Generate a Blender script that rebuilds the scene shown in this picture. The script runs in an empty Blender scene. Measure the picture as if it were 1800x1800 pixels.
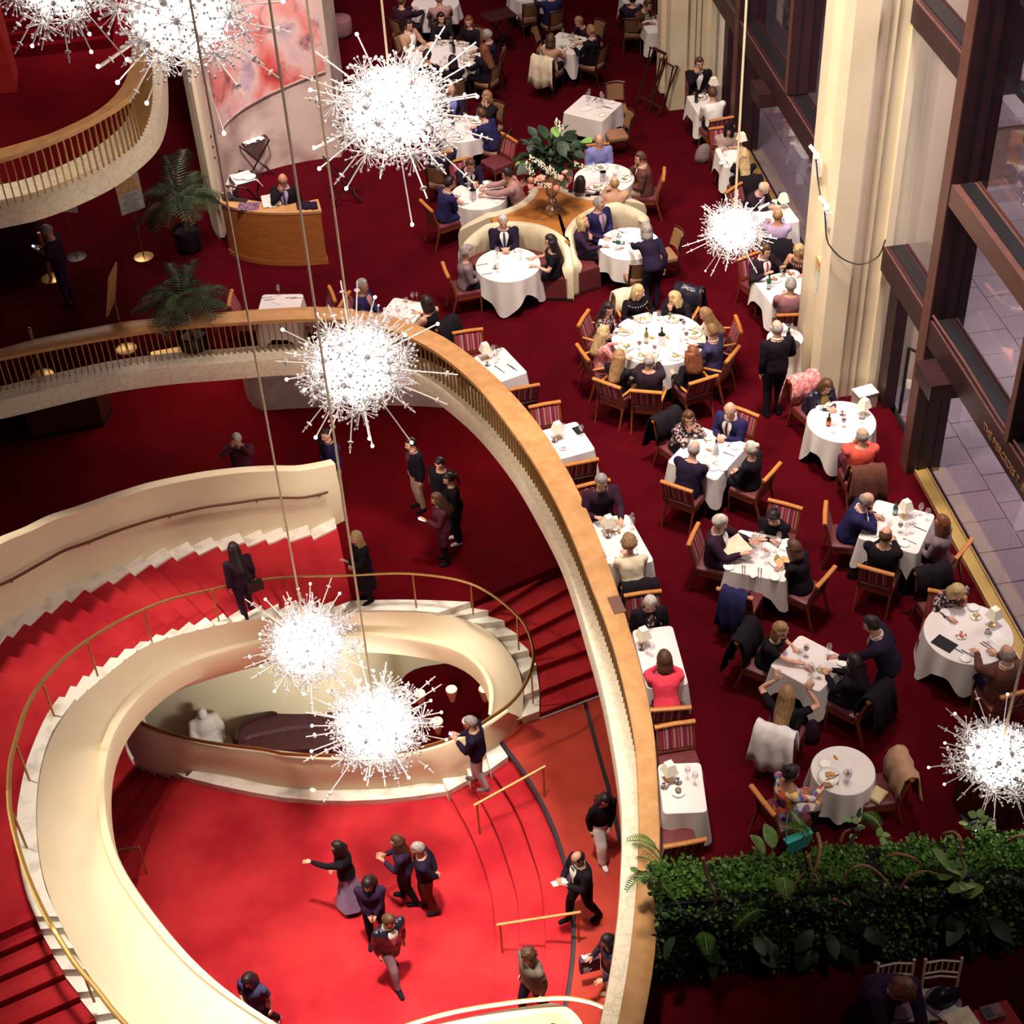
import bpy, math, random
import numpy as np
from mathutils import Vector, Matrix
PI = math.pi
rnd = random.Random(11)
SC = bpy.context.scene
COL = SC.collection

# ------------------------------------------------------------------ camera
CAM_H = 16.0                      # camera height above the restaurant carpet (z = 0), metres
FPX = 2797.457                    # focal length in pixels of the 1800 px frame
# camera axes in world axes: X = out through the facade, Y = along the facade, Z = up
CR = np.array([[0.98715404, -0.15374048, -0.04348296],    # right
               [-0.13346258, -0.64386108, -0.75341267],   # down
               [0.08783304, 0.74953771, -0.65610867]])    # forward
cam_data = bpy.data.cameras.new('camera')
cam_data.sensor_width = 36.0
cam_data.lens = FPX / 1800 * 36.0
cam_data.clip_end = 200
cam = bpy.data.objects.new('camera', cam_data)
COL.objects.link(cam)
m3 = Matrix([[CR[0][i], -CR[1][i], -CR[2][i]] for i in range(3)])
cam.matrix_world = Matrix.Translation((0, 0, CAM_H)) @ m3.to_4x4()
SC.camera = cam

def at(x, y, z):
    """World point at height z seen at photo pixel (x, y)."""
    d = CR.T @ np.array([(x - 900) / FPX, (y - 900) / FPX, 1.0])
    t = (z - CAM_H) / d[2]
    return np.array([d[0] * t, d[1] * t, z])

def proj(p):
    c = CR @ (np.array(p, float) - np.array([0, 0, CAM_H]))
    return 900 + FPX * c[0] / c[2], 900 + FPX * c[1] / c[2]

# ------------------------------------------------------------------ world, lights, exposure
SC.view_settings.view_transform = 'Standard'
SC.view_settings.look = 'None'
SC.view_settings.gamma = 1.0
SC.view_settings.use_curve_mapping = False
SC.view_settings.exposure = 0.0
W = bpy.data.worlds.new('dusk')
SC.world = W
W.use_nodes = True
W.node_tree.nodes['Background'].inputs[0].default_value = (0.10, 0.050, 0.075, 1)
W.node_tree.nodes['Background'].inputs[1].default_value = 0.40

def area_light(name, loc, target, size, energy, color, spread=PI):
    l = bpy.data.lights.new(name, 'AREA')
    l.shape = 'SQUARE'; l.size = size; l.energy = energy; l.color = color; l.spread = spread
    o = bpy.data.objects.new(name, l); COL.objects.link(o)
    o.location = loc
    o.rotation_euler = (Vector(target) - Vector(loc)).to_track_quat('-Z', 'Y').to_euler()
    return o

def point_light(name, loc, energy, color, radius):
    l = bpy.data.lights.new(name, 'POINT')
    l.energy = energy; l.color = color; l.shadow_soft_size = radius
    o = bpy.data.objects.new(name, l); COL.objects.link(o); o.location = loc
    return o

F1_ = -3.8
# gilded ceiling downlights over restaurant and stair hall, then added fills; dusk light on the terrace
area_light('ceiling_and_fill_light', (5.0, 16.0, 25.0), (5.2, 20.0, 0), 2.5, 620, (1.0, 0.85, 0.76), 0.80)
area_light('ceiling_and_fill_light', (4.0, 27.0, 25.0), (4.0, 28.0, 0), 3.0, 460, (1.0, 0.83, 0.76), 1.1)
area_light('ceiling_and_fill_light', (-0.6, 12.0, 24.5), (-0.6, 12.8, -5.6), 1.6, 395, (1.0, 0.87, 0.74), 0.42)
area_light('ceiling_and_fill_light', (-13.0, 19.5, 13.0), (-2.6, 19.0, -2.8), 1.0, 270, (1.0, 0.87, 0.72), 0.9)  # unseen light added low in the west to shade the stair risers
area_light('ceiling_and_fill_light', (-3.5, 15.0, 21.0), (8.0, 22.0, 5.0), 2.5, 500, (1.0, 0.86, 0.66), 0.9)  # unseen fill added to brighten the columns
area_light('ceiling_and_fill_light', (0.0, 19.0, 22.0), (-2.8, 31.0, 3.5), 2.5, 640, (1.0, 0.83, 0.76), 0.7)  # unseen fill added to brighten the mural and pilaster
area_light('ceiling_and_fill_light', (4.2, 3.0, 23.0), (5.0, 11.6, 1.0), 1.0, 18, (1.0, 0.86, 0.70), 0.34)  # weak fill added to light the hedge front and vines
# unseen fills added below the slab (as downlights), below the balcony and in the well
area_light('soffit_fill_light', (-2.0, 28.0, -0.7), (-2.0, 27.0, F1_), 3.0, 170, (1.0, 0.75, 0.62), 2.6)
area_light('soffit_fill_light', (3.0, 25.0, -0.7), (2.4, 22.5, F1_), 2.0, 110, (1.0, 0.75, 0.62), 2.6)
area_light('foyer_fill_light', (-0.8, 17.9, -6.0), (-1.6, 22.5, -8.2), 1.6, 900, (0.95, 0.95, 0.88), 2.4)  # added to brighten the well wall and statue
area_light('balcony_fill_light', (-5.0, 30.0, 4.0), (-4.5, 29.0, 0), 2.5, 75, (1.0, 0.78, 0.66), 2.6)  # fill added for the dark floor under the balcony
area_light('terrace_light', (15.0, 18.0, 9.0), (10.5, 19.0, 0), 6.0, 1000, (0.98, 0.90, 0.97))
area_light('soffit_fill_light', (0.2, 21.6, -0.8), (0.4, 24.0, -2.6), 1.2, 45, (1.0, 0.86, 0.76), 2.6)  # added to brighten the marble pier
# (size, pixel x, pixel y, height, light power) of the chandeliers; each holds its own lamp
CHANDELIERS = [('first', 1.62, 690, 192, 6.4, 330), ('second', 1.58, 624, 642, 3.1, 400),
               ('third', 1.36, 541, 1132, -1.1, 230), ('fourth', 1.48, 663, 1276, -1.9, 300),
               ('fifth', 0.90, 1290, 404, 3.2, 130), ('sixth', 0.98, 1756, 1330, 2.2, 150),
               ('seventh', 1.66, 318, 18, 8.0, 240), ('eighth', 1.30, 98, -42, 9.0, 110)]

# ------------------------------------------------------------------ materials
MATS = {}
def nd(nt, t, **kw):
    n = nt.nodes.new(t)
    for k, v in kw.items():
        if hasattr(n, k): setattr(n, k, v)
    return n

def mat(name, c1, rough=0.6, c2=None, scale=8.0, kind='noise', stretch=(1, 1, 1), metal=0.0, spec=0.4,
        bump=0.0, bscale=None, emit=0.0, ramp=None, detail=3.0, contrast=(0.35, 0.65), sheen=0.0, coat=0.0):
    """Procedural principled material: two colours mixed by a noise / wave / voronoi pattern, optional relief."""
    if name in MATS: return MATS[name]
    m = bpy.data.materials.new(name); m.use_nodes = True
    nt = m.node_tree; b = nt.nodes['Principled BSDF']
    b.inputs['Roughness'].default_value = rough
    b.inputs['Metallic'].default_value = metal
    b.inputs['Specular IOR Level'].default_value = spec
    if sheen: b.inputs['Sheen Weight'].default_value = sheen
    if coat: b.inputs['Coat Weight'].default_value = coat
    if c2 is None: c2 = tuple(min(1, v * 0.86) for v in c1[:3])
    tc = nd(nt, 'ShaderNodeTexCoord'); mp = nd(nt, 'ShaderNodeMapping')
    mp.inputs['Scale'].default_value = stretch
    nt.links.new(tc.outputs['Object'], mp.inputs['Vector'])
    if kind == 'wave':
        t = nd(nt, 'ShaderNodeTexWave'); t.inputs['Scale'].default_value = scale; t.inputs['Distortion'].default_value = detail
    elif kind == 'voronoi':
        t = nd(nt, 'ShaderNodeTexVoronoi', feature='DISTANCE_TO_EDGE'); t.inputs['Scale'].default_value = scale
    elif kind == 'cells':
        t = nd(nt, 'ShaderNodeTexVoronoi'); t.inputs['Scale'].default_value = scale
    else:
        t = nd(nt, 'ShaderNodeTexNoise'); t.inputs['Scale'].default_value = scale; t.inputs['Detail'].default_value = detail
    nt.links.new(mp.outputs['Vector'], t.inputs['Vector'])
    r = nd(nt, 'ShaderNodeValToRGB')
    fac = t.outputs['Distance'] if kind == 'voronoi' else t.outputs[0]
    if kind == 'cells': fac = t.outputs['Color']
    nt.links.new(fac, r.inputs['Fac'])
    e = r.color_ramp.elements
    if ramp:
        e[0].position, e[0].color = ramp[0][0], (*ramp[0][1], 1)
        e[1].position, e[1].color = ramp[-1][0], (*ramp[-1][1], 1)
        for p, c in ramp[1:-1]:
            x = r.color_ramp.elements.new(p); x.color = (*c, 1)
    else:
        e[0].position, e[0].color = contrast[0], (*c1, 1)
        e[1].position, e[1].color = contrast[1], (*c2, 1)
    nt.links.new(r.outputs['Color'], b.inputs['Base Color'])
    if emit:
        nt.links.new(r.outputs['Color'], b.inputs['Emission Color'])
        b.inputs['Emission Strength'].default_value = emit
        m.cycles.emission_sampling = 'NONE'
    if bump:
        n2 = nd(nt, 'ShaderNodeTexNoise'); n2.inputs['Scale'].default_value = bscale or scale * 4
        nt.links.new(mp.outputs['Vector'], n2.inputs['Vector'])
        bp = nd(nt, 'ShaderNodeBump'); bp.inputs['Strength'].default_value = bump; bp.inputs['Distance'].default_value = 0.02
        nt.links.new(n2.outputs[0], bp.inputs['Height']); nt.links.new(bp.outputs['Normal'], b.inputs['Normal'])
    MATS[name] = m
    return m

def clear_glass(name, tint=(1, 1, 1), gloss=0.10, rough=0.02):
    m = bpy.data.materials.new(name); m.use_nodes = True
    nt = m.node_tree; nt.nodes.remove(nt.nodes['Principled BSDF'])
    tr = nd(nt, 'ShaderNodeBsdfTransparent'); tr.inputs[0].default_value = (*tint, 1)
    gl = nd(nt, 'ShaderNodeBsdfGlossy'); gl.inputs['Roughness'].default_value = rough
    fr = nd(nt, 'ShaderNodeLayerWeight'); fr.inputs['Blend'].default_value = 0.25
    ma = nd(nt, 'ShaderNodeMath', operation='MULTIPLY_ADD'); ma.inputs[1].default_value = 0.35; ma.inputs[2].default_value = gloss
    nt.links.new(fr.outputs['Facing'], ma.inputs[0])
    mx = nd(nt, 'ShaderNodeMixShader')
    nt.links.new(ma.outputs[0], mx.inputs[0]); nt.links.new(tr.outputs[0], mx.inputs[1]); nt.links.new(gl.outputs[0], mx.inputs[2])
    nt.links.new(mx.outputs[0], nt.nodes['Material Output'].inputs[0])
    MATS[name] = m
    return m

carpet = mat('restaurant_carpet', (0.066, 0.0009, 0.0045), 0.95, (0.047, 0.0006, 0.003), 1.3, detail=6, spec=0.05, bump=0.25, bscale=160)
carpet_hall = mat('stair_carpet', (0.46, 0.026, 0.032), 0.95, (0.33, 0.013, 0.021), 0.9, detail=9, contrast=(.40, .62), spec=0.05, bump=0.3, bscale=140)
carpet_land = mat('landing_carpet', (0.42, 0.052, 0.034), 0.95, (0.37, 0.040, 0.028), 2.0, detail=7, spec=0.05, bump=0.3, bscale=140)
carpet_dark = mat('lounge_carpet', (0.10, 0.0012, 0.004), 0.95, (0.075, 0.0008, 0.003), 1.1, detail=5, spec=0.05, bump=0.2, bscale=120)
plaster = mat('cream_plaster', (0.80, 0.68, 0.46), 0.55, (0.77, 0.645, 0.43), 1.4, detail=5, spec=0.3, bump=0.05, bscale=40)
stonewall = mat('cream_stone', (0.80, 0.68, 0.50), 0.7, (0.76, 0.64, 0.46), 2.0, detail=6, spec=0.2, bump=0.1, bscale=60)
marble = mat('white_marble', (0.83, 0.78, 0.68), 0.35, (0.50, 0.41, 0.33), 3.2, detail=9, contrast=(0.50, 0.74), spec=0.5)
def vein_marble():
    m = bpy.data.materials.new('veined_marble'); m.use_nodes = True
    nt = m.node_tree; b = nt.nodes['Principled BSDF']; b.inputs['Roughness'].default_value = 0.42
    tc = nd(nt, 'ShaderNodeTexCoord')
    n = nd(nt, 'ShaderNodeTexNoise'); n.inputs['Scale'].default_value = 3.0; n.inputs['Detail'].default_value = 4
    mx = nd(nt, 'ShaderNodeMixRGB', blend_type='ADD'); mx.inputs[0].default_value = 0.35
    nt.links.new(tc.outputs['Object'], mx.inputs[1]); nt.links.new(tc.outputs['Object'], n.inputs['Vector'])
    nt.links.new(n.outputs['Color'], mx.inputs[2])
    v = nd(nt, 'ShaderNodeTexVoronoi', feature='DISTANCE_TO_EDGE'); v.inputs['Scale'].default_value = 6.5
    nt.links.new(mx.outputs[0], v.inputs['Vector'])
    r = nd(nt, 'ShaderNodeValToRGB'); e = r.color_ramp.elements
    e[0].position = 0.0; e[0].color = (0.56, 0.46, 0.32, 1); e[1].position = 0.07; e[1].color = (0.70, 0.61, 0.46, 1)
    nt.links.new(v.outputs['Distance'], r.inputs['Fac']); nt.links.new(r.outputs[0], b.inputs['Base Color'])
    MATS['veined_marble'] = m
    return m
marble_vein = vein_marble()
oak = mat('oak_cap', (0.52, 0.28, 0.11), 0.42, (0.42, 0.21, 0.075), 6, stretch=(1, 1, 6), detail=6, spec=0.45)
desk_wood = mat('desk_wood', (0.42, 0.15, 0.035), 0.4, (0.32, 0.10, 0.022), 5, stretch=(1, 1, 7), detail=7, spec=0.4)
wood_gold = mat('honey_wood', (0.50, 0.20, 0.045), 0.32, (0.38, 0.13, 0.028), 14, stretch=(4, 1, 1), spec=0.5)
wood_red = mat('reddish_wood', (0.22, 0.05, 0.016), 0.38, (0.15, 0.032, 0.011), 12, stretch=(1, 1, 4), spec=0.45)
wood_dark = mat('dark_wood', (0.055, 0.014, 0.010), 0.4, (0.035, 0.009, 0.007), 12, spec=0.4)
leather = mat('maroon_leather', (0.13, 0.025, 0.030), 0.42, (0.10, 0.018, 0.022), 20, spec=0.5, bump=0.1, bscale=90)
leather_tan = mat('tan_leather', (0.30, 0.15, 0.08), 0.45, None, 20, spec=0.5)
STR = [(0.0, (0.10, 0.012, 0.03)), (0.14, (0.30, 0.03, 0.06)), (0.28, (0.06, 0.012, 0.04)), (0.42, (0.42, 0.30, 0.22)), (0.5, (0.26, 0.02, 0.05)),
       (0.66, (0.12, 0.02, 0.06)), (0.8, (0.45, 0.10, 0.12)), (1.0, (0.08, 0.01, 0.03))]
stripe = mat('striped_fabric', None, 0.8, (0, 0, 0), 21.0, stretch=(1, 0.0, 0.0), ramp=STR, detail=2, spec=0.1)
stripe_tan = mat('tan_striped_fabric', None, 0.75, (0, 0, 0), 12, kind='wave', stretch=(1, 0, 0), detail=0.0,
                 ramp=[(0.3, (0.10, 0.028, 0.018)), (0.55, (0.36, 0.20, 0.09))], spec=0.2)
brass = mat('brass', (0.84, 0.58, 0.24), 0.32, (0.72, 0.47, 0.17), 30, metal=.55)
brass_dull = mat('dull_brass', (0.42, 0.24, 0.075), 0.4, (0.36, 0.20, 0.06), 25, metal=0.6)
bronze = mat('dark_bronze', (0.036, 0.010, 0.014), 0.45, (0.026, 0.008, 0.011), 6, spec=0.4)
bronze_lit = mat('bronze_lit_edge', (0.13, 0.050, 0.038), 0.5, (0.10, 0.04, 0.03), 6, spec=0.4)  # lighter copy of the dark bronze, caught light put into its colour
linen = mat('white_linen', (0.74, 0.68, 0.655), 0.85, (0.70, 0.64, 0.615), 3, spec=0.1, bump=0.05, bscale=60)
china = mat('white_china', (0.86, 0.84, 0.78), 0.18, (0.84, 0.82, 0.76), 5, spec=0.5)
steel = mat('steel', (0.55, 0.53, 0.55), 0.25, None, 20, metal=1.0)
cutlery_m = mat('cutlery_steel', (0.20, 0.17, 0.19), 0.3, None, 20, metal=0.7)
glass_m = clear_glass('drinking_glass', (0.97, 0.97, 0.98), 0.10)
pane_m = clear_glass('window_glass', (0.93, 0.90, 0.94), 0.055, 0.0)
wine_m = mat('red_wine', (0.10, 0.003, 0.012), 0.1, None, 4)
white_wine_m = mat('white_wine', (0.62, 0.50, 0.12), 0.1, None, 4)
green_glass = mat('green_bottle', (0.006, 0.09, 0.035), 0.08, None, 4, spec=0.6)
dark_glass = mat('dark_bottle', (0.010, 0.012, 0.008), 0.08, None, 4, spec=0.6)
olive_glass = mat('olive_bottle', (0.18, 0.15, 0.02), 0.08, None, 4, spec=0.6)
paving = mat('granite_paving', (0.46, 0.40, 0.41), 0.8, (0.28, 0.23, 0.24), 70, detail=3, spec=0.2, bump=0.1)
joint_m = mat('paving_joint', (0.05, 0.035, 0.05), 0.9, None, 30)
black_m = mat('black_satin', (0.010, 0.008, 0.010), 0.45, None, 8)
white_paper = mat('white_paper', (0.80, 0.76, 0.70), 0.8, None, 4)
shade_m = mat('lamp_shade_paper', (0.86, 0.79, 0.62), 0.8, (0.82, 0.75, 0.58), 3, emit=0.12)
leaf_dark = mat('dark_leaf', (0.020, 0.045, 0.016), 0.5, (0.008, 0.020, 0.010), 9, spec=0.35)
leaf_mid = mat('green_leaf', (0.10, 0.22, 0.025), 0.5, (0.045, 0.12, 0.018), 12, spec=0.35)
leaf_pale = mat('pale_leaf', (0.22, 0.36, 0.10), 0.5, (0.12, 0.26, 0.06), 12, spec=0.35)
vine_m = mat('bare_vine', (0.36, 0.18, 0.09), 0.8, (0.22, 0.10, 0.05), 30)
cord_m = mat('gilded_cord', (0.86, 0.72, 0.50), 0.4, (0.78, 0.62, 0.40), 30, metal=0.1)
crystal_m = mat('lead_crystal', (0.66, 0.63, 0.64), 0.12, (0.50, 0.49, 0.54), 40, spec=0.8)
crystal_hot = mat('glowing_crystal', (1.0, 0.95, 0.88), 0.2, (1.0, 0.92, 0.85), 10, emit=3.5)  # inner crystals made to glow; bulb light put into their emission
bulb_m = mat('lamp_bulb', (1.0, 0.93, 0.82), 0.3, (1.0, 0.92, 0.8), 4, emit=14)

# ------------------------------------------------------------------ helpers
def unit(v):
    v = np.array(v, float); n = np.linalg.norm(v)
    return v / n if n > 1e-9 else v

CHILD = {}                        # children of each thing, kept here because searching the scene is slow
class MB:
    """Collects boxes, tubes, lathes, lofts and prisms; build() links them as one mesh object."""
    def __init__(s): s.v = []; s.f = []; s.m = []
    def add(s, verts, faces, mi=0):
        o = len(s.v); s.v.extend([tuple(map(float, p)) for p in verts])
        for f in faces: s.f.append(tuple(i + o for i in f)); s.m.append(mi)
        return s
    def box(s, c, d, rz=0.0, mi=0, rx=0.0):
        x, y, z = d[0] / 2, d[1] / 2, d[2] / 2
        P = [(-x, -y, -z), (x, -y, -z), (x, y, -z), (-x, y, -z), (-x, -y, z), (x, -y, z), (x, y, z), (-x, y, z)]
        if rx: P = [(a, b * math.cos(rx) - e * math.sin(rx), b * math.sin(rx) + e * math.cos(rx)) for a, b, e in P]
        ca, sa = math.cos(rz), math.sin(rz)
        P = [(c[0] + a * ca - b * sa, c[1] + a * sa + b * ca, c[2] + e) for a, b, e in P]
        return s.add(P, [(3, 2, 1, 0), (4, 5, 6, 7), (0, 1, 5, 4), (1, 2, 6, 5), (2, 3, 7, 6), (3, 0, 4, 7)], mi)
    def loft(s, rows, closed=False, mi=0, caps=False, loop=False):
        n = len(rows[0]); V = [p for r in rows for p in r]; F = []
        R = len(rows); rr = R if loop else R - 1
        for i in range(rr):
            a = i * n; b = ((i + 1) % R) * n
            for j in range(n if closed else n - 1):
                k = (j + 1) % n
                F.append((a + j, a + k, b + k, b + j))
        if caps and closed:
            F.append(tuple(range(n - 1, -1, -1))); F.append(tuple((R - 1) * n + j for j in range(n)))
        return s.add(V, F, mi)
    def tube(s, pts, r, n=6, mi=0, caps=True, flat=None, loop=False):
        P = [np.array(p, float) for p in pts]; L = len(P); rows = []
        if not hasattr(r, '__len__'): r = [r] * L
        ref = None
        for i in range(L):
            if loop: t = unit(P[(i + 1) % L] - P[i - 1])
            else: t = unit(P[min(i + 1, L - 1)] - P[max(i - 1, 0)])
            if ref is None:
                ref = np.array([0, 0, 1.0]) if abs(t[2]) < 0.9 else np.array([0, 1.0, 0])
            u = unit(ref - t * (ref @ t)); w = np.cross(t, u); ref = u
            fx, fy = (r[i], r[i]) if flat is None else (r[i] * flat[0], r[i] * flat[1])
            rows.append([P[i] + u * math.cos(a) * fy + w * math.sin(a) * fx for a in [2 * PI * (k + (0.5 if n == 4 else 0)) / n for k in range(n)]])
        return s.loft(rows, True, mi, caps and not loop, loop)
    def lathe(s, prof, n=14, o=(0, 0, 0), mi=0, caps=True):
        rows = [[(o[0] + r * math.cos(2 * PI * k / n), o[1] + r * math.sin(2 * PI * k / n), o[2] + z) for k in range(n)] for r, z in prof]
        return s.loft(rows, True, mi, caps)
    def ball(s, c, r, nu=8, nv=6, mi=0):
        if not hasattr(r, '__len__'): r = (r, r, r)
        prof = [(math.sin(PI * (i + 0.001) / nv * 0.9985), -math.cos(PI * i / nv)) for i in range(nv + 1)]
        rows = [[(c[0] + r[0] * a * math.cos(2 * PI * k / nu), c[1] + r[1] * a * math.sin(2 * PI * k / nu), c[2] + r[2] * z) for k in range(nu)] for a, z in prof]
        return s.loft(rows, True, mi, True)
    def prism(s, poly, z0, z1, mi=0):
        n = len(poly)
        area = sum(poly[i][0] * poly[(i + 1) % n][1] - poly[(i + 1) % n][0] * poly[i][1] for i in range(n))
        if area < 0: poly = poly[::-1]
        zz = lambda z, i: z[i] if hasattr(z, '__len__') else z
        V = [(p[0], p[1], zz(z0, i)) for i, p in enumerate(poly)] + [(p[0], p[1], zz(z1, i)) for i, p in enumerate(poly)]
        F = [tuple(range(n - 1, -1, -1)), tuple(range(n, 2 * n))] + [(i, (i + 1) % n, n + (i + 1) % n, n + i) for i in range(n)]
        return s.add(V, F, mi)
    def mesh(s, name, mats, smooth=True):
        me = bpy.data.meshes.new(name)
        me.from_pydata(s.v, [], s.f)
        for m in (mats if isinstance(mats, (list, tuple)) else [mats]): me.materials.append(m)
        if any(s.m): me.polygons.foreach_set('material_index', s.m)
        if smooth:
            me.polygons.foreach_set('use_smooth', [True] * len(s.f))
            if smooth != 'full': me.set_sharp_from_angle(angle=math.radians(38))
        me.update()
        return me
    def build(s, name, mats, parent=None, smooth=True):
        return link(name, s.mesh(name, mats, smooth), parent)

def link(name, me, parent=None, loc=None, rot=None, scale=None):
    o = bpy.data.objects.new(name, me); COL.objects.link(o)
    if parent is not None:
        o.parent = parent; CHILD.setdefault(parent.name, []).append(o)
    if loc is not None: o.location = loc
    if rot is not None: o.rotation_euler = rot if hasattr(rot, '__len__') else (0, 0, rot)
    if scale is not None: o.scale = scale if hasattr(scale, '__len__') else (scale,) * 3
    return o

def tag(o, label, cat, group=None, kind=None):
    o['label'] = label; o['category'] = cat
    if group: o['group'] = group
    if kind: o['kind'] = kind
    return o

def thing(name, label, cat, loc=(0, 0, 0), rz=0.0, group=None, scale=None):
    o = bpy.data.objects.new(name, None); COL.objects.link(o)
    o.empty_display_size = 0.1
    o.location = [float(v) for v in loc]; o.rotation_euler = (0, 0, rz)
    if scale: o.scale = (scale,) * 3
    return tag(o, label, cat, group)

def copy_tree(o, parent=None):
    c = o.copy(); COL.objects.link(c)
    if parent is not None:
        c.parent = parent; CHILD.setdefault(parent.name, []).append(c)
    for ch in CHILD.get(o.name, []): copy_tree(ch, c)
    return c

def dup(proto, label, loc, rz=0.0, group=None, scale=None):
    c = copy_tree(proto)
    c.location = [float(v) for v in loc]; c.rotation_euler = (0, 0, rz)
    if scale: c.scale = (scale,) * 3
    c['label'] = label
    if group: c['group'] = group
    return c

def structure(name, mb, m, parent=None, smooth=True):
    o = mb.build(name, m, parent, smooth)
    if parent is None: o['kind'] = 'structure'
    return o

def remove_tree(o):
    for ch in CHILD.pop(o.name, []): remove_tree(ch)
    bpy.data.objects.remove(o)

def resample(P, n):
    """Catmull-Rom through the points, resampled to n points at equal arc length."""
    P = np.array(P, float); Q = np.vstack([2 * P[0] - P[1], P, 2 * P[-1] - P[-2]]); out = []
    for i in range(1, len(Q) - 2):
        p0, p1, p2, p3 = Q[i - 1], Q[i], Q[i + 1], Q[i + 2]
        for t in np.linspace(0, 1, 12, endpoint=False):
            out.append(0.5 * ((2 * p1) + (p2 - p0) * t + (2 * p0 - 5 * p1 + 4 * p2 - p3) * t * t + (3 * p1 - p0 - 3 * p2 + p3) * t ** 3))
    out.append(P[-1]); out = np.array(out)
    s = np.concatenate([[0], np.cumsum(np.linalg.norm(np.diff(out, axis=0), axis=1))])
    u = np.linspace(0, s[-1], n)
    return np.stack([np.interp(u, s, out[:, k]) for k in range(out.shape[1])], 1)

def curve(px, z, n):
    """Photo-pixel polyline at height z (a number, a pair for a linear change, or a function of 0..1) as n world points."""
    q = resample(px, n); out = []
    for i, p in enumerate(q):
        t = i / (n - 1)
        zz = z(t) if callable(z) else (z[0] + (z[1] - z[0]) * t if hasattr(z, '__len__') else z)
        out.append(at(p[0], p[1], zz))
    return np.array(out)

def normals2d(P):
    t = np.gradient(P[:, :2], axis=0); t /= np.linalg.norm(t, axis=1)[:, None] + 1e-9
    return np.stack([-t[:, 1], t[:, 0]], 1)

def offs(P, d, dz=0.0):
    n = normals2d(P); Q = P.copy(); Q[:, :2] += n * d; Q[:, 2] += dz
    return Q

def raise_to(base, px, default):
    """Height at which the vertical through base crosses the pixel curve px (a list sorted by x)."""
    xs = [p[0] for p in px]; ys = [p[1] for p in px]
    lo, hi = base[2] - 1.0, base[2] + 4.0
    f = lambda z: (lambda q: q[1] - np.interp(q[0], xs, ys))(proj((base[0], base[1], z)))
    x0 = proj(base)[0]
    if not (xs[0] - 5 < x0 < xs[-1] + 5): return base[2] + default
    for _ in range(40):
        mid = (lo + hi) / 2
        if f(mid) > 0: lo = mid
        else: hi = mid
    return lo
def ang(v): return math.atan2(-v[0], v[1])     # rotation that turns +Y onto v

# ================================================================== LARGE STRUCTURE
F1, RL, LF, WL = -3.8, -5.0, -5.6, -1.0      # lounge, east landing, lower hall, west landing
WELL = -9.6                                   # foyer seen through the oval well
# ---- restaurant floor edge (marble ledge) and its oak rail
N_ = 120
px_fascia = [(-90, 752), (0, 737), (100, 713), (200, 690), (300, 676), (400, 668), (500, 660), (600, 661), (680, 670), (720, 682), (760, 702), (790, 725), (830, 760), (870, 805),
             (910, 860), (950, 930), (985, 1000), (1010, 1070), (1030, 1140), (1055, 1230), (1075, 1330), (1088, 1420), (1092, 1500), (1088, 1600), (1080, 1680), (1068, 1760), (1048, 1860)]
edge = curve(px_fascia, -0.20, N_)
px_in = [(-90, 646), (0, 628), (100, 608), (200, 590), (300, 575), (400, 567), (500, 561), (560, 560), (620, 563), (680, 577), (740, 602), (790, 635), (840, 680), (880, 730), (920, 785),
         (960, 850), (1000, 930), (1040, 1030), (1070, 1110), (1095, 1200), (1115, 1300), (1121, 1400), (1122, 1480), (1118, 1560), (1110, 1650), (1100, 1720), (1085, 1800), (1066, 1880)]
px_out = [(-90, 630), (0, 612), (53, 597), (150, 577), (230, 563), (310, 555), (400, 547), (500, 540), (560, 538), (600, 540), (640, 545), (700, 558), (760, 581), (800, 604), (850, 642),
          (900, 690), (950, 750), (1000, 830), (1040, 915), (1080, 1020), (1105, 1100), (1130, 1190), (1150, 1290), (1157, 1400), (1160, 1480), (1156, 1600), (1148, 1700), (1130, 1800), (1112, 1880)]
cap_i = curve(px_in, 0.88, N_); cap_o = curve(px_out, 0.88, N_)

def slab_from(poly, z0, z1, name, m, label=None):
    return structure(name, MB().prism([tuple(p[:2]) for p in poly], z0, z1), m, smooth=False)

# marble curb with a slab edge, under the railing
mb = MB()
inner = edge.copy(); outer = offs(edge, -0.42)
if np.linalg.norm(outer[60, :2] - cap_o[60, :2]) > np.linalg.norm(offs(edge, 0.42)[60, :2] - cap_o[60, :2]): outer = offs(edge, 0.42)
poly = [p for p in outer] + [(outer[-1][0], 4.0, 0), (8.58, 4.0, 0), (8.58, 48.0, 0), (-14.0, 48.0, 0), (-14.0, outer[0][1], 0)]
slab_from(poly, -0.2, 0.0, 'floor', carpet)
rows = []
for a, b in zip(inner, outer):
    rows.append([(a[0], a[1], -0.20), (a[0], a[1], 0.13), (a[0] * .97 + b[0] * .03, a[1] * .97 + b[1] * .03, 0.16), (b[0], b[1], 0.17), (b[0], b[1], -0.2)])
mb.loft(rows)
ledge = mb.build('marble_curb', marble_vein)
tag(ledge, 'veined cream marble curb round the edge of the restaurant floor', 'curb')
mb = MB()
soff = offs(edge, .8 if np.linalg.norm(offs(edge, .8)[60, :2] - cap_o[60, :2]) < np.linalg.norm(offs(edge, -.8)[60, :2] - cap_o[60, :2]) else -.8)
rows = [[(a[0], a[1], -0.2005), (b[0], b[1], -0.205), (s[0], s[1], -.5)] for a, b, s in zip(inner, outer, soff)]
structure('trim_1', mb.loft(rows), mat('soffit_paint', (0.05, 0.03, 0.03), .8))

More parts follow.
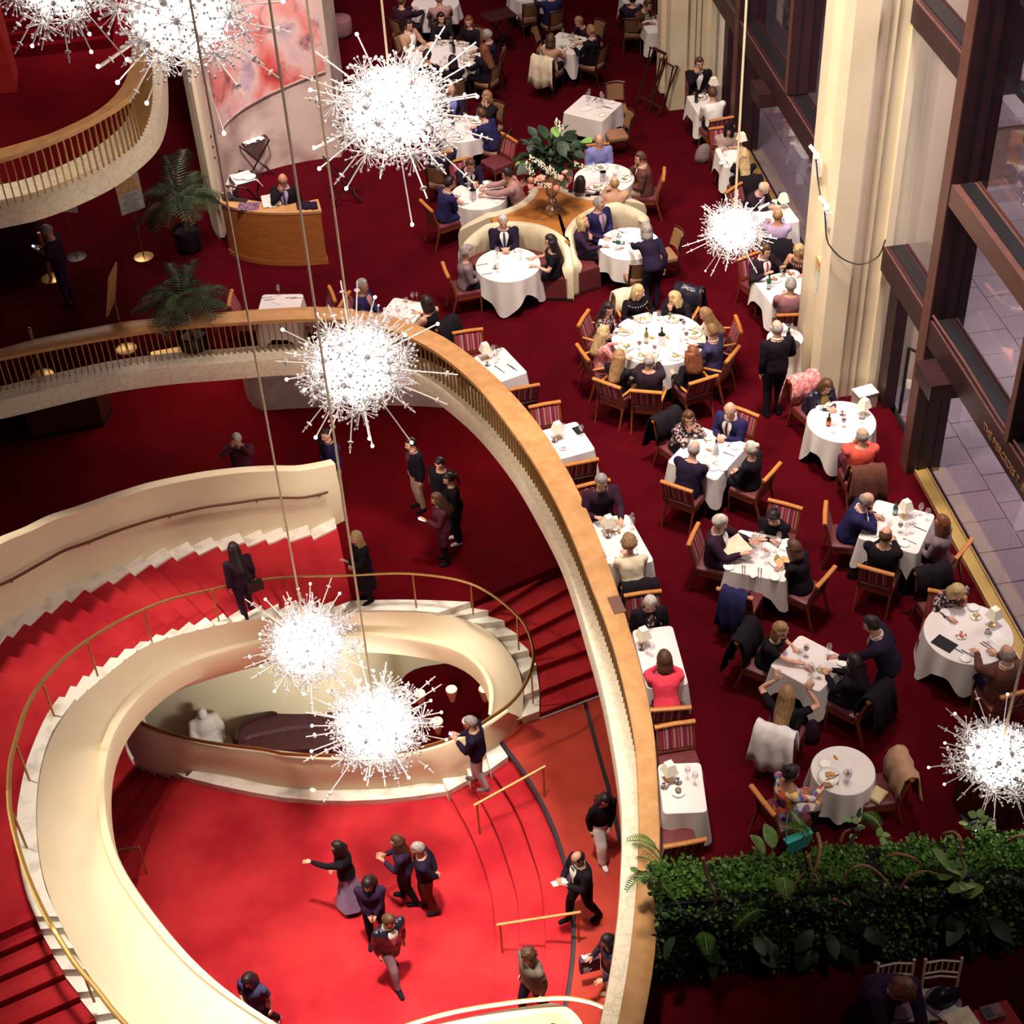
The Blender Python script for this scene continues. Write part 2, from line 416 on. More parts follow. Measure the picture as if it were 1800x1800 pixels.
def railing(name, label, ci, co, z0, zc, spacing, cat='railing', m_cap=oak, plates=()):
    t = thing(name, label, cat, (0, 0, 0))
    n = len(ci); sections = max(1, n // 14)
    for k in range(sections):
        i0 = k * (n - 1) // sections; i1 = (k + 1) * (n - 1) // sections
        mb = MB(); rows = []
        for i in range(i0, i1 + 1):
            a, b = ci[i], co[i]
            rows.append([(a[0], a[1], zc - .075), (a[0], a[1], zc - .012), (a[0] * .94 + b[0] * .06, a[1] * .94 + b[1] * .06, zc), (a[0] * .06 + b[0] * .94, a[1] * .06 + b[1] * .94, zc),
                         (b[0], b[1], zc - .012), (b[0], b[1], zc - .075)])
        mb.loft(rows, True, caps=True)
        mb.build('cap_rail', m_cap, t)
    mid = ci * .72 + co * .28
    s = np.concatenate([[0], np.cumsum(np.linalg.norm(np.diff(mid[:, :2], axis=0), axis=1))])
    cnt = min(298, int(s[-1] / spacing))
    bm = MB().box((0, 0, 0), (0.016, 0.034, zc - .075 - z0 + .01)).mesh('baluster', brass_dull, False)
    tt = normals2d(mid)
    for u in np.linspace(0.05, s[-1] - .05, cnt):
        x, y = np.interp(u, s, mid[:, 0]), np.interp(u, s, mid[:, 1])
        nx, ny = np.interp(u, s, tt[:, 0]), np.interp(u, s, tt[:, 1])
        link('baluster', bm, t, (x, y, (z0 + zc - .075) / 2), math.atan2(-nx, ny))
    return t
grand = railing('balustrade', 'long curved oak railing with brass balusters round the restaurant edge', cap_i, cap_o, 0.155, 0.88, 0.105)
pl = at(1084, 1063, 0.884); mb = MB().box((pl[0], pl[1], 0.886), (0.17, 0.33, 0.008), 0.09)
link('plaque', mb.mesh('plaque', mat('plaque', (0.16, 0.075, 0.05), 0.5, (0.12, 0.055, 0.04), 60)), grand)

# ---- upper balcony at the top left
ZU = 5.3
pu_f = [(-60, 416), (0, 402), (67, 387), (133, 363), (200, 330), (250, 293), (280, 260), (294, 217), (296, 167), (293, 117), (289, 60), (286, -60)]
pu_i = [(-60, 293), (0, 278), (67, 255), (133, 227), (200, 190), (233, 163), (250, 130), (257, 100), (258, 60), (258, -60)]
pu_o = [(-60, 276), (0, 260), (50, 246), (100, 229), (167, 196), (207, 160), (226, 122), (231, 83), (231, 40), (231, -60)]
N2 = 56
ue = curve(pu_f, ZU - 0.25, N2); ui = curve(pu_i, ZU + 0.88, N2); uo = curve(pu_o, ZU + 0.88, N2)
d = 0.42 if np.linalg.norm(offs(ue, 0.42)[20, :2] - uo[20, :2]) < np.linalg.norm(offs(ue, -0.42)[20, :2] - uo[20, :2]) else -0.42
ub = offs(ue, d)
mb = MB(); mb.loft([[(a[0], a[1], ZU - .25), (a[0], a[1], ZU + .13), (a[0] * .97 + b[0] * .03, a[1] * .97 + b[1] * .03, ZU + .16), (b[0], b[1], ZU + .17), (b[0], b[1], ZU - .2)] for a, b in zip(ue, ub)])
tag(mb.build('marble_curb', marble_vein), 'cream marble curb under the balcony railing at upper left', 'curb')
poly = [p for p in ub] + [(ub[-1][0], ub[-1][1] + .1, 0), (-13, ub[-1][1] + 1, 0), (-13, ub[0][1], 0)]
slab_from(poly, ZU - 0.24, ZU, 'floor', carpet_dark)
railing('balustrade', 'curved oak railing with gilt balusters on the balcony at upper left', ui, uo, ZU + .155, ZU + .88, 0.105)
st = thing('balcony_steps', 'broad dark red carpeted steps rising on the upper left balcony', 'steps')
for k in range(5):
    a = at(-40, 92 - 24 * k, ZU + .16 * (k + 1)); b = at(192, 82 - 24 * k, ZU + .16 * (k + 1))
    MB().box(((a[0] + b[0]) / 2, a[1] + 1.6, ZU + .16 * (k + .5)), (b[0] - a[0], 3.2, .16)).build('step', carpet_dark, st, False)
a = at(27, 165, ZU); mb = MB().box((a[0] - 1.3, a[1] + .35, ZU + 1.5), (2.6, .7, 3.0), 0.05)
wr = mb.build('wall_panel', mat('scarlet_velvet', (0.42, 0.015, 0.01), 0.8, (0.34, 0.01, 0.008), 4)); tag(wr, 'scarlet velvet covered wall end on the upper left balcony', 'wall panel')

# ---- lounge floor below the restaurant, its back wall, marble pier and bar
lf_in = curve([(617, 1058), (640, 1057), (700, 1056), (760, 1057), (827, 1060)], F1, 9)
r_top_out = at(990, 990, F1)
poly = [(-16, 43), (8.4, 43), (8.4, 17), (3.9, 17), (4.2, r_top_out[1] + .3), tuple(r_top_out[:2])] + [tuple(p[:2]) for p in lf_in[::-1]] + [(-1.6, 21.3), (-16, 21.3)]
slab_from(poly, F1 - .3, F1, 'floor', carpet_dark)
structure('wall_back', MB().box((-4, 41, -2.2), (26, .4, 3.4)), mat('lounge_wall', (0.05, 0.004, 0.006), 0.7), smooth=False)
pp = curve([(428, 664), (431, 690), (440, 708), (457, 721), (500, 719), (560, 716), (620, 713), (700, 713), (770, 716), (840, 722), (920, 736)], F1, 30)
mb = MB(); mb.loft([[(p[0], p[1], F1), (p[0], p[1], -0.5)] for p in pp]); mb.loft([[(p[0], p[1], F1 - .0), (p[0] + .1, p[1] + 1.2, F1)] for p in pp])
pier = mb.build('marble_pier', mat('pier_marble', (0.50, 0.36, 0.33), 0.4, (0.36, 0.24, 0.22), 2.2, detail=8)); tag(pier, 'broad rounded marble pier under the restaurant floor', 'pier')
bar = thing('lounge_bar', 'dark panelled bar counter in the shadow below the restaurant', 'counter')
a = at(57, 775, F1); b = at(183, 750, F1); c = at(199, 722, F1)
mb = MB().prism([a[:2], b[:2], c[:2], (c[0] - 2.2, c[1] + .9)], F1 + .12, F1 + 1.05); mb.build('front', wood_dark, bar, False)
MB().prism([a[:2], b[:2], c[:2], (c[0] - 2.2, c[1] + .9)], F1, F1 + .12).build('plinth', black_m, bar, False)
MB().prism([(a[0] - .06, a[1] - .06), (b[0] + .05, b[1] - .06), (c[0] + .06, c[1]), (c[0] - 2.2, c[1] + .95)], F1 + 1.05, F1 + 1.1).build('counter_top', wood_red, bar, False)

# ---- main sweeping stair: left flight (lounge to west landing)
tips_i = [(617, 1058), (587, 1058), (556, 1059), (523, 1060), (490, 1063), (457, 1068), (423, 1073), (393, 1080), (362, 1087), (333, 1095), (303, 1107), (275, 1117), (247, 1130), (220, 1143), (195, 1158), (170, 1173), (147, 1190), (125, 1208), (105, 1227)]
tips_o = [(592, 930), (547, 942), (503, 946), (467, 950), (430, 955), (383, 962), (343, 970), (303, 980), (265, 993), (228, 1007), (190, 1022), (148, 1037), (115, 1055), (80, 1075), (42, 1097), (12, 1118), (-20, 1143), (-54, 1172), (-90, 1205)]
n1 = len(tips_i); hs = (WL - F1) / n1
I1 = [at(*tips_i[k], F1 + hs * (k + 1)) for k in range(n1)]; O1 = [at(*tips_o[k], F1 + hs * (k + 1)) for k in range(n1)]
I1[-1][2] = O1[-1][2] = WL
px_sin = [(600, 1077), (560, 1077), (490, 1083), (413, 1093), (300, 1120), (247, 1140), (187, 1187), (133, 1230)]
J1 = [at(*p, F1 + hs * (k + 1)) for k, p in enumerate(resample(px_sin, n1))]
stair = thing('sweeping_staircase', 'wide curved red-carpeted staircase with cream curving parapets and marble strings', 'staircase')

def quad_block(a, b, c, d, z0, z1):
    return MB().prism([a[:2], b[:2], c[:2], d[:2]], z0, z1)
def tread_block(Ia, Ib, Ob, Oa, z0, z1):
    """A carpeted tread with a slightly rounded nosing along the Ia-Oa edge."""
    mb = MB(); A = np.array([Ia, Oa]); B = np.array([Ib, Ob])
    dirn = unit(np.array([*(A.mean(0) - B.mean(0))[:2], 0])); rows = []
    for (f, z) in ((0, z0), (-.012, z1 - .05), (.018, z1 - .03), (.018, z1 - .012), (0, z1)):
        rows.append([(p[0] + dirn[0] * f, p[1] + dirn[1] * f, z) for p in A])
    rows.append([(p[0], p[1], z1) for p in B]); rows.append([(p[0], p[1], z0) for p in B])
    return mb.loft(rows, False, loop=True)
for k in range(n1 - 1):
    z = F1 + hs * (k + 1)
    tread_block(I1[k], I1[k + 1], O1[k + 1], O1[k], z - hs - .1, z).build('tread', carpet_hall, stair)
for k in range(n1 - 1):
    z = F1 + hs * (k + 1)
    quad_block(I1[k], I1[k + 1], J1[k + 1], J1[k], z - hs - .35, z + .03).build('marble_block', marble, stair, False)
    d = unit(np.array([*(O1[k] - I1[k])[:2], 0])) * .30
    quad_block(O1[k], O1[k + 1], O1[k + 1] + d, O1[k] + d, z - hs - .3, z + .04).build('marble_block', marble, stair, False)

# west landing and the flight that goes down from it towards the viewer
ws_out = curve([(105, 1227), (85, 1255), (68, 1290), (55, 1322), (45, 1352), (37, 1390), (31, 1430), (31, 1470), (34, 1511), (46, 1568), (63, 1613)], WL, 24)
ws_in = curve([(133, 1230), (97, 1280), (80, 1320), (68, 1373), (64, 1433), (68, 1500), (80, 1560), (102, 1613)], WL, 24)
tips_d = [(63, 1613), (73, 1638), (91, 1673), (111, 1709), (138, 1749), (166, 1790), (196, 1832), (228, 1876)]
nd_ = len(tips_d); hd = 0.15
Id = [at(*tips_d[k], WL - hd * k) for k in range(nd_)]
Od = [at(tips_d[k][0] - 150, tips_d[k][1] + 66, WL - hd * k) for k in range(nd_)]
sin_d = [(102, 1613), (112, 1635), (131, 1671), (152, 1708), (178, 1745), (208, 1783), (240, 1822), (272, 1862)]
Jd = [at(*sin_d[k], WL - hd * k) for k in range(nd_)]
poly = [tuple(p[:2]) for p in ws_out] + [tuple(Od[0][:2]), (-9, Od[0][1] + .4), (-9, O1[-1][1] + 1.0), tuple(O1[-1][:2])]
slab_from(poly, WL - .3, WL, 'floor', carpet_hall)
nb = 12
for k in range(nb):
    i0, i1 = k * 23 // nb, (k + 1) * 23 // nb
    pl_ = [tuple(p[:2]) for p in ws_out[i0:i1 + 1]] + [tuple(p[:2]) for p in ws_in[i0:i1 + 1][::-1]]
    MB().prism(pl_, WL - .35, WL + .03 - .0015 * (k % 2)).build('marble_block', marble, stair, False)
for k in range(nd_ - 1):
    z = WL - hd * (k + 1)
    tread_block(Id[k + 1], Id[k], Od[k], Od[k + 1], z - hd - .2, z).build('tread', carpet_hall, stair)
    quad_block(Id[k], Id[k + 1], Jd[k + 1], Jd[k], z - .5, z + .06).build('marble_block', marble, stair, False)

# right flight between the east landing and the lounge
tips_r = [(948, 1252), (948, 1213), (943, 1170), (930, 1145), (910, 1117), (887, 1093), (858, 1075), (827, 1060)]
nr = len(tips_r); hr = (F1 - RL) / nr
Ir = [at(*tips_r[k], RL + hr * (k + 1)) for k in range(nr)]
outs = resample([(1056, 1211), (1035, 1140), (1010, 1070), (985, 1010), (962, 965)], nr)
Or = [at(*outs[k], RL + hr * (k + 1)) for k in range(nr)]
Or = [o + unit(o - i) * 0.9 * np.array([1, 1, 0]) for o, i in zip(Or, Ir)]
sin_r = resample([(918, 1263), (922, 1207), (913, 1173), (893, 1143), (867, 1113), (833, 1092), (800, 1082), (770, 1079)], nr)
Jr = [at(*sin_r[k], RL + hr * (k + 1)) for k in range(nr)]
for k in range(nr - 1):
    z = RL + hr * (k + 1)
    tread_block(Ir[k], Ir[k + 1], Or[k + 1], Or[k], z - hr - .1, z).build('tread', carpet_hall, stair)
    quad_block(Ir[k], Ir[k + 1], Jr[k + 1], Jr[k], z - hr - .2, z + .03).build('marble_block', marble, stair, False)
a, b = Ir[0], Or[0]
MB().tube([(a[0], a[1] - .03, RL + .012), (b[0], b[1] - .03, RL + .012)], .022, 4).build('nosing_strip', white_paper, stair)
n_in = resample([(827, 1060), (760, 1057), (700, 1056), (640, 1057), (617, 1058)], 9); n_j = resample([(770, 1079), (735, 1076), (700, 1075), (650, 1075), (600, 1077)], 9)
for k in range(8):
    P = [at(*n_in[k], F1)[:2], at(*n_in[k + 1], F1)[:2], at(*n_j[k + 1], F1)[:2], at(*n_j[k], F1)[:2]]
    MB().prism(P, F1 - .3, F1 + .03 - .001 * (k % 2)).build('marble_block', marble, stair, False)

# cream shell that flares from the marble string to a lip over the well
def ctrl(px, z0, z1, n):
    return curve(px, (z0, z1), n)
def r3(P, n): return resample(P, n)
sec = [  # string edge, lip edge, inner lip edge, per stretch of the stair
    (r3(Jr, 14), ctrl([(864, 1262), (877, 1227), (870, 1197), (850, 1167), (817, 1140), (780, 1126)], -4.35, -4.25, 14), ctrl([(858, 1258), (863, 1213), (847, 1180), (817, 1153), (780, 1138)], -4.36, -4.26, 14)),
    (r3([at(*p, F1 + .03) for p in n_j], 10), ctrl([(780, 1126), (667, 1112), (600, 1113)], -4.25, -4.2, 10), ctrl([(780, 1138), (667, 1122), (600, 1122)], -4.26, -4.21, 10)),
    (r3(J1, 30), ctrl([(600, 1113), (510, 1116), (433, 1130), (333, 1157), (267, 1190), (227, 1220), (192, 1260)], -4.2, -1.60, 30), ctrl([(600, 1122), (510, 1127), (430, 1141), (333, 1170), (283, 1199), (233, 1246), (205, 1285)], -4.21, -1.61, 30)),
    (r3(ws_in, 20), ctrl([(192, 1260), (168, 1333), (166, 1383), (170, 1433), (178, 1490), (197, 1535), (225, 1580)], -1.60, -1.62, 20), ctrl([(205, 1285), (190, 1327), (185, 1377), (188, 1430), (198, 1485), (220, 1535), (250, 1578)], -1.61, -1.63, 20)),
    (r3(Jd, 16), ctrl([(225, 1580), (280, 1651), (315, 1693), (360, 1735), (400, 1760), (470, 1805), (560, 1860)], -1.62, -2.5, 16), ctrl([(250, 1578), (320, 1671), (364, 1713), (400, 1747), (470, 1790), (560, 1845)], -1.63, -2.51, 16))]
A_ = np.vstack([q[0] if i == 0 else q[0][1:] for i, q in enumerate(sec)]); B2 = np.vstack([q[1] if i == 0 else q[1][1:] for i, q in enumerate(sec)]); C2 = np.vstack([q[2] if i == 0 else q[2][1:] for i, q in enumerate(sec)])
def smooth(P, it=6):
    P = P.copy()
    for _ in range(it): P[1:-1] = P[1:-1] * .5 + (P[:-2] + P[2:]) * .25
    return P
A_, B2, C2 = smooth(A_, 3), smooth(B2, 10), smooth(C2, 10)
rows = []
for a, b, c in zip(A_, B2, C2):
    a = a + [0, 0, .0]; r = [(a[0], a[1], a[2] - .5), tuple(a)]
    for t in (.12, .35, .6, .85):
        p = a + (b - a) * t; p[2] -= .08 * math.sin(PI * t); r.append(tuple(p))
    r += [tuple(b), tuple(b + (c - b) * .15 + [0, 0, .05]), tuple(b + (c - b) * .85 + [0, 0, .05]), tuple(c), (c[0], c[1], c[2] - .35), (a[0] * .6 + c[0] * .4, a[1] * .6 + c[1] * .4, min(a[2], c[2]) - .5)]
    rows.append(r)
MB().loft(rows).build('parapet', plaster, stair)

# north-west wall with its handrail
px_wt = [(-20, 972), (0, 962), (67, 930), (100, 913), (200, 878), (300, 850), (400, 833), (500, 823), (603, 821), (640, 820)]
px_hr = [(-20, 1045), (0, 1033), (73, 987), (190, 937), (317, 900), (443, 878), (572, 871), (640, 870)]
base = np.array([[*(o + unit((o - i) * [1, 1, 0]) * .29)[:2], F1 + hs * k] for k, (o, i) in enumerate(zip(O1, I1))]); b0 = base[0] + (base[0] - base[1]) * .35 * [1, 1, 0]; base = np.vstack([[b0], base])
tops = np.array([[b[0], b[1], raise_to(b, px_wt, 1.45)] for b in base])
hgt = tops[:, 2] - base[:, 2]
tops[:, 2] = base[:, 2] + np.convolve(np.pad(hgt, 2, mode='edge'), np.ones(5) / 5, 'valid')
base_r, top_r = resample(base, 60), resample(tops, 60)
nn = normals2d(base_r)
if (nn[30] @ (base_r[30, :2] - I1[9][:2])) < 0: nn = -nn
rows = []
for b, t, n in zip(base_r, top_r, nn):
    h = t[2] - b[2]
    rows.append([(b[0], b[1], b[2] - .3), (b[0], b[1], b[2] + h * .62), (b[0] + n[0] * .03, b[1] + n[1] * .03, b[2] + h * .72), (b[0] + n[0] * .04, b[1] + n[1] * .04, t[2] - .02),
                 (b[0] + n[0] * .07, b[1] + n[1] * .07, t[2]), (b[0] + n[0] * .20, b[1] + n[1] * .20, t[2]), (b[0] + n[0] * .24, b[1] + n[1] * .24, F1 - .3)])
MB().loft(rows, False, caps=False).build('outer_wall', plaster, stair)
e0 = rows[0]; MB().add(e0, [tuple(range(len(e0)))]).build('wall_end', plaster, stair, False)
hb = [b + np.array([*(-n * .09), 0]) for b, n in zip(base_r, nn)]
hr_pts = [np.array([p[0], p[1], raise_to(p, px_hr, .85)]) for p in hb][2:]
hz = np.convolve(np.pad([p[2] for p in hr_pts], 4, mode='edge'), np.ones(9) / 9, 'valid')
hr_pts = [(p[0], p[1], z) for p, z in zip(hr_pts, hz)]
hrail = thing('stair_handrail', 'brown handrail on brackets along the cream stair wall', 'handrail')
MB().tube(hr_pts, .026, 6).build('rail', mat('brown_rail', (0.14, 0.055, 0.03), 0.4), hrail)
for k in (1, 9, 20, 31, 42, 53):
    if k < len(hr_pts):
        p = np.array(hr_pts[k]); q = np.array([*(p[:2] + nn[min(k + 2, 59)] * .10), p[2] - .02])
        MB().tube([p - [0, 0, .02], (p + q) / 2 - [0, 0, .08], q - [0, 0, .06]], .015, 5).build('bracket', brass_dull, hrail)

# inner brass rail on posts, running on round the south parapet
px_rail = [(15, 1390), (18, 1340), (30, 1293), (47, 1243), (73, 1200), (110, 1160), (150, 1128), (200, 1097), (250, 1072), (300, 1053), (367, 1037), (433, 1023), (500, 1015), (600, 1012), (700, 1008), (767, 1013),
           (823, 1025), (867, 1047), (907, 1080), (927, 1107), (938, 1147), (933, 1180), (917, 1213), (893, 1240), (860, 1263), (827, 1283), (767, 1307), (700, 1322), (600, 1328), (500, 1325), (467, 1318), (367, 1305), (300, 1290), (253, 1273), (231, 1256)]
px_rail_d = [(15, 1390), (18, 1430), (33, 1493), (53, 1551), (80, 1609), (107, 1655), (135, 1698), (169, 1738), (200, 1778), (240, 1822), (290, 1880)]
def z_rail(t):
    return float(np.interp(t, [0, .10, .36, .52, .655, .72, .80, 1], [WL + .80, WL + .78, F1 + .95, F1 + .80, RL + .95, RL + .85, LF + 1.05, LF + .85]))
brail = thing('stair_railing', 'slim brass railing on posts along the inside of the stair', 'railing')
rp = curve(px_rail, z_rail, 160)
MB().tube(rp, .030, 6, flat=(1.2, .7)).build('rail', brass_dull, brail)
rd = curve(px_rail_d, lambda t: WL + .80 - max(0, t - .45) * 1.9, 50)
MB().tube(rd, .030, 6, flat=(1.2, .7)).build('rail', mat('worn_gilt', (0.80, 0.52, 0.16), 0.35, (0.35, 0.20, 0.06), 220, metal=.7), brail)
for tx, ty, fx, fy, zf in ((502, 1017, 508, 1072, F1), (627, 1012, 632, 1072, F1), (727, 1011, 732, 1068, F1), (825, 1027, 832, 1080, F1), (908, 1082, 912, 1142, RL + .75), (933, 1187, 937, 1237, RL + .2),
                           (373, 1037, 385, 1092, F1 + 8 * hs), (255, 1073, 268, 1132, F1 + 12.5 * hs), (153, 1130, 172, 1188, F1 + 16.5 * hs), (74, 1205, 95, 1258, WL), (28, 1308, 52, 1372, WL), (22, 1430, 47, 1490, WL), (138, 1707, 166, 1761, WL - .45)):
    f = at(fx, fy, zf + .03); z = zf + .8
    for _ in range(30):
        q = proj((f[0], f[1], z)); z += (q[1] - ty) * .004
    MB().tube([f, (f[0], f[1], z)], .017, 6).build('post', brass_dull, brail)

# south parapet of the well: wall, handrail above, marble base on the lower hall floor
px_pb = [(222, 1302), (233, 1322), (260, 1340), (310, 1350), (400, 1363), (467, 1378), (533, 1387), (600, 1388), (700, 1383), (777, 1367), (820, 1345), (853, 1320), (877, 1306), (920, 1264)]
px_pt = [(230, 1266), (253, 1282), (300, 1298), (367, 1313), (467, 1327), (567, 1337), (640, 1337), (700, 1331), (767, 1316), (827, 1292), (860, 1273), (893, 1250)]
n3 = 60
zb_ = lambda t: float(np.interp(t, [0, .72, .86, 1], [LF + .13, LF + .13, RL + .02, RL + .02]))
zt_ = lambda t: float(np.interp(t, [0, .8, 1], [LF + .78, LF + .95, RL + .72]))
B_, T_ = curve(px_pb, zb_, n3), curve(px_pt, zt_, n3)
nt_ = normals2d(T_)
if nt_[30, 1] < 0: nt_ = -nt_
rows = []
for b, t, n in zip(B_, T_, nt_):
    rows.append([(b[0], b[1], b[2] - .2), tuple(b), tuple(b + (t - b) * .5), tuple(t - [0, 0, .03]), (t[0] + n[0] * .02, t[1] + n[1] * .02, t[2]), (t[0] + n[0] * .13, t[1] + n[1] * .13, t[2]), (t[0] + n[0] * .14, t[1] + n[1] * .14, WELL)])
MB().loft(rows).build('parapet', plaster, stair)
px_mb = [(222, 1305), (238, 1343), (258, 1352), (278, 1358), (327, 1366), (400, 1384), (500, 1402), (600, 1408), (700, 1403), (787, 1391)]
px_mi = [(224, 1300), (235, 1322), (262, 1340), (300, 1348), (340, 1354), (400, 1363), (500, 1383), (600, 1388), (700, 1383), (777, 1367)]
Mo, Mi = curve(px_mb[4:], LF + .12, 9), curve(px_mi[4:], LF + .12, 9)
for k in range(8):
    MB().prism([Mo[k][:2], Mo[k + 1][:2], Mi[k + 1][:2], Mi[k][:2]], LF, LF + .12 + .002 * (k % 2)).build('marble_block', marble, stair, False)
for P, z in (([(787, 1391), (777, 1367), (818, 1345), (826, 1369)], LF + .27), ([(826, 1369), (818, 1345), (853, 1320), (862, 1352)], LF + .42), ([(862, 1352), (853, 1320), (877, 1306), (893, 1330)], LF + .57)):
    MB().prism([at(*p, z)[:2] for p in P], LF, z).build('marble_block', marble, stair, False)

# lower hall, four shallow curved steps, east landing
E = [[(788, 1387), (800, 1411), (828, 1464), (850, 1519), (864, 1567), (871, 1628), (871, 1689), (862, 1770), (840, 1860)],
     [(825, 1369), (853, 1417), (875, 1464), (897, 1528), (910, 1578), (914, 1633), (914, 1700), (905, 1775), (885, 1860)],
     [(862, 1352), (886, 1386), (911, 1430), (933, 1489), (950, 1544), (957, 1603), (960, 1661), (955, 1760), (935, 1860)],
     [(880, 1305), (917, 1355), (950, 1411), (975, 1467), (994, 1528), (1003, 1578), (1006, 1633), (1004, 1689), (992, 1770), (970, 1860)]]
hE = (RL - LF) / 4; EC = [curve(E[k], LF + hE * (k + 1), 40) for k in range(4)]
a_, b_ = curve([(327, 1366), (290, 1413), (267, 1467), (247, 1527), (240, 1563), (228, 1640)], LF, 12), None
poly = [(p[0], p[1]) for p in a_] + [(a_[-1][0] - .4, 8), (4.0, 8), (4.0, EC[0][0][1]), (EC[0][0][0], EC[0][0][1] + .5), (0, EC[0][0][1] + .6), (a_[0][0], a_[0][1] + .4)]
slab_from(poly, LF - .3, LF, 'floor', carpet_hall)
for k in range(3):
    rows = []
    for p, q in zip(EC[k], EC[k + 1]):
        d = unit(p - q) * np.array([1, 1, 0])
        rows.append([(p[0], p[1], LF - .05), tuple(p + d * -.015 + [0, 0, -.05]), tuple(p + d * .015 + [0, 0, -.03]), tuple(p + d * .012 + [0, 0, -.01]), tuple(p), (q[0], q[1], p[2])])
    MB().loft(rows).build('step', carpet_hall, stair)
poly = [tuple(p[:2]) for p in EC[3]] + [(5.2, EC[3][-1][1]), (5.2, Or[0][1] + .3), tuple(Or[0][:2]), tuple(Ir[0][:2]), tuple(at(918, 1264, RL)[:2]), tuple(at(880, 1304, RL)[:2])]
slab_from(poly, RL - .6, RL, 'floor', carpet_land)
mb = MB(); mb.loft([[tuple(p + [-.012, 0, -.09]), tuple(p + [-.02, 0, -.005]), tuple(p + [0, 0, .012]), tuple(p + [.05, 0, .012]), tuple(p + [.055, 0, 0])] for p in EC[3]])
mb.build('nosing_strip', mat('nosing_metal', (0.035, 0.025, 0.035), 0.4), stair)
mb = MB().loft([[(p[0] - .035, p[1], RL + .006), (p[0] + .035, p[1], RL + .006)] for p in curve([(1025, 1223), (1048, 1310), (1062, 1360), (1073, 1400), (1090, 1480)], RL, 14)])
structure('trim_2', mb, black_m)
for (t0, t1, f0, f1_, label) in (((838, 1413), (957, 1349), (843, 1466), (957, 1401), 'short brass handrail across the curved steps nearest the well'),
                               ((879, 1625), (1014, 1604), (883, 1675), (1017, 1655), 'short brass handrail across the curved steps, the nearer one')):
    h = thing('step_handrail', label, 'handrail')
    A = at(*f0, LF + .15); B = at(*f1_, RL)
    def up(f, ty):
        z = f[2] + .8
        for _ in range(30): z += (proj((f[0], f[1], z))[1] - ty) * .004
        return np.array([f[0], f[1], z])
    TA, TB = up(A, t0[1]), up(B, t1[1])
    MB().tube([TA - unit(TB - TA) * .05, TA, TB, TB + unit(TB - TA) * .05], .024, 6).build('rail', brass, h)
    MB().tube([A, TA], .02, 6).build('post', brass_dull, h); MB().tube([B, TB], .02, 6).build('post', brass_dull, h)

# lower flight that winds down under the west landing
tl = [(327, 1366), (303, 1362), (278, 1358), (258, 1352), (238, 1343), (227, 1328), (222, 1310), (223, 1290), (230, 1262), (242, 1240)]
ol = [(228, 1600), (195, 1560), (170, 1500), (150, 1455), (140, 1410), (140, 1360), (150, 1310), (165, 1270), (185, 1235), (205, 1205)]
Il = [at(*p, LF - .15 * k) for k, p in enumerate(tl)]; Ol = [at(*p, LF - .15 * k) for k, p in enumerate(ol)]
lower = [np.array(a) for a in a_]
for k in range(len(tl) - 1):
    z = LF - .15 * (k + 1)
    tread_block(Il[k + 1], Il[k], Ol[k], Ol[k + 1], z - .4, z).build('tread', carpet_dark if False else carpet_hall, stair)
    if k < 8:
        d = np.array([.16, .10, 0]); quad_block(Il[k] - d * .1, Il[k + 1] - d * .1, Il[k + 1] + d * 1.4, Il[k] + d * 1.4, z - .5, z + .15).build('marble_block', marble, stair, False)
hl = thing('lower_handrail', 'thin bronze handrail at the head of the dark lower flight', 'handrail')
p0 = at(259, 1536, LF); z = LF + .8
for _ in range(30): z += (proj((p0[0], p0[1], z))[1] - 1489) * .004
MB().tube([p0, (p0[0], p0[1], z)], .018, 5).build('post', brass_dull, hl)
q0 = at(150, 1503, z - .25); MB().tube([(p0[0], p0[1], z), q0], .022, 5).build('rail', brass_dull, hl)

# foyer in the well
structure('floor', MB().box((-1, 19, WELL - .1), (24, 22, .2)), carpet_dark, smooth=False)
wb = curve([(150, 1240), (240, 1292), (330, 1306), (430, 1312), (560, 1316), (640, 1300), (690, 1250), (700, 1215), (707, 1192), (733, 1175), (777, 1167), (817, 1165), (850, 1180), (880, 1203), (900, 1240), (915, 1300)], WELL, 60)
structure('wall_well', MB().loft([[(p[0], p[1], WELL), (p[0], p[1], F1 - .5)] for p in wb]), plaster)
wl = thing('bar_counter', 'dark wooden curved bar down in the stair well', 'counter')
pb = curve([(415, 1303), (421, 1277), (467, 1257), (520, 1245), (567, 1243), (612, 1250), (650, 1270)], WELL + 1.1, 24)
pf = curve([(425, 1314), (470, 1315), (520, 1312), (560, 1310), (600, 1309), (640, 1312), (680, 1320)], WELL + 1.1, 24)
mb = MB(); mb.loft([[(p[0], p[1], WELL), (p[0], p[1], WELL + 1.1), tuple(p * .55 + q * .45), tuple(p * .5 + q * .5 - [0, 0, .06]), tuple(q - [0, 0, .1]), (q[0], q[1], WELL)] for p, q in zip(pb, pf)])
mb.build('counter', mat('plum_wood', (0.09, 0.018, 0.028), 0.35, (0.06, 0.012, 0.02), 8), wl)
MB().tube(pb + [0, 0, .02], .05, 6).build('edge_rail', wood_dark, wl)
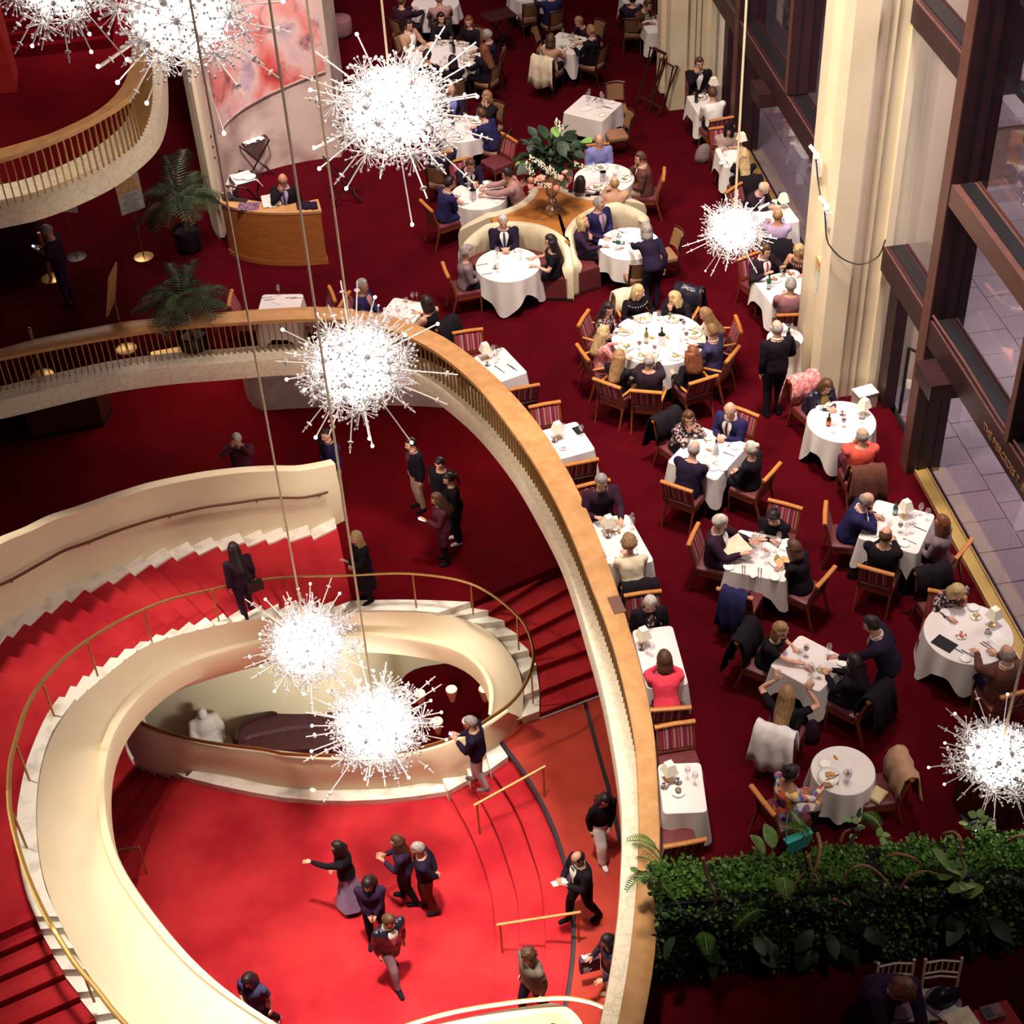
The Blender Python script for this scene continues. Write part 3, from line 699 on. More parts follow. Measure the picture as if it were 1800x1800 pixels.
for k, (x, y) in enumerate(((737, 1214), (793, 1207), (851, 1206), (768, 1263), (822, 1262))):
    p = at(x, y, WELL + .45)
    t = thing('uplighter', ['small glowing drum stool lamp at the left of the well foyer', 'small glowing drum lamp at the back of the well foyer', 'small glowing drum lamp at the right of the well foyer',
                            'small glowing drum lamp behind the lowest chandelier', 'small glowing drum lamp beside the man on the steps'][k], 'lamp', (p[0], p[1], WELL), scale=.8)
    MB().lathe([(.07, 0), (.075, .05), (.17, .42), (.165, .46), (.1, .47)], 12).build('drum', mat('salmon_drum', (0.55, 0.12, 0.07), 0.7, (0.45, 0.08, 0.05), 6), t)
    MB().lathe([(.155, .462), (.15, .476), (.02, .478)], 12).build('top', mat('drum_glow', (1.0, 0.80, 0.66), .6, None, 4, emit=.9), t)

# parapet of the matching stair at the bottom edge of the picture
sp = thing('south_parapet', 'cream curved parapet with brass rail at the bottom edge', 'parapet')
pr = curve([(690, 1812), (725, 1800), (775, 1785), (820, 1775), (869, 1767), (939, 1758), (994, 1755), (1036, 1762), (1069, 1776), (1100, 1800)], RL + .95, 30)
MB().tube(pr, .03, 6, flat=(1.3, .8)).build('rail', brass, sp)
pt = curve([(700, 1822), (760, 1802), (820, 1788), (880, 1776), (940, 1767), (975, 1763), (1000, 1772), (1020, 1792), (1028, 1815), (1030, 1850)], RL + .78, 30)
npt = normals2d(pt)
if npt[10, 1] > 0: npt = -npt
MB().loft([[(p[0], p[1], LF - .1), (p[0], p[1], p[2] - .02), tuple(p), (p[0] + n[0] * .15, p[1] + n[1] * .15, p[2]), (p[0] + n[0] * .25, p[1] + n[1] * .25, p[2] - .12), (p[0] + n[0] * .9, p[1] + n[1] * .9, p[2] - .35)] for p, n in zip(pt, npt)]).build('wall', plaster, sp)

# ================================================================== FACADE, COLUMNS, TERRACE
def column(name, label, ya, yb, x0=7.44, x1=8.62, top=21.0):
    """Cream stone pier: a plinthless shaft with a recessed strip on its inner face and stepped sides."""
    t = thing(name, label, 'column', ((x0 + x1) / 2, (ya + yb) / 2, 0))
    cx, cy = (x0 + x1) / 2, (ya + yb) / 2
    w = yb - ya
    P = [(x0, ya), (x0 + .36, ya), (x0 + .44, ya + .10), (x0 + .86, ya + .10), (x0 + .86, ya + .02), (x0 + .98, ya + .02), (x0 + .98, ya + .14), (x1 + .5, ya + .14),
         (x1 + .5, yb - .14), (x0 + .98, yb - .14), (x0 + .86, yb - .02), (x0 + .44, yb - .10), (x0 + .36, yb), (x0, yb), (x0, ya + w * .70), (x0 + .12, ya + w * .67), (x0 + .12, ya + w * .36), (x0, ya + w * .33)]
    MB().prism([(p[0] - cx, p[1] - cy) for p in P], 0.0, top).build('shaft', stonewall, t, False)
    MB().box((x0 + .66 - cx, ya + .085 - cy, top / 2), (.008, .035, top)).build('seam', mat('stone_seam', (0.40, 0.31, 0.23), .8), t, False)
    MB().box((x0 + .55 - cx, ya + .088 - cy, top / 2), (.008, .03, top)).build('seam', MATS['stone_seam'], t, False)
    return t
column('column', 'tall cream stone column by the window nearest the viewer', 19.93, 21.14)
column('column', 'tall cream stone column farther along the window wall', 30.5, 31.7)
GX = 8.63
# mullions, transoms, glass: the window wall is the setting
wn = bpy.data.objects.new('window_1', None); COL.objects.link(wn); wn['kind'] = 'structure'
def bar(name, c, d, m=bronze):
    return MB().box(c, d).build(name, m, wn, False)
def mullion(y, z0=0.0, z1=21.0, wide=.16, x0=8.27, m=bronze):
    bar('mullion', (8.53, y, (z0 + z1) / 2), (.52, wide, z1 - z0), m)
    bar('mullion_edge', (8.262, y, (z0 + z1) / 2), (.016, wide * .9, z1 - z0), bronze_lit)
    bar('mullion_groove', (8.45, y - wide / 2 - .004, (z0 + z1) / 2), (.03, .012, z1 - z0), black_m)
    bar('mullion_groove', (8.66, y - wide / 2 - .004, (z0 + z1) / 2), (.02, .012, z1 - z0), black_m)
def transom(y0, y1, z0, z1, x0=8.27, x1=8.66, m=bronze):
    bar('transom', ((x0 + x1) / 2, (y0 + y1) / 2, (z0 + z1) / 2), (x1 - x0, y1 - y0, z1 - z0), m)
    bar('transom_channel', ((x0 + x1) / 2 + .02, (y0 + y1) / 2, z1 + .006), ((x1 - x0) * .5, y1 - y0 - .05, .012), black_m)
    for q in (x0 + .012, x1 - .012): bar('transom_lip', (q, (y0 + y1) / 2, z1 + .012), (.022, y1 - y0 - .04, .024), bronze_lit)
mullion(18.05, wide=.30); mullion(28.5, wide=.30)
for y, z0, z1 in ((15.1, 2.85, 21.0), (12.6, 0, 21), (25.2, 2.85, 21.0), (22.0, 0, 21.0), (35.5, 0, 21.0), (39.0, 0, 21.0)): mullion(y, z0, z1, .14)
transom(18.2, 19.95, 2.45, 2.86); transom(8.0, 17.9, 2.45, 2.86)
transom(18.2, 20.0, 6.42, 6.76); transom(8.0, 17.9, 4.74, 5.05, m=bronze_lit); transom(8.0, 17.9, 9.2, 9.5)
transom(21.1, 28.35, 2.40, 2.82); transom(28.65, 30.5, 2.40, 2.82); transom(21.1, 28.35, 6.4, 6.75); transom(28.65, 30.5, 6.4, 6.75); transom(31.7, 46, 2.4, 2.8); transom(31.7, 46, 6.4, 6.8)
for y0, y1 in ((8, 12.6), (12.6, 15.1), (15.1, 17.95), (18.15, 19.95), (21.15, 22.0), (22.0, 25.2), (25.2, 28.4), (28.6, 30.5), (31.7, 35.5), (35.5, 39.0), (39.0, 46)):
    for z0, z1 in ((.06, 2.45), (2.82, 6.4), (6.75, 21)):
        MB().box((GX, (y0 + y1) / 2, (z0 + z1) / 2), (.012, y1 - y0, z1 - z0)).build('pane', pane_m, wn, False)
# box and cables on the transom, push bar of the door beside the column
for x, y, k in ((*at(1655, 668, 2.3)[:2], 0), (*at(1352, 165, 2.3)[:2], 1)):
    sb = thing('speaker_box', ['dark metal box fixed under the lettered transom bar', 'dark metal box fixed under the far window transom'][k], 'box', (x, y, 2.3))
    MB().box((0, 0, 0.02), (.56, .62, .26)).build('case', bronze, sb, False)
    MB().box((0, 0, .152), (.57, .63, .006)).build('lid', bronze, sb, False)
    MB().box((.02, .02, .16), (.16, .03, .02), .1).build('handle', steel, sb, False)
    MB().tube([(.1, .28, .12), (.18, .34, .35), (.3, .5, .45), (.35, .8, .5)], .018, 5).build('cable', black_m, sb)
MB().tube([(8.30, 17.9, 2.95), (8.34, 16.8, 2.92), (8.33, 15.6, 2.91), (8.36, 13.2, 2.91)], .02, 5).build('cable', bronze_lit, wn)
MB().tube([(8.5, 19.0, .35), (8.5, 19.0, 1.6)], .03, 6).build('door_handle', black_m, wn)
MB().tube([(8.5, 19.0, 1.6), (8.66, 18.7, 1.62)], .025, 6).build('door_handle', black_m, wn)
bar('door_frame', (8.6, 18.42, 1.2), (.09, .08, 2.4)); bar('door_frame', (8.56, 19.75, 1.2), (.20, .34, 2.4)); bar('door_frame', (8.56, 29.9, 1.2), (.20, .3, 2.4))
# lettering on the transom (as on the photograph, running off the frame)
fc = bpy.data.curves.new('lettering', 'FONT'); fc.body = 'T'
fc.body = 'THE MERCEDES T. BASS GRAND TIER'; fc.size = .155; fc.extrude = .004; fc.small_caps_scale = .76
for i, ch in enumerate(fc.body):
    if ch != ' ' and not (i in (0, 4, 13, 16, 21, 27)): fc.body_format[i].use_small_caps = False
fo = bpy.data.objects.new('lettering', fc); COL.objects.link(fo)
dg = bpy.context.evaluated_depsgraph_get(); dg.update()
me = bpy.data.meshes.new_from_object(fo.evaluated_get(dg)); bpy.data.objects.remove(fo)
v = np.array([q.co[:] for q in me.vertices]) if len(me.vertices) else np.zeros((1, 3))
lt = link('lettering', me, wn, (8.258, 15.75, 2.575)); me.materials.clear(); me.materials.append(mat('gilt_letters', (0.42, 0.23, 0.10), 0.4, None, 4, metal=.3))
lt.rotation_euler = (PI / 2, 0, -PI / 2)
# threshold with the gilt convector grille
tr = bpy.data.objects.new('trim_3', None); COL.objects.link(tr); tr['kind'] = 'structure'
for y0, y1 in ((8.0, 17.9), (21.1, 28.3)):
    c = (y0 + y1) / 2; d = y1 - y0
    MB().box((8.49, c, .035), (.17, d, .07)).build('grille', mat('gilt_grille', (0.50, 0.34, 0.10), 0.5, (0.34, 0.22, 0.06), 260, metal=.4), tr, False)
    MB().box((8.398, c, .045), (.016, d, .09)).build('grille_edge', brass, tr, False)
    MB().box((8.588, c, .045), (.014, d, .09)).build('grille_edge', brass, tr, False)
    MB().box((8.63, c, .03), (.05, d, .06)).build('sill', bronze, tr, False)
# terrace paving: separate granite slabs over a dark bed
ter = bpy.data.objects.new('floor', None); COL.objects.link(ter); ter['kind'] = 'structure'
MB().box((12.7, 25, -.2), (8.04, 46, .3)).build('bed', joint_m, ter, False)
slabs = {}
xs = [8.68, 9.38, 10.32, 11.26, 12.2, 13.14, 14.08]
cnt = 0
for i in range(len(xs) - 1):
    w = xs[i + 1] - xs[i] - .014; y = 8.0 + (.0 if i == 0 else .34 * (i % 2))
    k = 0
    while y < 44 and cnt < 290:
        d = .665 if y < 24 else 1.33
        if (xs[i] < 11 or y > 14):
            key = (round(w, 3), d)
            if key not in slabs: slabs[key] = MB().box((0, 0, 0), (w, d - .014, .06)).mesh('slab', paving, False)
            link('slab', slabs[key], ter, (xs[i] + w / 2 + .007, y + d / 2, -.03 + (cnt * 7 % 5) * .0012)); cnt += 1
        y += d
structure('wall_terrace', MB().box((16.9, 25, 1.2), (.5, 46, 2.6)), mat('terrace_stone', (0.36, 0.30, 0.30), .8, (0.30, 0.25, 0.25), 3), smooth=False)
# stone pedestal with an uplight outside
p = at(1735, 335, 0.0)
pd = thing('stone_pedestal', 'square stone pedestal outside on the terrace beyond the glass', 'pedestal', (p[0], p[1], 0), .0)
MB().box((0, 0, .15), (1.0, 1.0, .3)).build('base', paving, pd, False); MB().box((0, 0, .95), (.72, .72, 1.3)).build('shaft', mat('pedestal_stone', (0.30, 0.20, 0.17), .8, (0.24, 0.16, 0.13), 6), pd, False)
MB().box((0, 0, 1.68), (.9, .9, .16)).build('cap', paving, pd, False)
# cable and cameras on the near column
cb = thing('column_cable', 'black cable looping from the column camera to the window frame', 'cable', (7.42, 20.5, 3.8))
pts = [at(1425, 395, 0)]
A = np.array([7.40, 20.75, 4.02]); B = np.array([7.40, 20.12, 3.50]); C_ = np.array([8.25, 19.85, 3.05])
cpts = resample([A + [-.06, -.05, .05], (A + B) / 2 + [-.06, 0, -.06], B + [-.06, 0, .02], [7.36, 19.95, 3.12], [7.44, 19.84, 2.98], [7.62, 19.82, 2.80], [7.9, 19.82, 2.68], [8.15, 19.80, 2.80], C_], 30)
MB().tube(cpts - [7.42, 20.5, 3.8], .012, 6).build('cable', black_m, cb)
for k, P in enumerate((A, B)):
    c = thing('wall_camera', ['small white camera clamped on the far edge of the column', 'small white camera clamped on the near edge of the column'][k], 'camera', P)
    MB().ball((-.03, 0, .05), (.06, .06, .07), 8, 6).build('dome', china, c); MB().box((0, 0, -.12), (.10, .14, .26)).build('bracket', china, c, False); MB().tube([(-.04, .03, .1), (-.12, .12, .2)], .03, 6).build('arm', china, c)
nt = thing('notice_sheet', 'white notice sheet held in the recess of the near column', 'notice', (7.53, 20.55, 1.9))
MB().box((0, 0, 0), (.012, .36, .5)).build('sheet', white_paper, nt, False); MB().box((.0, 0, .34), (.06, .36, .2)).build('ledge', mat('notice_holder', (0.62, 0.42, 0.20), .6), nt, False)
for k in range(7): MB().box((-.007, 0, .18 - .055 * k), (.002, .26 - (k % 3) * .04, .010)).build('print_line', mat('print_ink', (0.25, 0.2, 0.2), .8), nt, False)
MB().box((-.031, .05, .36), (.002, .14, .03)).build('print_line', mat('red_ink', (0.7, 0.06, 0.03), .8), nt, False)

# ================================================================== MURAL WALL AND DESK
wp = curve([(392, 372), (410, 335), (440, 312), (480, 297), (520, 287), (560, 280), (600, 276)], 0.0, 30)
mtop = 12.0
dado = mat('dado_marble', (0.56, 0.44, 0.38), 0.4, (0.34, 0.22, 0.20), 1.6, detail=9, contrast=(.45, .7))
structure('wall_mural', MB().loft([[(p[0], p[1], 0), (p[0], p[1], mtop)] for p in wp]).loft([[(p[0] + .25, p[1] + 1.0, 0), (p[0] + .25, p[1] + 1.0, mtop)] for p in wp]).loft([[(q[0], q[1], 0), (q[0], q[1], mtop)] for q in (wp[-1], wp[-1] + [.25, 1.0, 0])]), dado)
def mural_mat():
    m = bpy.data.materials.new('painted_mural'); m.use_nodes = True; nt = m.node_tree; b = nt.nodes['Principled BSDF']; b.inputs['Roughness'].default_value = .7
    tc = nd(nt, 'ShaderNodeTexCoord')
    n1 = nd(nt, 'ShaderNodeTexNoise'); n1.inputs['Scale'].default_value = .55; n1.inputs['Detail'].default_value = 5; n1.inputs['Distortion'].default_value = 1.4
    n2 = nd(nt, 'ShaderNodeTexNoise'); n2.inputs['Scale'].default_value = 2.6; n2.inputs['Detail'].default_value = 8; n2.inputs['Distortion'].default_value = .8
    for n in (n1, n2): nt.links.new(tc.outputs['Object'], n.inputs['Vector'])
    r1 = nd(nt, 'ShaderNodeValToRGB'); e = r1.color_ramp.elements
    e[0].position = .36; e[0].color = (.46, .34, .40, 1); e[1].position = .62; e[1].color = (.52, .065, .06, 1)
    x = r1.color_ramp.elements.new(.44); x.color = (.62, .42, .40, 1); x = r1.color_ramp.elements.new(.52); x.color = (.62, .24, .22, 1)
    r2 = nd(nt, 'ShaderNodeValToRGB'); e = r2.color_ramp.elements
    e[0].position = .30; e[0].color = (.16, .05, .12, 1); e[1].position = .46; e[1].color = (1, 1, 1, 1)
    nt.links.new(n1.outputs[0], r1.inputs[0]); nt.links.new(n2.outputs[0], r2.inputs[0])
    mx = nd(nt, 'ShaderNodeMixRGB', blend_type='MULTIPLY'); mx.inputs[0].default_value = .75
    nt.links.new(r1.outputs[0], mx.inputs[1]); nt.links.new(r2.outputs[0], mx.inputs[2]); nt.links.new(mx.outputs[0], b.inputs['Base Color'])
    return m
mural = thing('wall_painting', 'large painted mural of reds and pinks on the curved wall', 'painting')
rows = []
zb = lambda p: float(np.interp(p[0], [wp[4][0], wp[28][0]], [1.40, 1.95]))
for p in wp[4:29]:
    rows.append([(p[0] + .0, p[1] - .035, zb(p)), (p[0], p[1] - .035, mtop - .5)])
MB().loft(rows).build('canvas', mural_mat(), mural)
rows = [[(p[0], p[1] - .03, zb(p) - .03), (p[0], p[1] - .045, zb(p) - .03), (p[0], p[1] - .045, zb(p)), (p[0], p[1] - .03, zb(p))] for p in wp[4:29]]
MB().loft(rows, True, caps=True).build('frame_edge', dado, mural)
# rounded cream pilaster that ends the mural wall
pf = curve([(371, 392), (378, 412), (392, 424), (398, 415), (399, 395), (396, 372)], 0.0, 14)
pil = thing('pilaster', 'tall rounded cream pilaster at the left end of the mural wall', 'pilaster', (pf[4][0], pf[4][1], 0))
o = pf[4] * [1, 1, 0]
ring = [tuple(p[:2] - o[:2]) for p in pf] + [(pf[0][0] - o[0] + .15, pf[0][1] - o[1] + .4)]
MB().prism(ring, 0.0, mtop).build('shaft', stonewall, pil)
MB().prism([(x * 1.12, y * 1.12) for x, y in ring], 5.1, 5.45).build('band', plaster, pil)
MB().prism([(x * 1.04, y * 1.04) for x, y in ring], 0.0, .06).build('foot', black_m, pil)
for k in range(3): MB().ball((pf[10][0] - o[0] - .02, pf[10][1] - o[1] - .10, 1.5 + k * .22), .045, 8, 5).build('switch', black_m, pil)

# host desk
dtop = 1.14
df = curve([(388, 354), (401, 361), (420, 367), (450, 372), (490, 374), (530, 373), (563, 370)], dtop, 22)
db_ = curve([(392, 338), (408, 345), (430, 350), (460, 355), (490, 357), (525, 356), (557, 350)], dtop, 22)
desk = thing('host_desk', 'curved honey-wood reception desk at the restaurant entrance', 'desk', (df[10][0], df[10][1], 0))
o = np.array([df[10][0], df[10][1], 0])
P = [tuple(p[:2] - o[:2]) for p in df] + [tuple(p[:2] - o[:2]) for p in db_[::-1]]
MB().prism(P, .10, dtop - .05).build('front', desk_wood, desk)
cen = np.mean(P, 0)
MB().prism([tuple(cen + (np.array(p) - cen) * 1.025) for p in P], dtop - .05, dtop).build('desk_top', oak, desk)
MB().prism([tuple(cen + (np.array(p) - cen) * 1.02) for p in P], 0, .10).build('plinth', desk_wood, desk)

# ================================================================== CHAIRS
def chair_parts(kind):
    """One chair facing +Y, seat centre over the origin."""
    t = thing('armchair' if kind == 'arm' else 'dining_chair', 'x', 'chair')
    if kind == 'dark':
        w, d, hb = .42, .42, .92; m_leg, m_back, m_top, m_seat = wood_dark, stripe_tan, wood_dark, leather_tan
    else:
        w, d, hb = .50, .48, .88; m_leg, m_back, m_top, m_seat = wood_red, stripe, wood_gold, leather
    x = w / 2 - .02
    for sx in (-1, 1):
        MB().tube([(sx * x, d / 2 - .03, 0), (sx * x, d / 2 - .03, .42)], [.016, .024], 4).build('leg', m_leg, t, False)
        MB().tube([(sx * x, -d / 2 - .10, 0), (sx * x, -d / 2 + .01, .40), (sx * x, -d / 2 - .02, .60), (sx * x, -d / 2 - .10, hb - .02)], [.016, .024, .024, .018], 4).build('leg', m_leg, t, False)
    b = MB()
    b.box((0, d / 2 - .03, .385), (w - .06, .03, .07)); b.box((0, -d / 2 + .02, .385), (w - .06, .03, .07))
    for sx in (-1, 1): b.box((sx * x, 0, .385), (.03, d - .08, .07))
    b.build('seat_rail', m_leg, t, False)
    b = MB(); rows = []
    for z, k in ((.41, .98), (.45, 1.0), (.475, .96), (.485, .85)):
        a, c = (w / 2) * k, (d / 2) * k
        rows.append([(-a, -c * .9, z), (-a * .9, -c, z), (a * .9, -c, z), (a, -c * .9, z), (a, c * .85, z), (a * .85, c, z), (-a * .85, c, z), (-a, c * .85, z)])
    b.loft(rows, True, caps=True).build('seat', m_seat, t)
    # upholstered back panel
    z0, z1 = (.56, hb - .05); rows = []; bow = .05 if kind == 'dark' else .0
    for f in (1, -1):
        for z in (np.linspace(z0, z1, 4) if f == 1 else np.linspace(z1, z0, 4)):
            yy = -d / 2 - .02 - .08 * (z - .6) / (hb - .62) + f * .016
            rows.append([(u * (x - .02), yy - bow * (1 - u * u) + bow * .3, z) for u in np.linspace(-1, 1, 7)])
    b = MB().loft(rows, loop=True)
    b.build('backrest', m_back, t)
    if kind == 'dark':
        MB().tube([(u * (x + .02), -d / 2 - .105 - bow * (1 - u * u) + bow * .3, hb - .02 + .012 * (1 - u * u)) for u in np.linspace(-1, 1, 7)], .018, 5).build('top_rail', m_top, t)
    else:
        MB().tube([(-x - .03, -d / 2 - .105, hb), (0, -d / 2 - .112, hb + .004), (x + .03, -d / 2 - .105, hb)], .030, 8, flat=(1.15, .85)).build('top_rail', m_top, t)
        MB().box((0, -d / 2 + .005, .52), (w - .06, .022, .035)).build('back_rail', m_leg, t, False)
    if kind == 'arm':
        for sx in (-1, 1):
            MB().tube([(sx * (x + .005), -d / 2 - .04, .66), (sx * (x + .03), -.06, .655), (sx * (x + .035), .12, .645), (sx * (x + .01), .2, .60), (sx * x, .205, .43)], [.018, .022, .022, .019, .018], 6, flat=(1.25, .8)).build('armrest', wood_gold, t)
    return t
PROTO = {k: chair_parts(k) for k in ('arm', 'side', 'dark')}
N_CHAIR = 0
def chair(kind, p, face, label, group=None):
    global N_CHAIR; N_CHAIR += 1
    return dup(PROTO[kind], label, (p[0], p[1], 0), face, group)

# ================================================================== TABLES
TB = {}
def table(key, desc, shape, px=None, d=None, corners=None, hem=.34, plain=False, cloth_m=None, z=.75, corner_drop=1.0, floorlen=False):
    """A pedestal table and its cloth. Round: centre pixel + diameter. Rectangular: three corner pixels (far left, far right, near right)."""
    if shape == 'round':
        c = at(*px, z); r = d / 2; rot = rnd.uniform(.2, .7); hx = hy = r
        per = [(r * math.cos(a), r * math.sin(a), math.cos(a), math.sin(a), a) for a in np.linspace(0, 2 * PI, 64, endpoint=False)]
    else:
        A, B, C = (at(*q, z) for q in corners)
        u = unit(((B - A) * [1, 1, 0])); hx = np.linalg.norm(B - A) / 2
        v = (C - B); v = v - u * (v @ u); hy = np.linalg.norm(v) / 2; v = unit(v)
        c = A + u * hx + v * hy; rot = math.atan2(u[1], u[0])
        if v @ np.array([-u[1], u[0], 0]) < 0: pass
        rc = .05; per = []
        for sx, sy, a0 in ((1, 1, 0), (-1, 1, PI / 2), (-1, -1, PI), (1, -1, 1.5 * PI)):
            for a in np.linspace(a0, a0 + PI / 2, 5):
                per.append((sx * (hx - rc) + rc * math.cos(a), sy * (hy - rc) + rc * math.sin(a), math.cos(a), math.sin(a), None))
            nx_, ny_ = (-1, 0) if a0 == 0 else ((0, -1) if a0 == PI / 2 else ((1, 0) if a0 == PI else (0, 1)))
            L = 2 * (hx - rc) if nx_ else 2 * (hy - rc)
            ex, ey, na, nb_, _ = per[-1]
            for f in (.14, .28, .42, .56, .7, .84): per.append((ex + nx_ * L * f, ey + ny_ * L * f, na, nb_, None))
    t = thing('dining_table', desc, 'table', (c[0], c[1], 0), rot)
    if shape == 'round': MB().lathe([(r - .03, z - .045), (r - .006, z - .03), (r - .006, z - .008)], 32).build('tabletop', wood_red, t)
    else: MB().box((0, 0, z - .026), (hx * 2 - .02, hy * 2 - .02, .036)).build('tabletop', wood_red, t, False)
    MB().lathe([(.05, .04), (.045, .3), (.05, z - .05)], 10).build('pedestal', black_m, t)
    b = MB()
    for k in range(4): b.box((.17 * math.cos(PI / 4 + k * PI / 2), .17 * math.sin(PI / 4 + k * PI / 2), .025), (.34, .06, .04), PI / 4 + k * PI / 2)
    b.build('foot', black_m, t, False)
    # cloth: a square sheet, so the hem dips at the corners
    rr = random.Random(key); ph = rr.uniform(0, 6); n = len(per); rows = [[] for _ in range(7)]; L = z + .004
    for i, (x, y, nx, ny, a) in enumerate(per):
        if shape == 'round':
            drop = hem - .03 + .24 * corner_drop * (abs(math.sin(2 * (a))) ** 2.0) * (.8 + .5 * math.sin(a + ph)); fold = .035 * math.sin(a * 11 + ph) + .018 * math.sin(a * 5 + 1.7 * ph)
        else:
            cn = min(abs(abs(x) - hx), .25) + min(abs(abs(y) - hy), .25); near = max(0.0, 1 - cn / .24)
            drop = hem - .05 + .30 * corner_drop * near ** 1.6; fold = .014 * math.sin(i * 1.3 + ph) + .045 * near
        drop = min(drop, z - .02) if not floorlen else z - .01
        for j in range(7):
            f = j / 6; out = .006 + (.028 + fold) * f ** 1.1
            if j == 0: rows[0].append((x * .985, y * .985, L))
            elif j == 1: rows[1].append((x + nx * .006, y + ny * .006, L - .006))
            else:
                f2 = (j - 1) / 5; rows[j].append((x + nx * (.008 + (.03 + fold) * f2), y + ny * (.008 + (.03 + fold) * f2), L - .01 - drop * f2))
    b = MB(); b.loft(rows[::-1], True); b.add(rows[0], [tuple(range(n))])
    cl = b.mesh('tablecloth', cloth_m or linen)
    co = link('tablecloth', cl, None, (c[0], c[1], 0), rot)
    w = 'round ' if shape == 'round' else ''
    tag(co, 'white %stablecloth on the ' % w + desc.replace('dining table', 'table').replace('round table', 'table'), 'tablecloth')
    TB[key] = dict(c=c, shape=shape, hx=hx, hy=hy, rot=rot, z=z + .006, desc=desc)
    return TB[key]

def reach(key, p):
    """Distance from p to the table edge along the line to its centre."""
    T = TB[key]; v = np.array(p[:2]) - T['c'][:2]; L = np.linalg.norm(v)
    if T['shape'] == 'round': return L - T['hx']
    a = math.atan2(v[1], v[0]) - T['rot']; ca, sa = abs(math.cos(a)), abs(math.sin(a))
    return L - min(T['hx'] / max(ca, 1e-6), T['hy'] / max(sa, 1e-6))

table('ten', 'large round table set for ten with two wine bottles', 'round', (1158, 594), 1.54)
table('tilted', 'square table with a water bottle right of centre', 'rect', corners=[(1232, 750), (1316, 781), (1262, 846)])
table('beer', 'round table with a small beer bottle beside the column', 'round', (1479, 741), 1.04, corner_drop=1.5)
table('menu', 'square table where a man reads a menu', 'rect', corners=[(1299, 931), (1402, 950), (1376, 1022)])
table('window', 'square table beside the gilt window grille', 'rect', corners=[(1541, 878), (1643, 905), (1626, 978)])
table('steward', 'square table where a waiter is serving', 'rect', corners=[(1407, 1116), (1492, 1160), (1461, 1228)])
table('tablet', 'round table with a black tablet lying on it', 'round', (1702, 1113), 1.14, corner_drop=1.6)
table('small', 'small round table above the green hedge', 'round', (1482, 1354), .76, hem=.46, corner_drop=.4)
table('rail_a', 'narrow table at the rail under a lone striped chair', 'rect', corners=[(832, 628), (884, 610), (929, 654)])
table('rail_b', 'narrow table at the rail with a black bill folder', 'rect', corners=[(949, 758), (1013, 741), (1047, 790)])
table('rail_c', 'narrow table at the rail between two older guests', 'rect', corners=[(1036, 920), (1103, 904), (1140, 988)])
table('rail_d', 'narrow table at the rail by the woman in pink', 'rect', corners=[(1112, 1108), (1181, 1100), (1212, 1202)])
table('rail_e', 'empty narrow table at the rail next to the hedge', 'rect', corners=[(1157, 1344), (1231, 1341), (1243, 1427)], hem=.4)
table('north_a', 'empty table behind the far curve of the rail', 'rect', corners=[(462, 518), (533, 517), (536, 556)], hem=.5)
table('north_b', 'table behind the rail shared by one couple', 'rect', corners=[(693, 523), (752, 534), (738, 578)])
table('booth_a', 'table in the near left booth', 'round', (893, 465), 1.14, hem=.38, corner_drop=1.3)
table('booth_b', 'table in the near right booth with a tilted water bottle', 'round', (1106, 428), 1.10, hem=.40, corner_drop=1.3)
table('booth_c', 'table in the far left booth with a wine cooler', 'round', (842, 343), 1.08, hem=.40, corner_drop=1.3)
table('booth_d', 'table in the far right booth behind the flowers', 'round', (1062, 313), 1.14, corner_drop=1.2)
table('far_eight', 'big round table at the back with many guests', 'round', (782, 97), 1.56, cloth_m=linen)
table('far_long', 'table half hidden behind the biggest glittering chandelier', 'round', (812, 226), 1.14)
table('far_three', 'square table of three near the back column', 'rect', corners=[(984, 56), (1042, 68), (1017, 99)])
table('far_empty', 'laid empty square table before the bald man in blue', 'rect', corners=[(1027, 166), (1094, 181), (1058, 214)], hem=.45, corner_drop=.6)
table('far_top', 'table at the very top edge left of centre', 'round', (765, 6), 1.10)
table('win_a', 'window table between a man in tuxedo and a man in white', 'rect', corners=[(1207, 169), (1244, 164), (1258, 196)])
table('win_b', 'window table of the woman in a black headscarf', 'rect', corners=[(1257, 261), (1303, 256), (1315, 290)])
table('win_c', 'window table behind the small chandelier', 'rect', corners=[(1318, 362), (1378, 352), (1388, 392)])
table('win_d', 'window table half hidden by the near column', 'rect', corners=[(1322, 490), (1400, 474), (1420, 520)])
table('win_e', 'window table half hidden by the far column', 'rect', corners=[(1125, 34), (1160, 30), (1168, 56)])
table('win_f', 'white covered table at the top edge by the window', 'rect', corners=[(1088, -6), (1122, -12), (1128, 8)])
table('top_c', 'table at the top edge right of centre', 'round', (930, -12), 1.0)
table('service', 'round service table draped to the floor beside the column', 'round', (1380, 594), .58, hem=.7, corner_drop=0, z=.80)

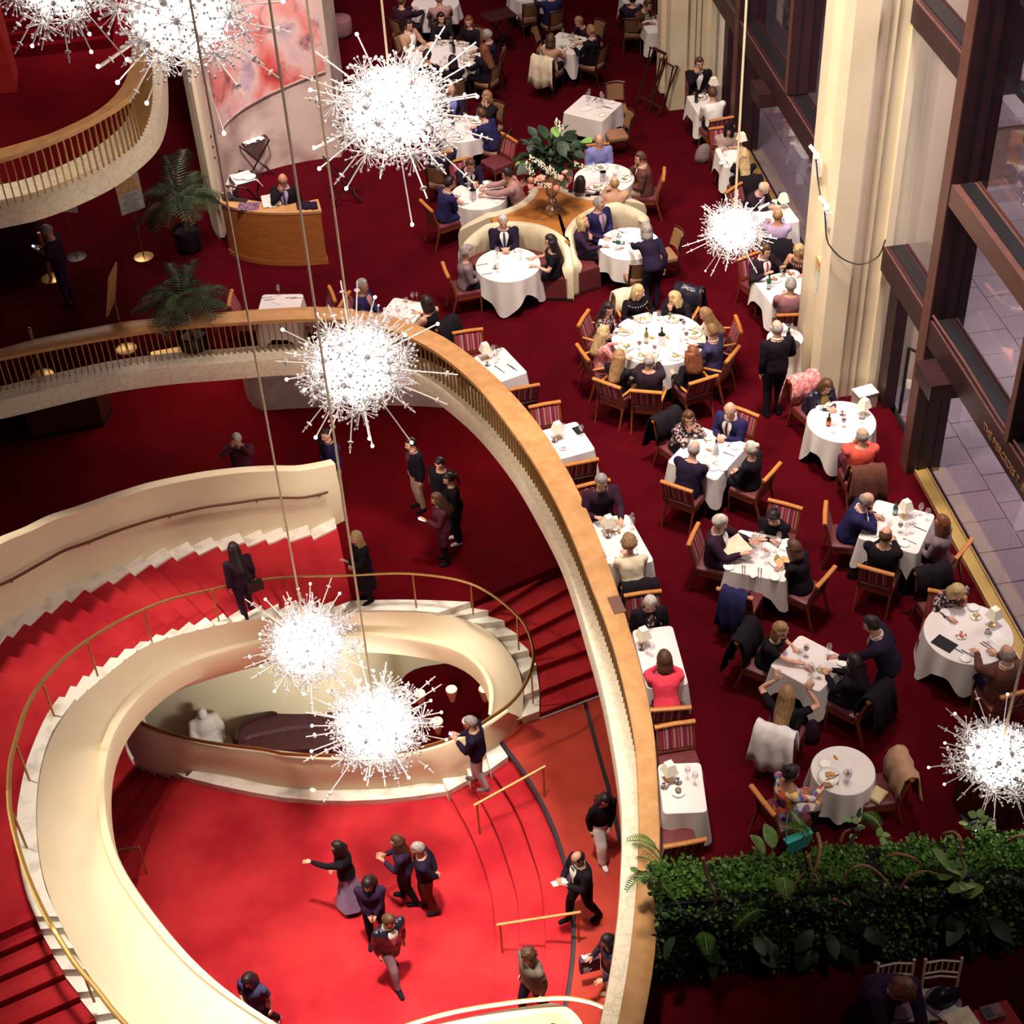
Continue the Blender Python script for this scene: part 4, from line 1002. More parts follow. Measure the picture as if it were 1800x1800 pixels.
# ================================================================== PEOPLE
SKINS = {'fair': mat('skin_fair', (0.62, 0.335, 0.23), 0.5, (0.58, 0.30, 0.20), 6), 'warm': mat('skin_warm', (0.50, 0.24, 0.15), 0.5, (0.46, 0.215, 0.13), 6), 'tan': mat('skin_tan', (0.36, 0.165, 0.10), 0.5, (0.33, 0.15, 0.09), 6)}
eye_m = mat('eye_dark', (0.02, 0.012, 0.012), 0.3); lip_m = mat('lips', (0.42, 0.10, 0.09), 0.5)
HAIRC = dict(white=(0.62, 0.57, 0.50), grey=(0.34, 0.29, 0.27), blonde=(0.60, 0.42, 0.20), sandy=(0.36, 0.20, 0.09), brown=(0.10, 0.042, 0.022), dark=(0.022, 0.010, 0.012), red=(0.20, 0.060, 0.025))
HAIRM = {k: mat('hair_' + k, c, 0.5, tuple(v * .55 for v in c), 38, stretch=(1, 1, .12), spec=0.35, detail=2) for k, c in HAIRC.items()}
CLOTH = dict(black=(0.010, 0.007, 0.011), navy=(0.022, 0.018, 0.075), ink=(0.016, 0.010, 0.028), suit=(0.024, 0.012, 0.020), plum=(0.032, 0.012, 0.026), brown=(0.13, 0.048, 0.034), tan=(0.46, 0.27, 0.17), rose=(0.40, 0.22, 0.21),
             grey=(0.22, 0.15, 0.17), coral=(0.74, 0.105, 0.075), pink=(0.80, 0.055, 0.10), cream=(0.74, 0.62, 0.44), white=(0.82, 0.77, 0.74), blue=(0.22, 0.22, 0.50), lavender=(0.40, 0.31, 0.45), purple=(0.036, 0.015, 0.046),
             mauve=(0.28, 0.13, 0.14), mustard=(0.48, 0.32, 0.10), red=(0.40, 0.02, 0.03), slate=(0.055, 0.048, 0.12), olive=(0.16, 0.12, 0.10), khaki=(0.42, 0.28, 0.20), denim=(0.20, 0.20, 0.36), wine=(0.09, 0.018, 0.035), skirt=(0.32, 0.28, 0.46), ash=(0.46, 0.42, 0.42))
def cl(k):
    if k in MATS: return MATS[k]
    c = CLOTH[k]
    return mat('cloth_' + k, c, 0.85, tuple(v * .8 for v in c), 9, spec=0.12, bump=0.12, bscale=26, sheen=0.0)
mat('print_floral', None, .8, (0, 0, 0), 34, kind='cells', ramp=[(0.30, (0.02, 0.012, 0.025)), (0.55, (0.03, 0.018, 0.03)), (0.62, (0.50, 0.40, 0.34)), (1, (0.26, 0.10, 0.12))], spec=.1)
mat('print_pink', None, .8, (0, 0, 0), 30, kind='cells', ramp=[(0.2, (0.55, 0.09, 0.12)), (0.5, (0.70, 0.38, 0.34)), (1, (0.48, 0.05, 0.08))], spec=.1)
mat('print_bright', None, .8, (0, 0, 0), 13, kind='cells', ramp=[(0.15, (0.03, 0.02, 0.16)), (0.38, (0.70, 0.14, 0.07)), (0.5, (0.78, 0.52, 0.12)), (0.62, (0.72, 0.66, 0.62)), (0.78, (0.05, 0.04, 0.22)), (1, (0.30, 0.55, 0.62))], spec=.1)
mat('print_check', None, .8, (0, 0, 0), 44, kind='cells', ramp=[(0.3, (0.30, 0.20, 0.18)), (0.6, (0.44, 0.33, 0.28)), (1, (0.16, 0.10, 0.10))], spec=.1)
mat('leather_jacket', (0.016, 0.013, 0.028), .28, (0.010, 0.008, 0.018), 12, spec=.45, bump=.12, bscale=20)

def hand_template():
    """A right hand: wrist at the origin, fingers along +Y, palm facing -Z, thumb on the -X side."""
    m = MB(); rows = []
    for y, w, t in ((-.02, .022, .018), (.02, .030, .016), (.06, .040, .015), (.092, .038, .012)):
        rows.append([(w * math.cos(a), y, t * math.sin(a)) for a in np.linspace(0, 2 * PI, 8, endpoint=False)])
    m.loft(rows, True, caps=True)
    for x, L, sp in ((-.029, .070, -.10), (-.010, .079, -.03), (.010, .074, .04), (.028, .058, .12)):
        p = np.array([x, .088, 0.0]); pts = [p - [0, .012, 0], p]; a = -.25
        for f in (.44, .32, .24):
            p = p + np.array([math.sin(sp) * math.cos(a), math.cos(sp) * math.cos(a), math.sin(a)]) * L * f; pts.append(p); a -= .36
        m.tube(pts, [.0085, .0088, .0082, .0075, .0055], 5)
    m.tube([(-.024, .015, -.003), (-.045, .035, -.008), (-.058, .062, -.016), (-.060, .086, -.024)], [.012, .0115, .0100, .0070], 5)
    return np.array(m.v), m.f
HV, HF = hand_template()

def sphere_dirs(nu=22, nv=16):
    D = []; F = []
    for i in range(nv + 1):
        e = -PI / 2 + PI * i / nv
        for k in range(nu):
            a = 2 * PI * k / nu
            D.append((math.cos(e) * math.sin(a), math.cos(e) * math.cos(a), math.sin(e)))
    for i in range(nv):
        for k in range(nu):
            q = (k + 1) % nu; F.append((i * nu + k, i * nu + q, (i + 1) * nu + q, (i + 1) * nu + k))
    return np.array(D), F
SD, SF = sphere_dirs()
def head_shape(D):
    x, y, z = D[:, 0], D[:, 1], D[:, 2]
    P = D * np.array([.073, .092, .116])
    low = np.clip(-z, 0, 1)
    P[:, 0] *= 1 - .30 * low ** 1.4
    P[:, 1] += np.where(y > 0, -.010 * np.clip(1 - np.abs(z), 0, 1) * 0, .030 * low ** 1.5) + .012 * low
    P[:, 1] += .024 * np.exp(-((x / .16) ** 2 + ((z + .16) / .17) ** 2)) * (y > 0)                       # nose
    P[:, 1] -= .010 * np.exp(-(((np.abs(x) - .36) / .17) ** 2 + ((z - .08) / .13) ** 2)) * (y > 0)      # eye sockets
    P[:, 1] += .006 * np.exp(-((x / .30) ** 2 + ((z + .52) / .12) ** 2)) * (y > 0)                       # lips
    P[:, 1] += .008 * np.exp(-((x / .25) ** 2 + ((z + .86) / .16) ** 2)) * (y > 0)                       # chin
    return P
HP = head_shape(SD)
def head_mesh():
    m = MB(); m.add(HP, SF, 0)
    for sx in (-1, 1):
        m.ball((sx * .074, -.008, -.006), (.010, .020, .032), 6, 5, 0)
        m.ball((sx * .029, .0775, .010), (.0125, .008, .0075), 6, 4, 1)
        m.tube([(sx * .014, .084, .028), (sx * .030, .083, .033), (sx * .046, .072, .028)], .0045, 4, 3)
    m.tube([(-.022, .080, -.062), (0, .0865, -.060), (.022, .080, -.062)], [.003, .0065, .003], 5, 2)
    return np.array(m.v), m.f, m.m
HDV, HDF, HDM = head_mesh()

def hair_mesh(style, rr):
    """Hair in head space, as a thick cap with a curtain, bun or fringe for its style."""
    x, y, z = SD[:, 0], SD[:, 1], SD[:, 2]
    if style == 'bald':      # ring of hair round the back and sides
        h = np.clip((.42 - z) * 6, 0, 1) * np.clip((.15 - y) * 5, 0, 1) * np.clip((z + .55) * 6, 0, 1); thick = .010
    else:
        line = np.where(y > .2, .50 + .25 * y - .15 * (np.abs(x) < .1), -.02 - (.2 - y) * .45)
        if style == 'recede': line = np.where(y > .1, .62 + .2 * y, -.02 - (.2 - y) * .45)
        if style in ('scarf',): line = np.where(y > .3, .35 + .2 * y, -1.2)
        h = np.clip((z - line) * 5, 0, 1); thick = {'short': .016, 'recede': .012, 'curly': .036, 'bob': .024, 'long': .022, 'bun': .018, 'cap': .02, 'scarf': .016}.get(style, .02)
    nz = np.array([rr.uniform(.55, 1.45) if style == 'curly' else rr.uniform(.9, 1.1) for _ in range(len(z))])
    P = HP + SD * (h * thick * nz)[:, None]
    F = [f for f in SF if max(h[i] for i in f) > .02]
    m = MB(); m.add(P, F)
    if style in ('bob', 'long', 'scarf', 'curlylong'):
        n = 15; a0 = {'bob': .85, 'scarf': .55}.get(style, 1.0)
        zs = {'bob': [.05, .0, -.05, -.10, -.135], 'scarf': [.05, 0, -.06, -.11, -.16], 'long': [.05, -.02, -.10, -.18, -.26, -.33, -.36], 'curlylong': [.05, -.02, -.09, -.16, -.23, -.28]}[style]
        rows = []; js = [1 + rr.uniform(-.07, .06) for _ in range(n)]; dl = [rr.uniform(0, .03) for _ in range(n)]
        for i, zz in enumerate(zs):
            f = i / (len(zs) - 1); o = []; inn = []
            w = {'bob': .090 + .012 * math.sin(f * 2.6), 'scarf': .088 + .01 * f, 'long': .092 + .022 * math.sin(f * 2.6) - .012 * f, 'curlylong': .108 + .040 * math.sin(f * 2.5)}[style]
            dp = .104 + (.035 * f if style in ('long', 'curlylong') else 0); aa = a0 + (.65 * f if style in ('long', 'curlylong') else .10 * f)
            for k in range(n):
                a = aa + (2 * PI - 2 * aa) * k / (n - 1); j = js[k] ** (.4 + f) * (1 + (rr.uniform(-.10, .10) if style == 'curlylong' else rr.uniform(-.012, .012)))
                zz2 = zz - (dl[k] if i == len(zs) - 1 else 0)
                o.append((w * math.sin(a) * j, dp * math.cos(a) * j, zz2)); inn.append((w * .74 * math.sin(a), dp * .74 * math.cos(a), zz2))
            rows.append(o + inn[::-1])
        m.loft(rows[::-1], True, caps=True)
    if style == 'bun': m.ball((0, -.085, .075), (.045, .042, .042), 9, 7)
    if style == 'pony': m.tube([(0, -.10, .05), (0, -.14, .0), (0, -.14, -.14), (0, -.12, -.24)], [.02, .032, .028, .008], 7)
    return m

HSC = 1.12       # head size against the template
SP = []          # people waiting to be built
def person(desc, px, face=None, table=None, pose='sit', z=0.0, sex='m', hair=('short', 'brown'), top=('suit', 'suit'), bottom='black', skin='fair', shoes='black', shirt=None, tie=None, sleeve='l',
           hands='rest', look=(0, -14), s=None, chair_kind=None, lean=None, extra=(), place='', stride=0.0, coarse=False, scarf=None, name='person', seat=.45, hang=None, bend=0.0):
    SP.append(dict(locals()))

def Rz(a):
    c, s_ = math.cos(a), math.sin(a); return np.array([[c, -s_, 0], [s_, c, 0], [0, 0, 1]])
def Rx(a):
    c, s_ = math.cos(a), math.sin(a); return np.array([[1, 0, 0], [0, c, -s_], [0, s_, c]])

def arm_ik(S, T, sx, U=.285, Fo=.255, pole=None):
    d = T - S; L = np.linalg.norm(d)
    if L > (U + Fo) * .985: T = S + d / L * (U + Fo) * .985; d = T - S; L = np.linalg.norm(d)
    a = (U * U - Fo * Fo + L * L) / (2 * L); h = math.sqrt(max(U * U - a * a, 0))
    pole = np.array([sx * .55, -.35, -.75]) if pole is None else np.array(pole, float)
    u = d / L; p = unit(pole - u * (pole @ u))
    return S + u * a + p * h, T

def skeleton(q):
    """Joints of one person in a frame where +Y is forward and the floor is z = 0."""
    sit = q['pose'] == 'sit'; fem = q['sex'] == 'f'; k = .94 if fem else 1.0
    lean = q['lean'] if q['lean'] is not None else .06
    if sit: pel = np.array([0, -.02, q['seat'] + .09])
    else: pel = np.array([0, 0, .93]); pel = pel + [0, -.10 * math.sin(q['bend']), 0]; lean = max(lean, q['bend'])
    up = np.array([0, math.sin(lean), math.cos(lean)]); up2 = np.array([0, math.sin(lean * .75), math.cos(lean * .75)])
    neck = pel + up * .50; headc = neck + up2 * .175 + [0, .024, 0]
    sh = pel + up * .440
    J = dict(pel=pel, neck=neck, head=headc, up=up, sh={sx: sh + [sx * .205 * k, -.005, 0] for sx in (-1, 1)})
    J['hip'] = {sx: pel + [sx * .09, 0, -.01] for sx in (-1, 1)}
    if sit:
        J['knee'] = {sx: np.array([sx * .115, .42, q['seat'] + .075]) for sx in (-1, 1)}
        J['ank'] = {sx: np.array([sx * .12, .40 - .10 * (sx > 0), .085]) for sx in (-1, 1)}
    else:
        st = q['stride']
        J['knee'] = {sx: np.array([sx * .095, .04 + sx * st * .30 + .05 * abs(st), .50]) for sx in (-1, 1)}
        J['ank'] = {sx: np.array([sx * .10, -.02 + sx * st * .62, .085 + (.05 * abs(st) if sx * st < 0 else 0)]) for sx in (-1, 1)}
    de = q.get('d_edge', .15); hy = headc[1]; hd = q['hands']
    if not isinstance(hd, (tuple, list)): hd = (hd, hd)
    J['elb'], J['wri'], J['hdir'], J['pup'] = {}, {}, {}, {}
    for sx, h in zip((1, -1), hd):                        # right hand first
        pole = None; hdir = None; pup = np.array([0, 0, 1.0])
        if isinstance(h, (tuple, list)): T = np.array([sx * h[0], h[1], h[2]], float)
        elif h == 'rest': T = np.array([sx * .15, max(de + .10, hy + .16), .805]); hdir = (-sx * .45, 1, -.05)
        elif h == 'clasp': T = np.array([sx * .055, max(de + .10, hy + .18), .815]); hdir = (-sx * .8, .8, .05)
        elif h == 'cross': T = np.array([-sx * .04, max(de + .07, hy + .14), .81 + .02 * (sx > 0)]); hdir = (-sx * 1, .25, 0)
        elif h == 'lap': T = np.array([sx * .07, .26, q['seat'] + .20]); hdir = (-sx * .5, 1, -.1)
        elif h == 'chin': T = np.array([sx * .045, hy + .085, headc[2] - .20]); hdir = (-sx * .1, .05, 1); pole = (sx * .4, .7, -.7); pup = np.array([0, 1.0, 0])
        elif h == 'up': T = np.array([sx * .22, hy + .22, headc[2] - .02]); hdir = (0, .4, 1); pole = (sx * .8, -.1, -.6); pup = np.array([0, -1.0, .3])
        elif h == 'reach': T = np.array([sx * .10, hy + .46, 1.0 if sit else 1.02]); hdir = (0, 1, -.1)
        elif h == 'reach_low': T = np.array([sx * .12, hy + .44, .86]); hdir = (0, 1, -.3)
        elif h == 'phone': T = np.array([sx * .07, hy + .25, 1.18 if not sit else .95]); hdir = (-sx * .3, .6, .5); pup = np.array([0, -.5, .8])
        elif h == 'camera': T = np.array([sx * .075, hy + .14, headc[2] - .06]); hdir = (-sx * .35, .3, .9); pup = np.array([0, 1.0, 0]); pole = (sx * .8, .2, -.6)
        elif h == 'front': T = np.array([sx * .08, pel[1] + .20, 1.0]); hdir = (-sx * .7, .5, -.3)
        elif h == 'waist': T = np.array([sx * .06, pel[1] + .18, .88]); hdir = (-sx * .5, .3, -.8)
        elif h == 'point': T = np.array([sx * .06, hy + .50, 1.30]); hdir = (0, 1, .05)
        elif h == 'behind': T = np.array([sx * .05, pel[1] - .17, .92]); hdir = (-sx * .6, 0, -.6); pole = (sx * 1, -.5, -.2)
        elif h == 'side': T = np.array([sx * .42, .22, .86]); hdir = (sx * .4, 1, -.3)
        elif h == 'pour': T = np.array([sx * .14, hy + .50, .95]); hdir = (0, 1, -.25)
        elif h == 'bag': T = np.array([sx * .20, .22, .95]); hdir = (0, .9, -.2)
        else: T = np.array([sx * .235, pel[1] + .03 + .05 * sx * q['stride'], .84]); hdir = (0, .12, -1); pup = np.array([sx * 1.0, 0, .1]); pole = (sx * .3, -1, 0)
        E_, T = arm_ik(J['sh'][sx], T, sx, pole=pole)
        J['elb'][sx], J['wri'][sx] = E_, T
        J['hdir'][sx] = unit(hdir) if hdir is not None else unit(T - E_); J['pup'][sx] = pup
    return J

RINGS_M = [(-.17, .140, .112), (-.08, .184, .134), (.02, .190, .142), (.20, .184, .138), (.38, .180, .132), (.56, .196, .138), (.74, .214, .138), (.86, .212, .120), (.94, .155, .096), (1.0, .082, .074), (1.08, .062, .062), (1.26, .059, .062)]
RINGS_F = [(-.17, .142, .116), (-.08, .184, .136), (.02, .188, .142), (.20, .168, .128), (.38, .152, .116), (.56, .168, .130), (.72, .184, .142), (.86, .188, .112), (.94, .132, .086), (1.0, .070, .064), (1.08, .051, .053), (1.26, .049, .053)]
def torso_pt(J, t, th, rings, extra=0.0):
    ts = [r[0] for r in rings]; rx = np.interp(t, ts, [r[1] for r in rings]) + extra; ry = np.interp(t, ts, [r[2] for r in rings]) + extra
    c = J['pel'] + J['up'] * .50 * t; f = np.array([0, J['up'][2], -J['up'][1]])
    return c + np.array([1, 0, 0]) * rx * math.sin(th) + f * ry * math.cos(th)

def body_source(q, J):
    rings = RINGS_F if q['sex'] == 'f' else RINGS_M
    m = MB()
    m.loft([[torso_pt(J, t, 2 * PI * k / 14, rings) for k in range(14)][::-1] for t, _, _ in rings], True, caps=True)
    g = .9 if q['sex'] == 'f' else 1.0
    for sx in (-1, 1):
        S, E_, Wr = J['sh'][sx], J['elb'][sx], J['wri'][sx]
        m.ball(S - [0, 0, .004], (.070 * g, .068 * g, .068 * g), 8, 6)
        m.tube([S + [-sx * .05, 0, -.015], S, S + (E_ - S) * .5, E_, E_ + (Wr - E_) * .35, Wr], [.062 * g, .064 * g, .057 * g, .047 * g, .046 * g, .029 * g], 8)
        H, K, A = J['hip'][sx], J['knee'][sx], J['ank'][sx]
        m.tube([H + (H - K) * .05, H + (K - H) * .25, K + (H - K) * .15, K, K + (A - K) * .3, A + (K - A) * .15, A - [0, 0, .02]], [.090, .098, .072, .066, .063, .046, .043], 9)
        m.tube([A + [0, -.05, -.045], A + [0, .04, -.045], A + [sx * .01, .13, -.055], A + [sx * .015, .18, -.062]], [.034, .040, .040, .022], 8, flat=(1.05, .85))
    return m

def seg_d(P, a, b):
    ab = b - a; t = np.clip(((P - a) @ ab) / (ab @ ab), 0, 1)
    return np.linalg.norm(P - (a + t[:, None] * ab), axis=1), t

def prepare(q):
    s = q['s'] or (.955 if q['sex'] == 'f' else 1.0); q['s'] = s
    T = TB.get(q['table'])
    z = q['z']
    hw = at(*q['px'], z + (1.19 if q['pose'] == 'sit' else 1.59) * s)
    if q['face'] is None: face = ang(T['c'][:2] - hw[:2])
    elif isinstance(q['face'], str): face = ang(TB[q['face']]['c'][:2] - hw[:2])
    else: face = math.radians(q['face'])
    if T is not None and q['pose'] == 'sit':
        de = reach(q['table'], hw); hy = float(np.clip(.24 - de, .05, .36))
        if q['lean'] is None: q['lean'] = float(np.clip((hy - .03) / .60, .03, .62))
    J = skeleton(q)
    if T is not None and q['pose'] == 'sit':
        q['d_edge'] = de + J['head'][1]; J = skeleton(q)
    for _ in range(3):
        hw = at(*q['px'], z + J['head'][2] * s)
        root = hw - Rz(face) @ (J['head'] * s); root[2] = z
    q.update(J=J, root=root, facing=face)

def build_people():
    tmp = []
    for q in SP:
        prepare(q)
        me = body_source(q, q['J']).mesh('body_source', SKINS['fair'], False)
        o = bpy.data.objects.new('body_source', me); COL.objects.link(o)
        md = o.modifiers.new('r', 'REMESH'); md.mode = 'VOXEL'; md.voxel_size = .027 if q['coarse'] else .0225
        sm = o.modifiers.new('s', 'SMOOTH'); sm.iterations = 2; sm.factor = .5
        tmp.append(o)
    dg = bpy.context.evaluated_depsgraph_get(); dg.update()
    baked = []
    for o in tmp:
        e = o.evaluated_get(dg).data
        n = len(e.vertices); co = np.empty(n * 3, np.float32); e.vertices.foreach_get('co', co)
        nf = len(e.polygons); lt_ = np.empty(nf, np.int32); e.polygons.foreach_get('loop_total', lt_)
        li = np.empty(len(e.loops), np.int32); e.loops.foreach_get('vertex_index', li)
        no = np.empty(n * 3, np.float32); e.vertices.foreach_get('normal', no)
        ls = np.concatenate([[0], np.cumsum(lt_)[:-1]])
        baked.append((co.reshape(-1, 3).astype(float), no.reshape(-1, 3).astype(float), [tuple(li[a:a + b]) for a, b in zip(ls, lt_)]))
    for o in tmp:
        me = o.data; bpy.data.objects.remove(o); bpy.data.meshes.remove(me)
    for q, bk in zip(SP, baked): finish_person(q, *bk)

def shell_part(name, V, Nn, F, keep, off, m, root, mi=None):
    ids = sorted({i for f, k in zip(F, keep) if k for i in f}); mp = {v: i for i, v in enumerate(ids)}
    if not ids: return None
    me = bpy.data.meshes.new(name)
    P = V[ids] + Nn[ids] * off
    me.from_pydata(P.tolist(), [], [tuple(mp[i] for i in f) for f, k in zip(F, keep) if k]); me.materials.append(m)
    me.polygons.foreach_set('use_smooth', [True] * len(me.polygons)); me.update()
    return link(name, me, root)

def finish_person(q, V, Nn, F):
    J, s = q['J'], q['s']; rr = random.Random(q['desc']); rings = RINGS_F if q['sex'] == 'f' else RINGS_M
    root = thing(q['name'], q['desc'], 'person', q['root'], q['facing'], scale=s)
    skin = SKINS[q['skin']]; hs_, hc = q['hair']
    C = np.array([V[list(f)].mean(0) for f in F])
    bones = [('torso', J['pel'] - J['up'] * .06, J['pel'] + J['up'] * .47, .135), ('neck', J['neck'] + J['up'] * .02, J['head'], .055)]
    for sx in (-1, 1):
        bones += [('uarm', J['sh'][sx], J['elb'][sx], .05), ('farm', J['elb'][sx], J['wri'][sx], .035), ('thigh', J['hip'][sx] + (J['knee'][sx] - J['hip'][sx]) * .12, J['knee'][sx], .075), ('calf', J['knee'][sx], J['ank'][sx], .05), ('foot', J['ank'][sx] + [0, -.03, -.03], J['ank'][sx] + [0, .15, -.055], .035)]
    D = []; TT = []
    for nme, a, b, r in bones:
        d, t = seg_d(C, np.array(a), np.array(b)); D.append(d - r); TT.append(t)
    best = np.argmin(np.array(D), 0); lab = np.array([b[0] for b in bones])[best]; tp = np.array(TT)[best, np.arange(len(C))]
    st = ((C - J['pel']) @ J['up']) / .50
    # body: one skin surface with head and hands grown on
    hd = Rz(math.radians(q['look'][0])) @ Rx(math.radians(q['look'][1]) - (q['lean'] or 0) * .35)
    # wrinkle-free head sits on the neck
    HVw = (HDV @ hd.T) * HSC + J['head']
    allv = [V, HVw]; allf = [list(F), [tuple(i + len(V) for i in f) for f in HDF]]; mi = [0] * len(F) + HDM; off = len(V) + len(HVw)
    for sx in (-1, 1):
        y = J['hdir'][sx]; zz = J['pup'][sx]; zz = unit(zz - y * (zz @ y)); x = np.cross(y, zz)
        P = HV.copy(); P[:, 0] *= sx
        Mh = np.stack([x, y, zz], 1)
        P = P @ Mh.T + J['wri'][sx]
        allv.append(P); allf.append([tuple(i + off for i in (f if sx > 0 else f[::-1])) for f in HF]); mi += [0] * len(HF); off += len(P)
    me = bpy.data.meshes.new('body'); me.from_pydata(np.vstack(allv).tolist(), [], [f for L in allf for f in L])
    for m in (skin, eye_m, lip_m, HAIRM[hc]): me.materials.append(m)
    me.polygons.foreach_set('material_index', mi); me.polygons.foreach_set('use_smooth', [True] * len(mi)); me.update()
    link('body', me, root)
    # hair
    if hs_ != 'none':
        hm = hair_mesh(hs_, rr); hv = (np.array(hm.v) @ hd.T) * HSC + J['head']
        if hs_ in ('long', 'curlylong'):       # let long hair hang down the back
            dz = np.clip((J['head'][2] - .10 - hv[:, 2]) / .25, 0, 1)[:, None]; hv = hv + dz * np.array([0, -.02 - .12 * (q['lean'] or 0), 0])
        hm.v = [tuple(p) for p in hv]
        hm.build('headscarf' if hs_ == 'scarf' else 'hair', cl('black') if hs_ == 'scarf' else HAIRM[hc], root, 'full')
    kind, tc = q['top']; tm = cl(tc)
    neck_t = {'suit': .985, 'shirt': .99, 'knit': .985, 'dress': .93, 'tee': .96, 'coat': 1.0}[kind]
    hem = {'suit': -.06, 'shirt': .02, 'knit': -.02, 'tee': .02, 'dress': -.3, 'coat': -.3}[kind]
    keep = ((lab == 'torso') & (st < neck_t) & (st > hem)) | ((lab == 'neck') & (st < neck_t))
    if q['sleeve'] in ('l', 's'): keep |= (lab == 'uarm') & ((tp < .62) if q['sleeve'] == 's' else True)
    if q['sleeve'] == 'l': keep |= (lab == 'farm') & (tp < .93)
    if kind == 'suit': keep |= (lab == 'thigh') & (tp < .16)
    if kind in ('dress', 'coat'): keep |= (lab == 'thigh') & (tp < (.98 if q['pose'] == 'sit' or kind == 'dress' else .9))
    tname = {'suit': 'jacket', 'shirt': 'shirt', 'knit': 'sweater', 'tee': 'top', 'dress': 'dress', 'coat': 'coat'}[kind]
    offv = {'suit': .015, 'coat': .022, 'knit': .012}.get(kind, .008)
    wr_ = 1 + .14 * np.sin(V[:, 0] * 31 + V[:, 2] * 23 + 2 * np.sin(V[:, 1] * 19)) + .10 * np.sin(V[:, 2] * 47 - V[:, 0] * 17)
    shell_part(tname, V, Nn * wr_[:, None], F, keep, offv, tm, root)
    if q['bottom'] != 'bare':
        kb = (lab == 'thigh') | (lab == 'calf') & (tp < .97) | ((lab == 'torso') & (st < .10))
        if kind == 'dress': kb = (lab == 'calf') & (tp < .9)
        if kind == 'dress':
            for side in (C[:, 0] > 0, C[:, 0] <= 0): shell_part('stocking', V, Nn, F, kb & side, .007, cl(q['bottom']), root)
        else: shell_part('trousers', V, Nn, F, kb, .034 if 'wide' in q['extra'] else .009, cl(q['bottom']), root)
    for side in (C[:, 0] > 0, C[:, 0] <= 0): shell_part('shoe', V, Nn, F, side & ((lab == 'foot') | ((lab == 'calf') & (tp > .95))), .008, cl(q['shoes']), root)
    if q['shirt']:
        rows = []
        for t in np.linspace(.30, .985, 9):
            w = .10 + .34 * ((t - .30) / .68) ** 1.2
            rows.append([torso_pt(J, t, th, rings, .024) for th in np.linspace(-w, w, 6)])
        MB().loft(rows).build('shirt', cl(q['shirt']), root)
        ringp = [torso_pt(J, 1.03 + (.03 if math.cos(a) < 0 else -.015), a, rings, .012) for a in np.linspace(0, 2 * PI, 12, endpoint=False)]
        MB().tube(ringp, .009, 5, loop=True).build('collar', cl(q['shirt']), root)
    if q['tie']:
        if q['tie'] == 'bow':
            c = torso_pt(J, .965, 0, rings, .045)
            MB().ball(c + [.025, 0, 0], (.026, .012, .018), 6, 5).ball(c - [.025, 0, 0], (.026, .012, .018), 6, 5).build('bow_tie', cl('black'), root)
        else:
            rows = []
            for t in np.linspace(.34, .97, 7):
                w = .021 if t < .9 else .014; c = torso_pt(J, t, 0, rings, .031); rows.append([c + [-w, -.003, 0], c + [0, .006, 0], c + [w, -.003, 0]])
            MB().loft(rows).build('tie', cl(q['tie']), root)
    for ex in q['extra']:
        if ex == 'glasses':
            g = MB()
            for sx in (-1, 1):
                g.tube([np.array([sx * .031 + .017 * math.cos(a), .091, .010 + .014 * math.sin(a)]) for a in np.linspace(0, 2 * PI, 8, endpoint=False)], .0028, 4, loop=True); g.tube([(sx * .047, .089, .014), (sx * .076, .01, .014)], .0026, 4)
            g.tube([(-.014, .092, .013), (.014, .092, .013)], .0026, 4)
            g.v = [tuple(p) for p in (np.array(g.v) @ hd.T) * HSC + J['head']]; g.build('glasses', black_m, root)
        elif ex == 'pearls':
            pts = [torso_pt(J, 1.0 - .17 * (.5 + .5 * math.cos(a)), a, rings, .026) for a in np.linspace(-2.4, 2.4, 22)]
            b = MB()
            for p in pts: b.ball(p, .009, 5, 4)
            b.build('pearl_necklace', china, root)
        elif ex == 'skirt':
            z1 = J['pel'][2] - .02; rows = []
            for f in np.linspace(0, 1, 5):
                rows.append([((.175 + .10 * f + .018 * math.sin(5 * a) * f) * math.cos(a), (.13 + .12 * f + .018 * math.sin(4 * a) * f) * math.sin(a), z1 - f * (z1 - .14)) for a in np.linspace(0, 2 * PI, 20, endpoint=False)])
            MB().loft(rows[::-1], True).build('skirt', cl('skirt'), root)
        elif ex == 'coat_tail':
            z1 = J['pel'][2] + .1; rows = []
            for f in np.linspace(0, 1, 4):
                rows.append([((.185 + .05 * f) * math.cos(a), (.14 + .06 * f) * math.sin(a) + J['pel'][1], z1 - f * .62) for a in np.linspace(0, 2 * PI, 18, endpoint=False)])
            MB().loft(rows[::-1], True).build('coat_skirt', tm, root)
        elif ex == 'sunglasses':
            g = MB().box((0, .045, .118), (.13, .03, .03), 0, 0, .6); g.v = [tuple(p) for p in (np.array(g.v) @ hd.T) * HSC + J['head']]; g.build('sunglasses', black_m, root)
        elif ex == 'stripes':
            for sx in (-1, 1):
                a, b = J['sh'][sx], J['elb'][sx]
                for dy in (-.012, .012): MB().tube([a + [sx * .066, dy, 0], a + (b - a) * .5 + [sx * .062, dy, 0], b + [sx * .052, dy, 0]], .005, 4).build('sleeve_stripe', white_paper, root)
        elif ex == 'bracelet':
            w = J['wri'][1]; MB().ball(w - J['hdir'][1] * .02, (.032, .032, .012), 8, 5).build('bracelet', black_m, root)
    if q['chair_kind']:
        art = {'arm': 'striped honey-wood armchair of the ', 'side': 'striped wooden chair of the ', 'dark': 'dark striped-back chair of the '}[q['chair_kind']]
        ch = chair(q['chair_kind'], q['root'], q['facing'], art + q['desc'])
        if q['hang']: drape(q['hang'], q['root'], q['facing'], q['desc'])


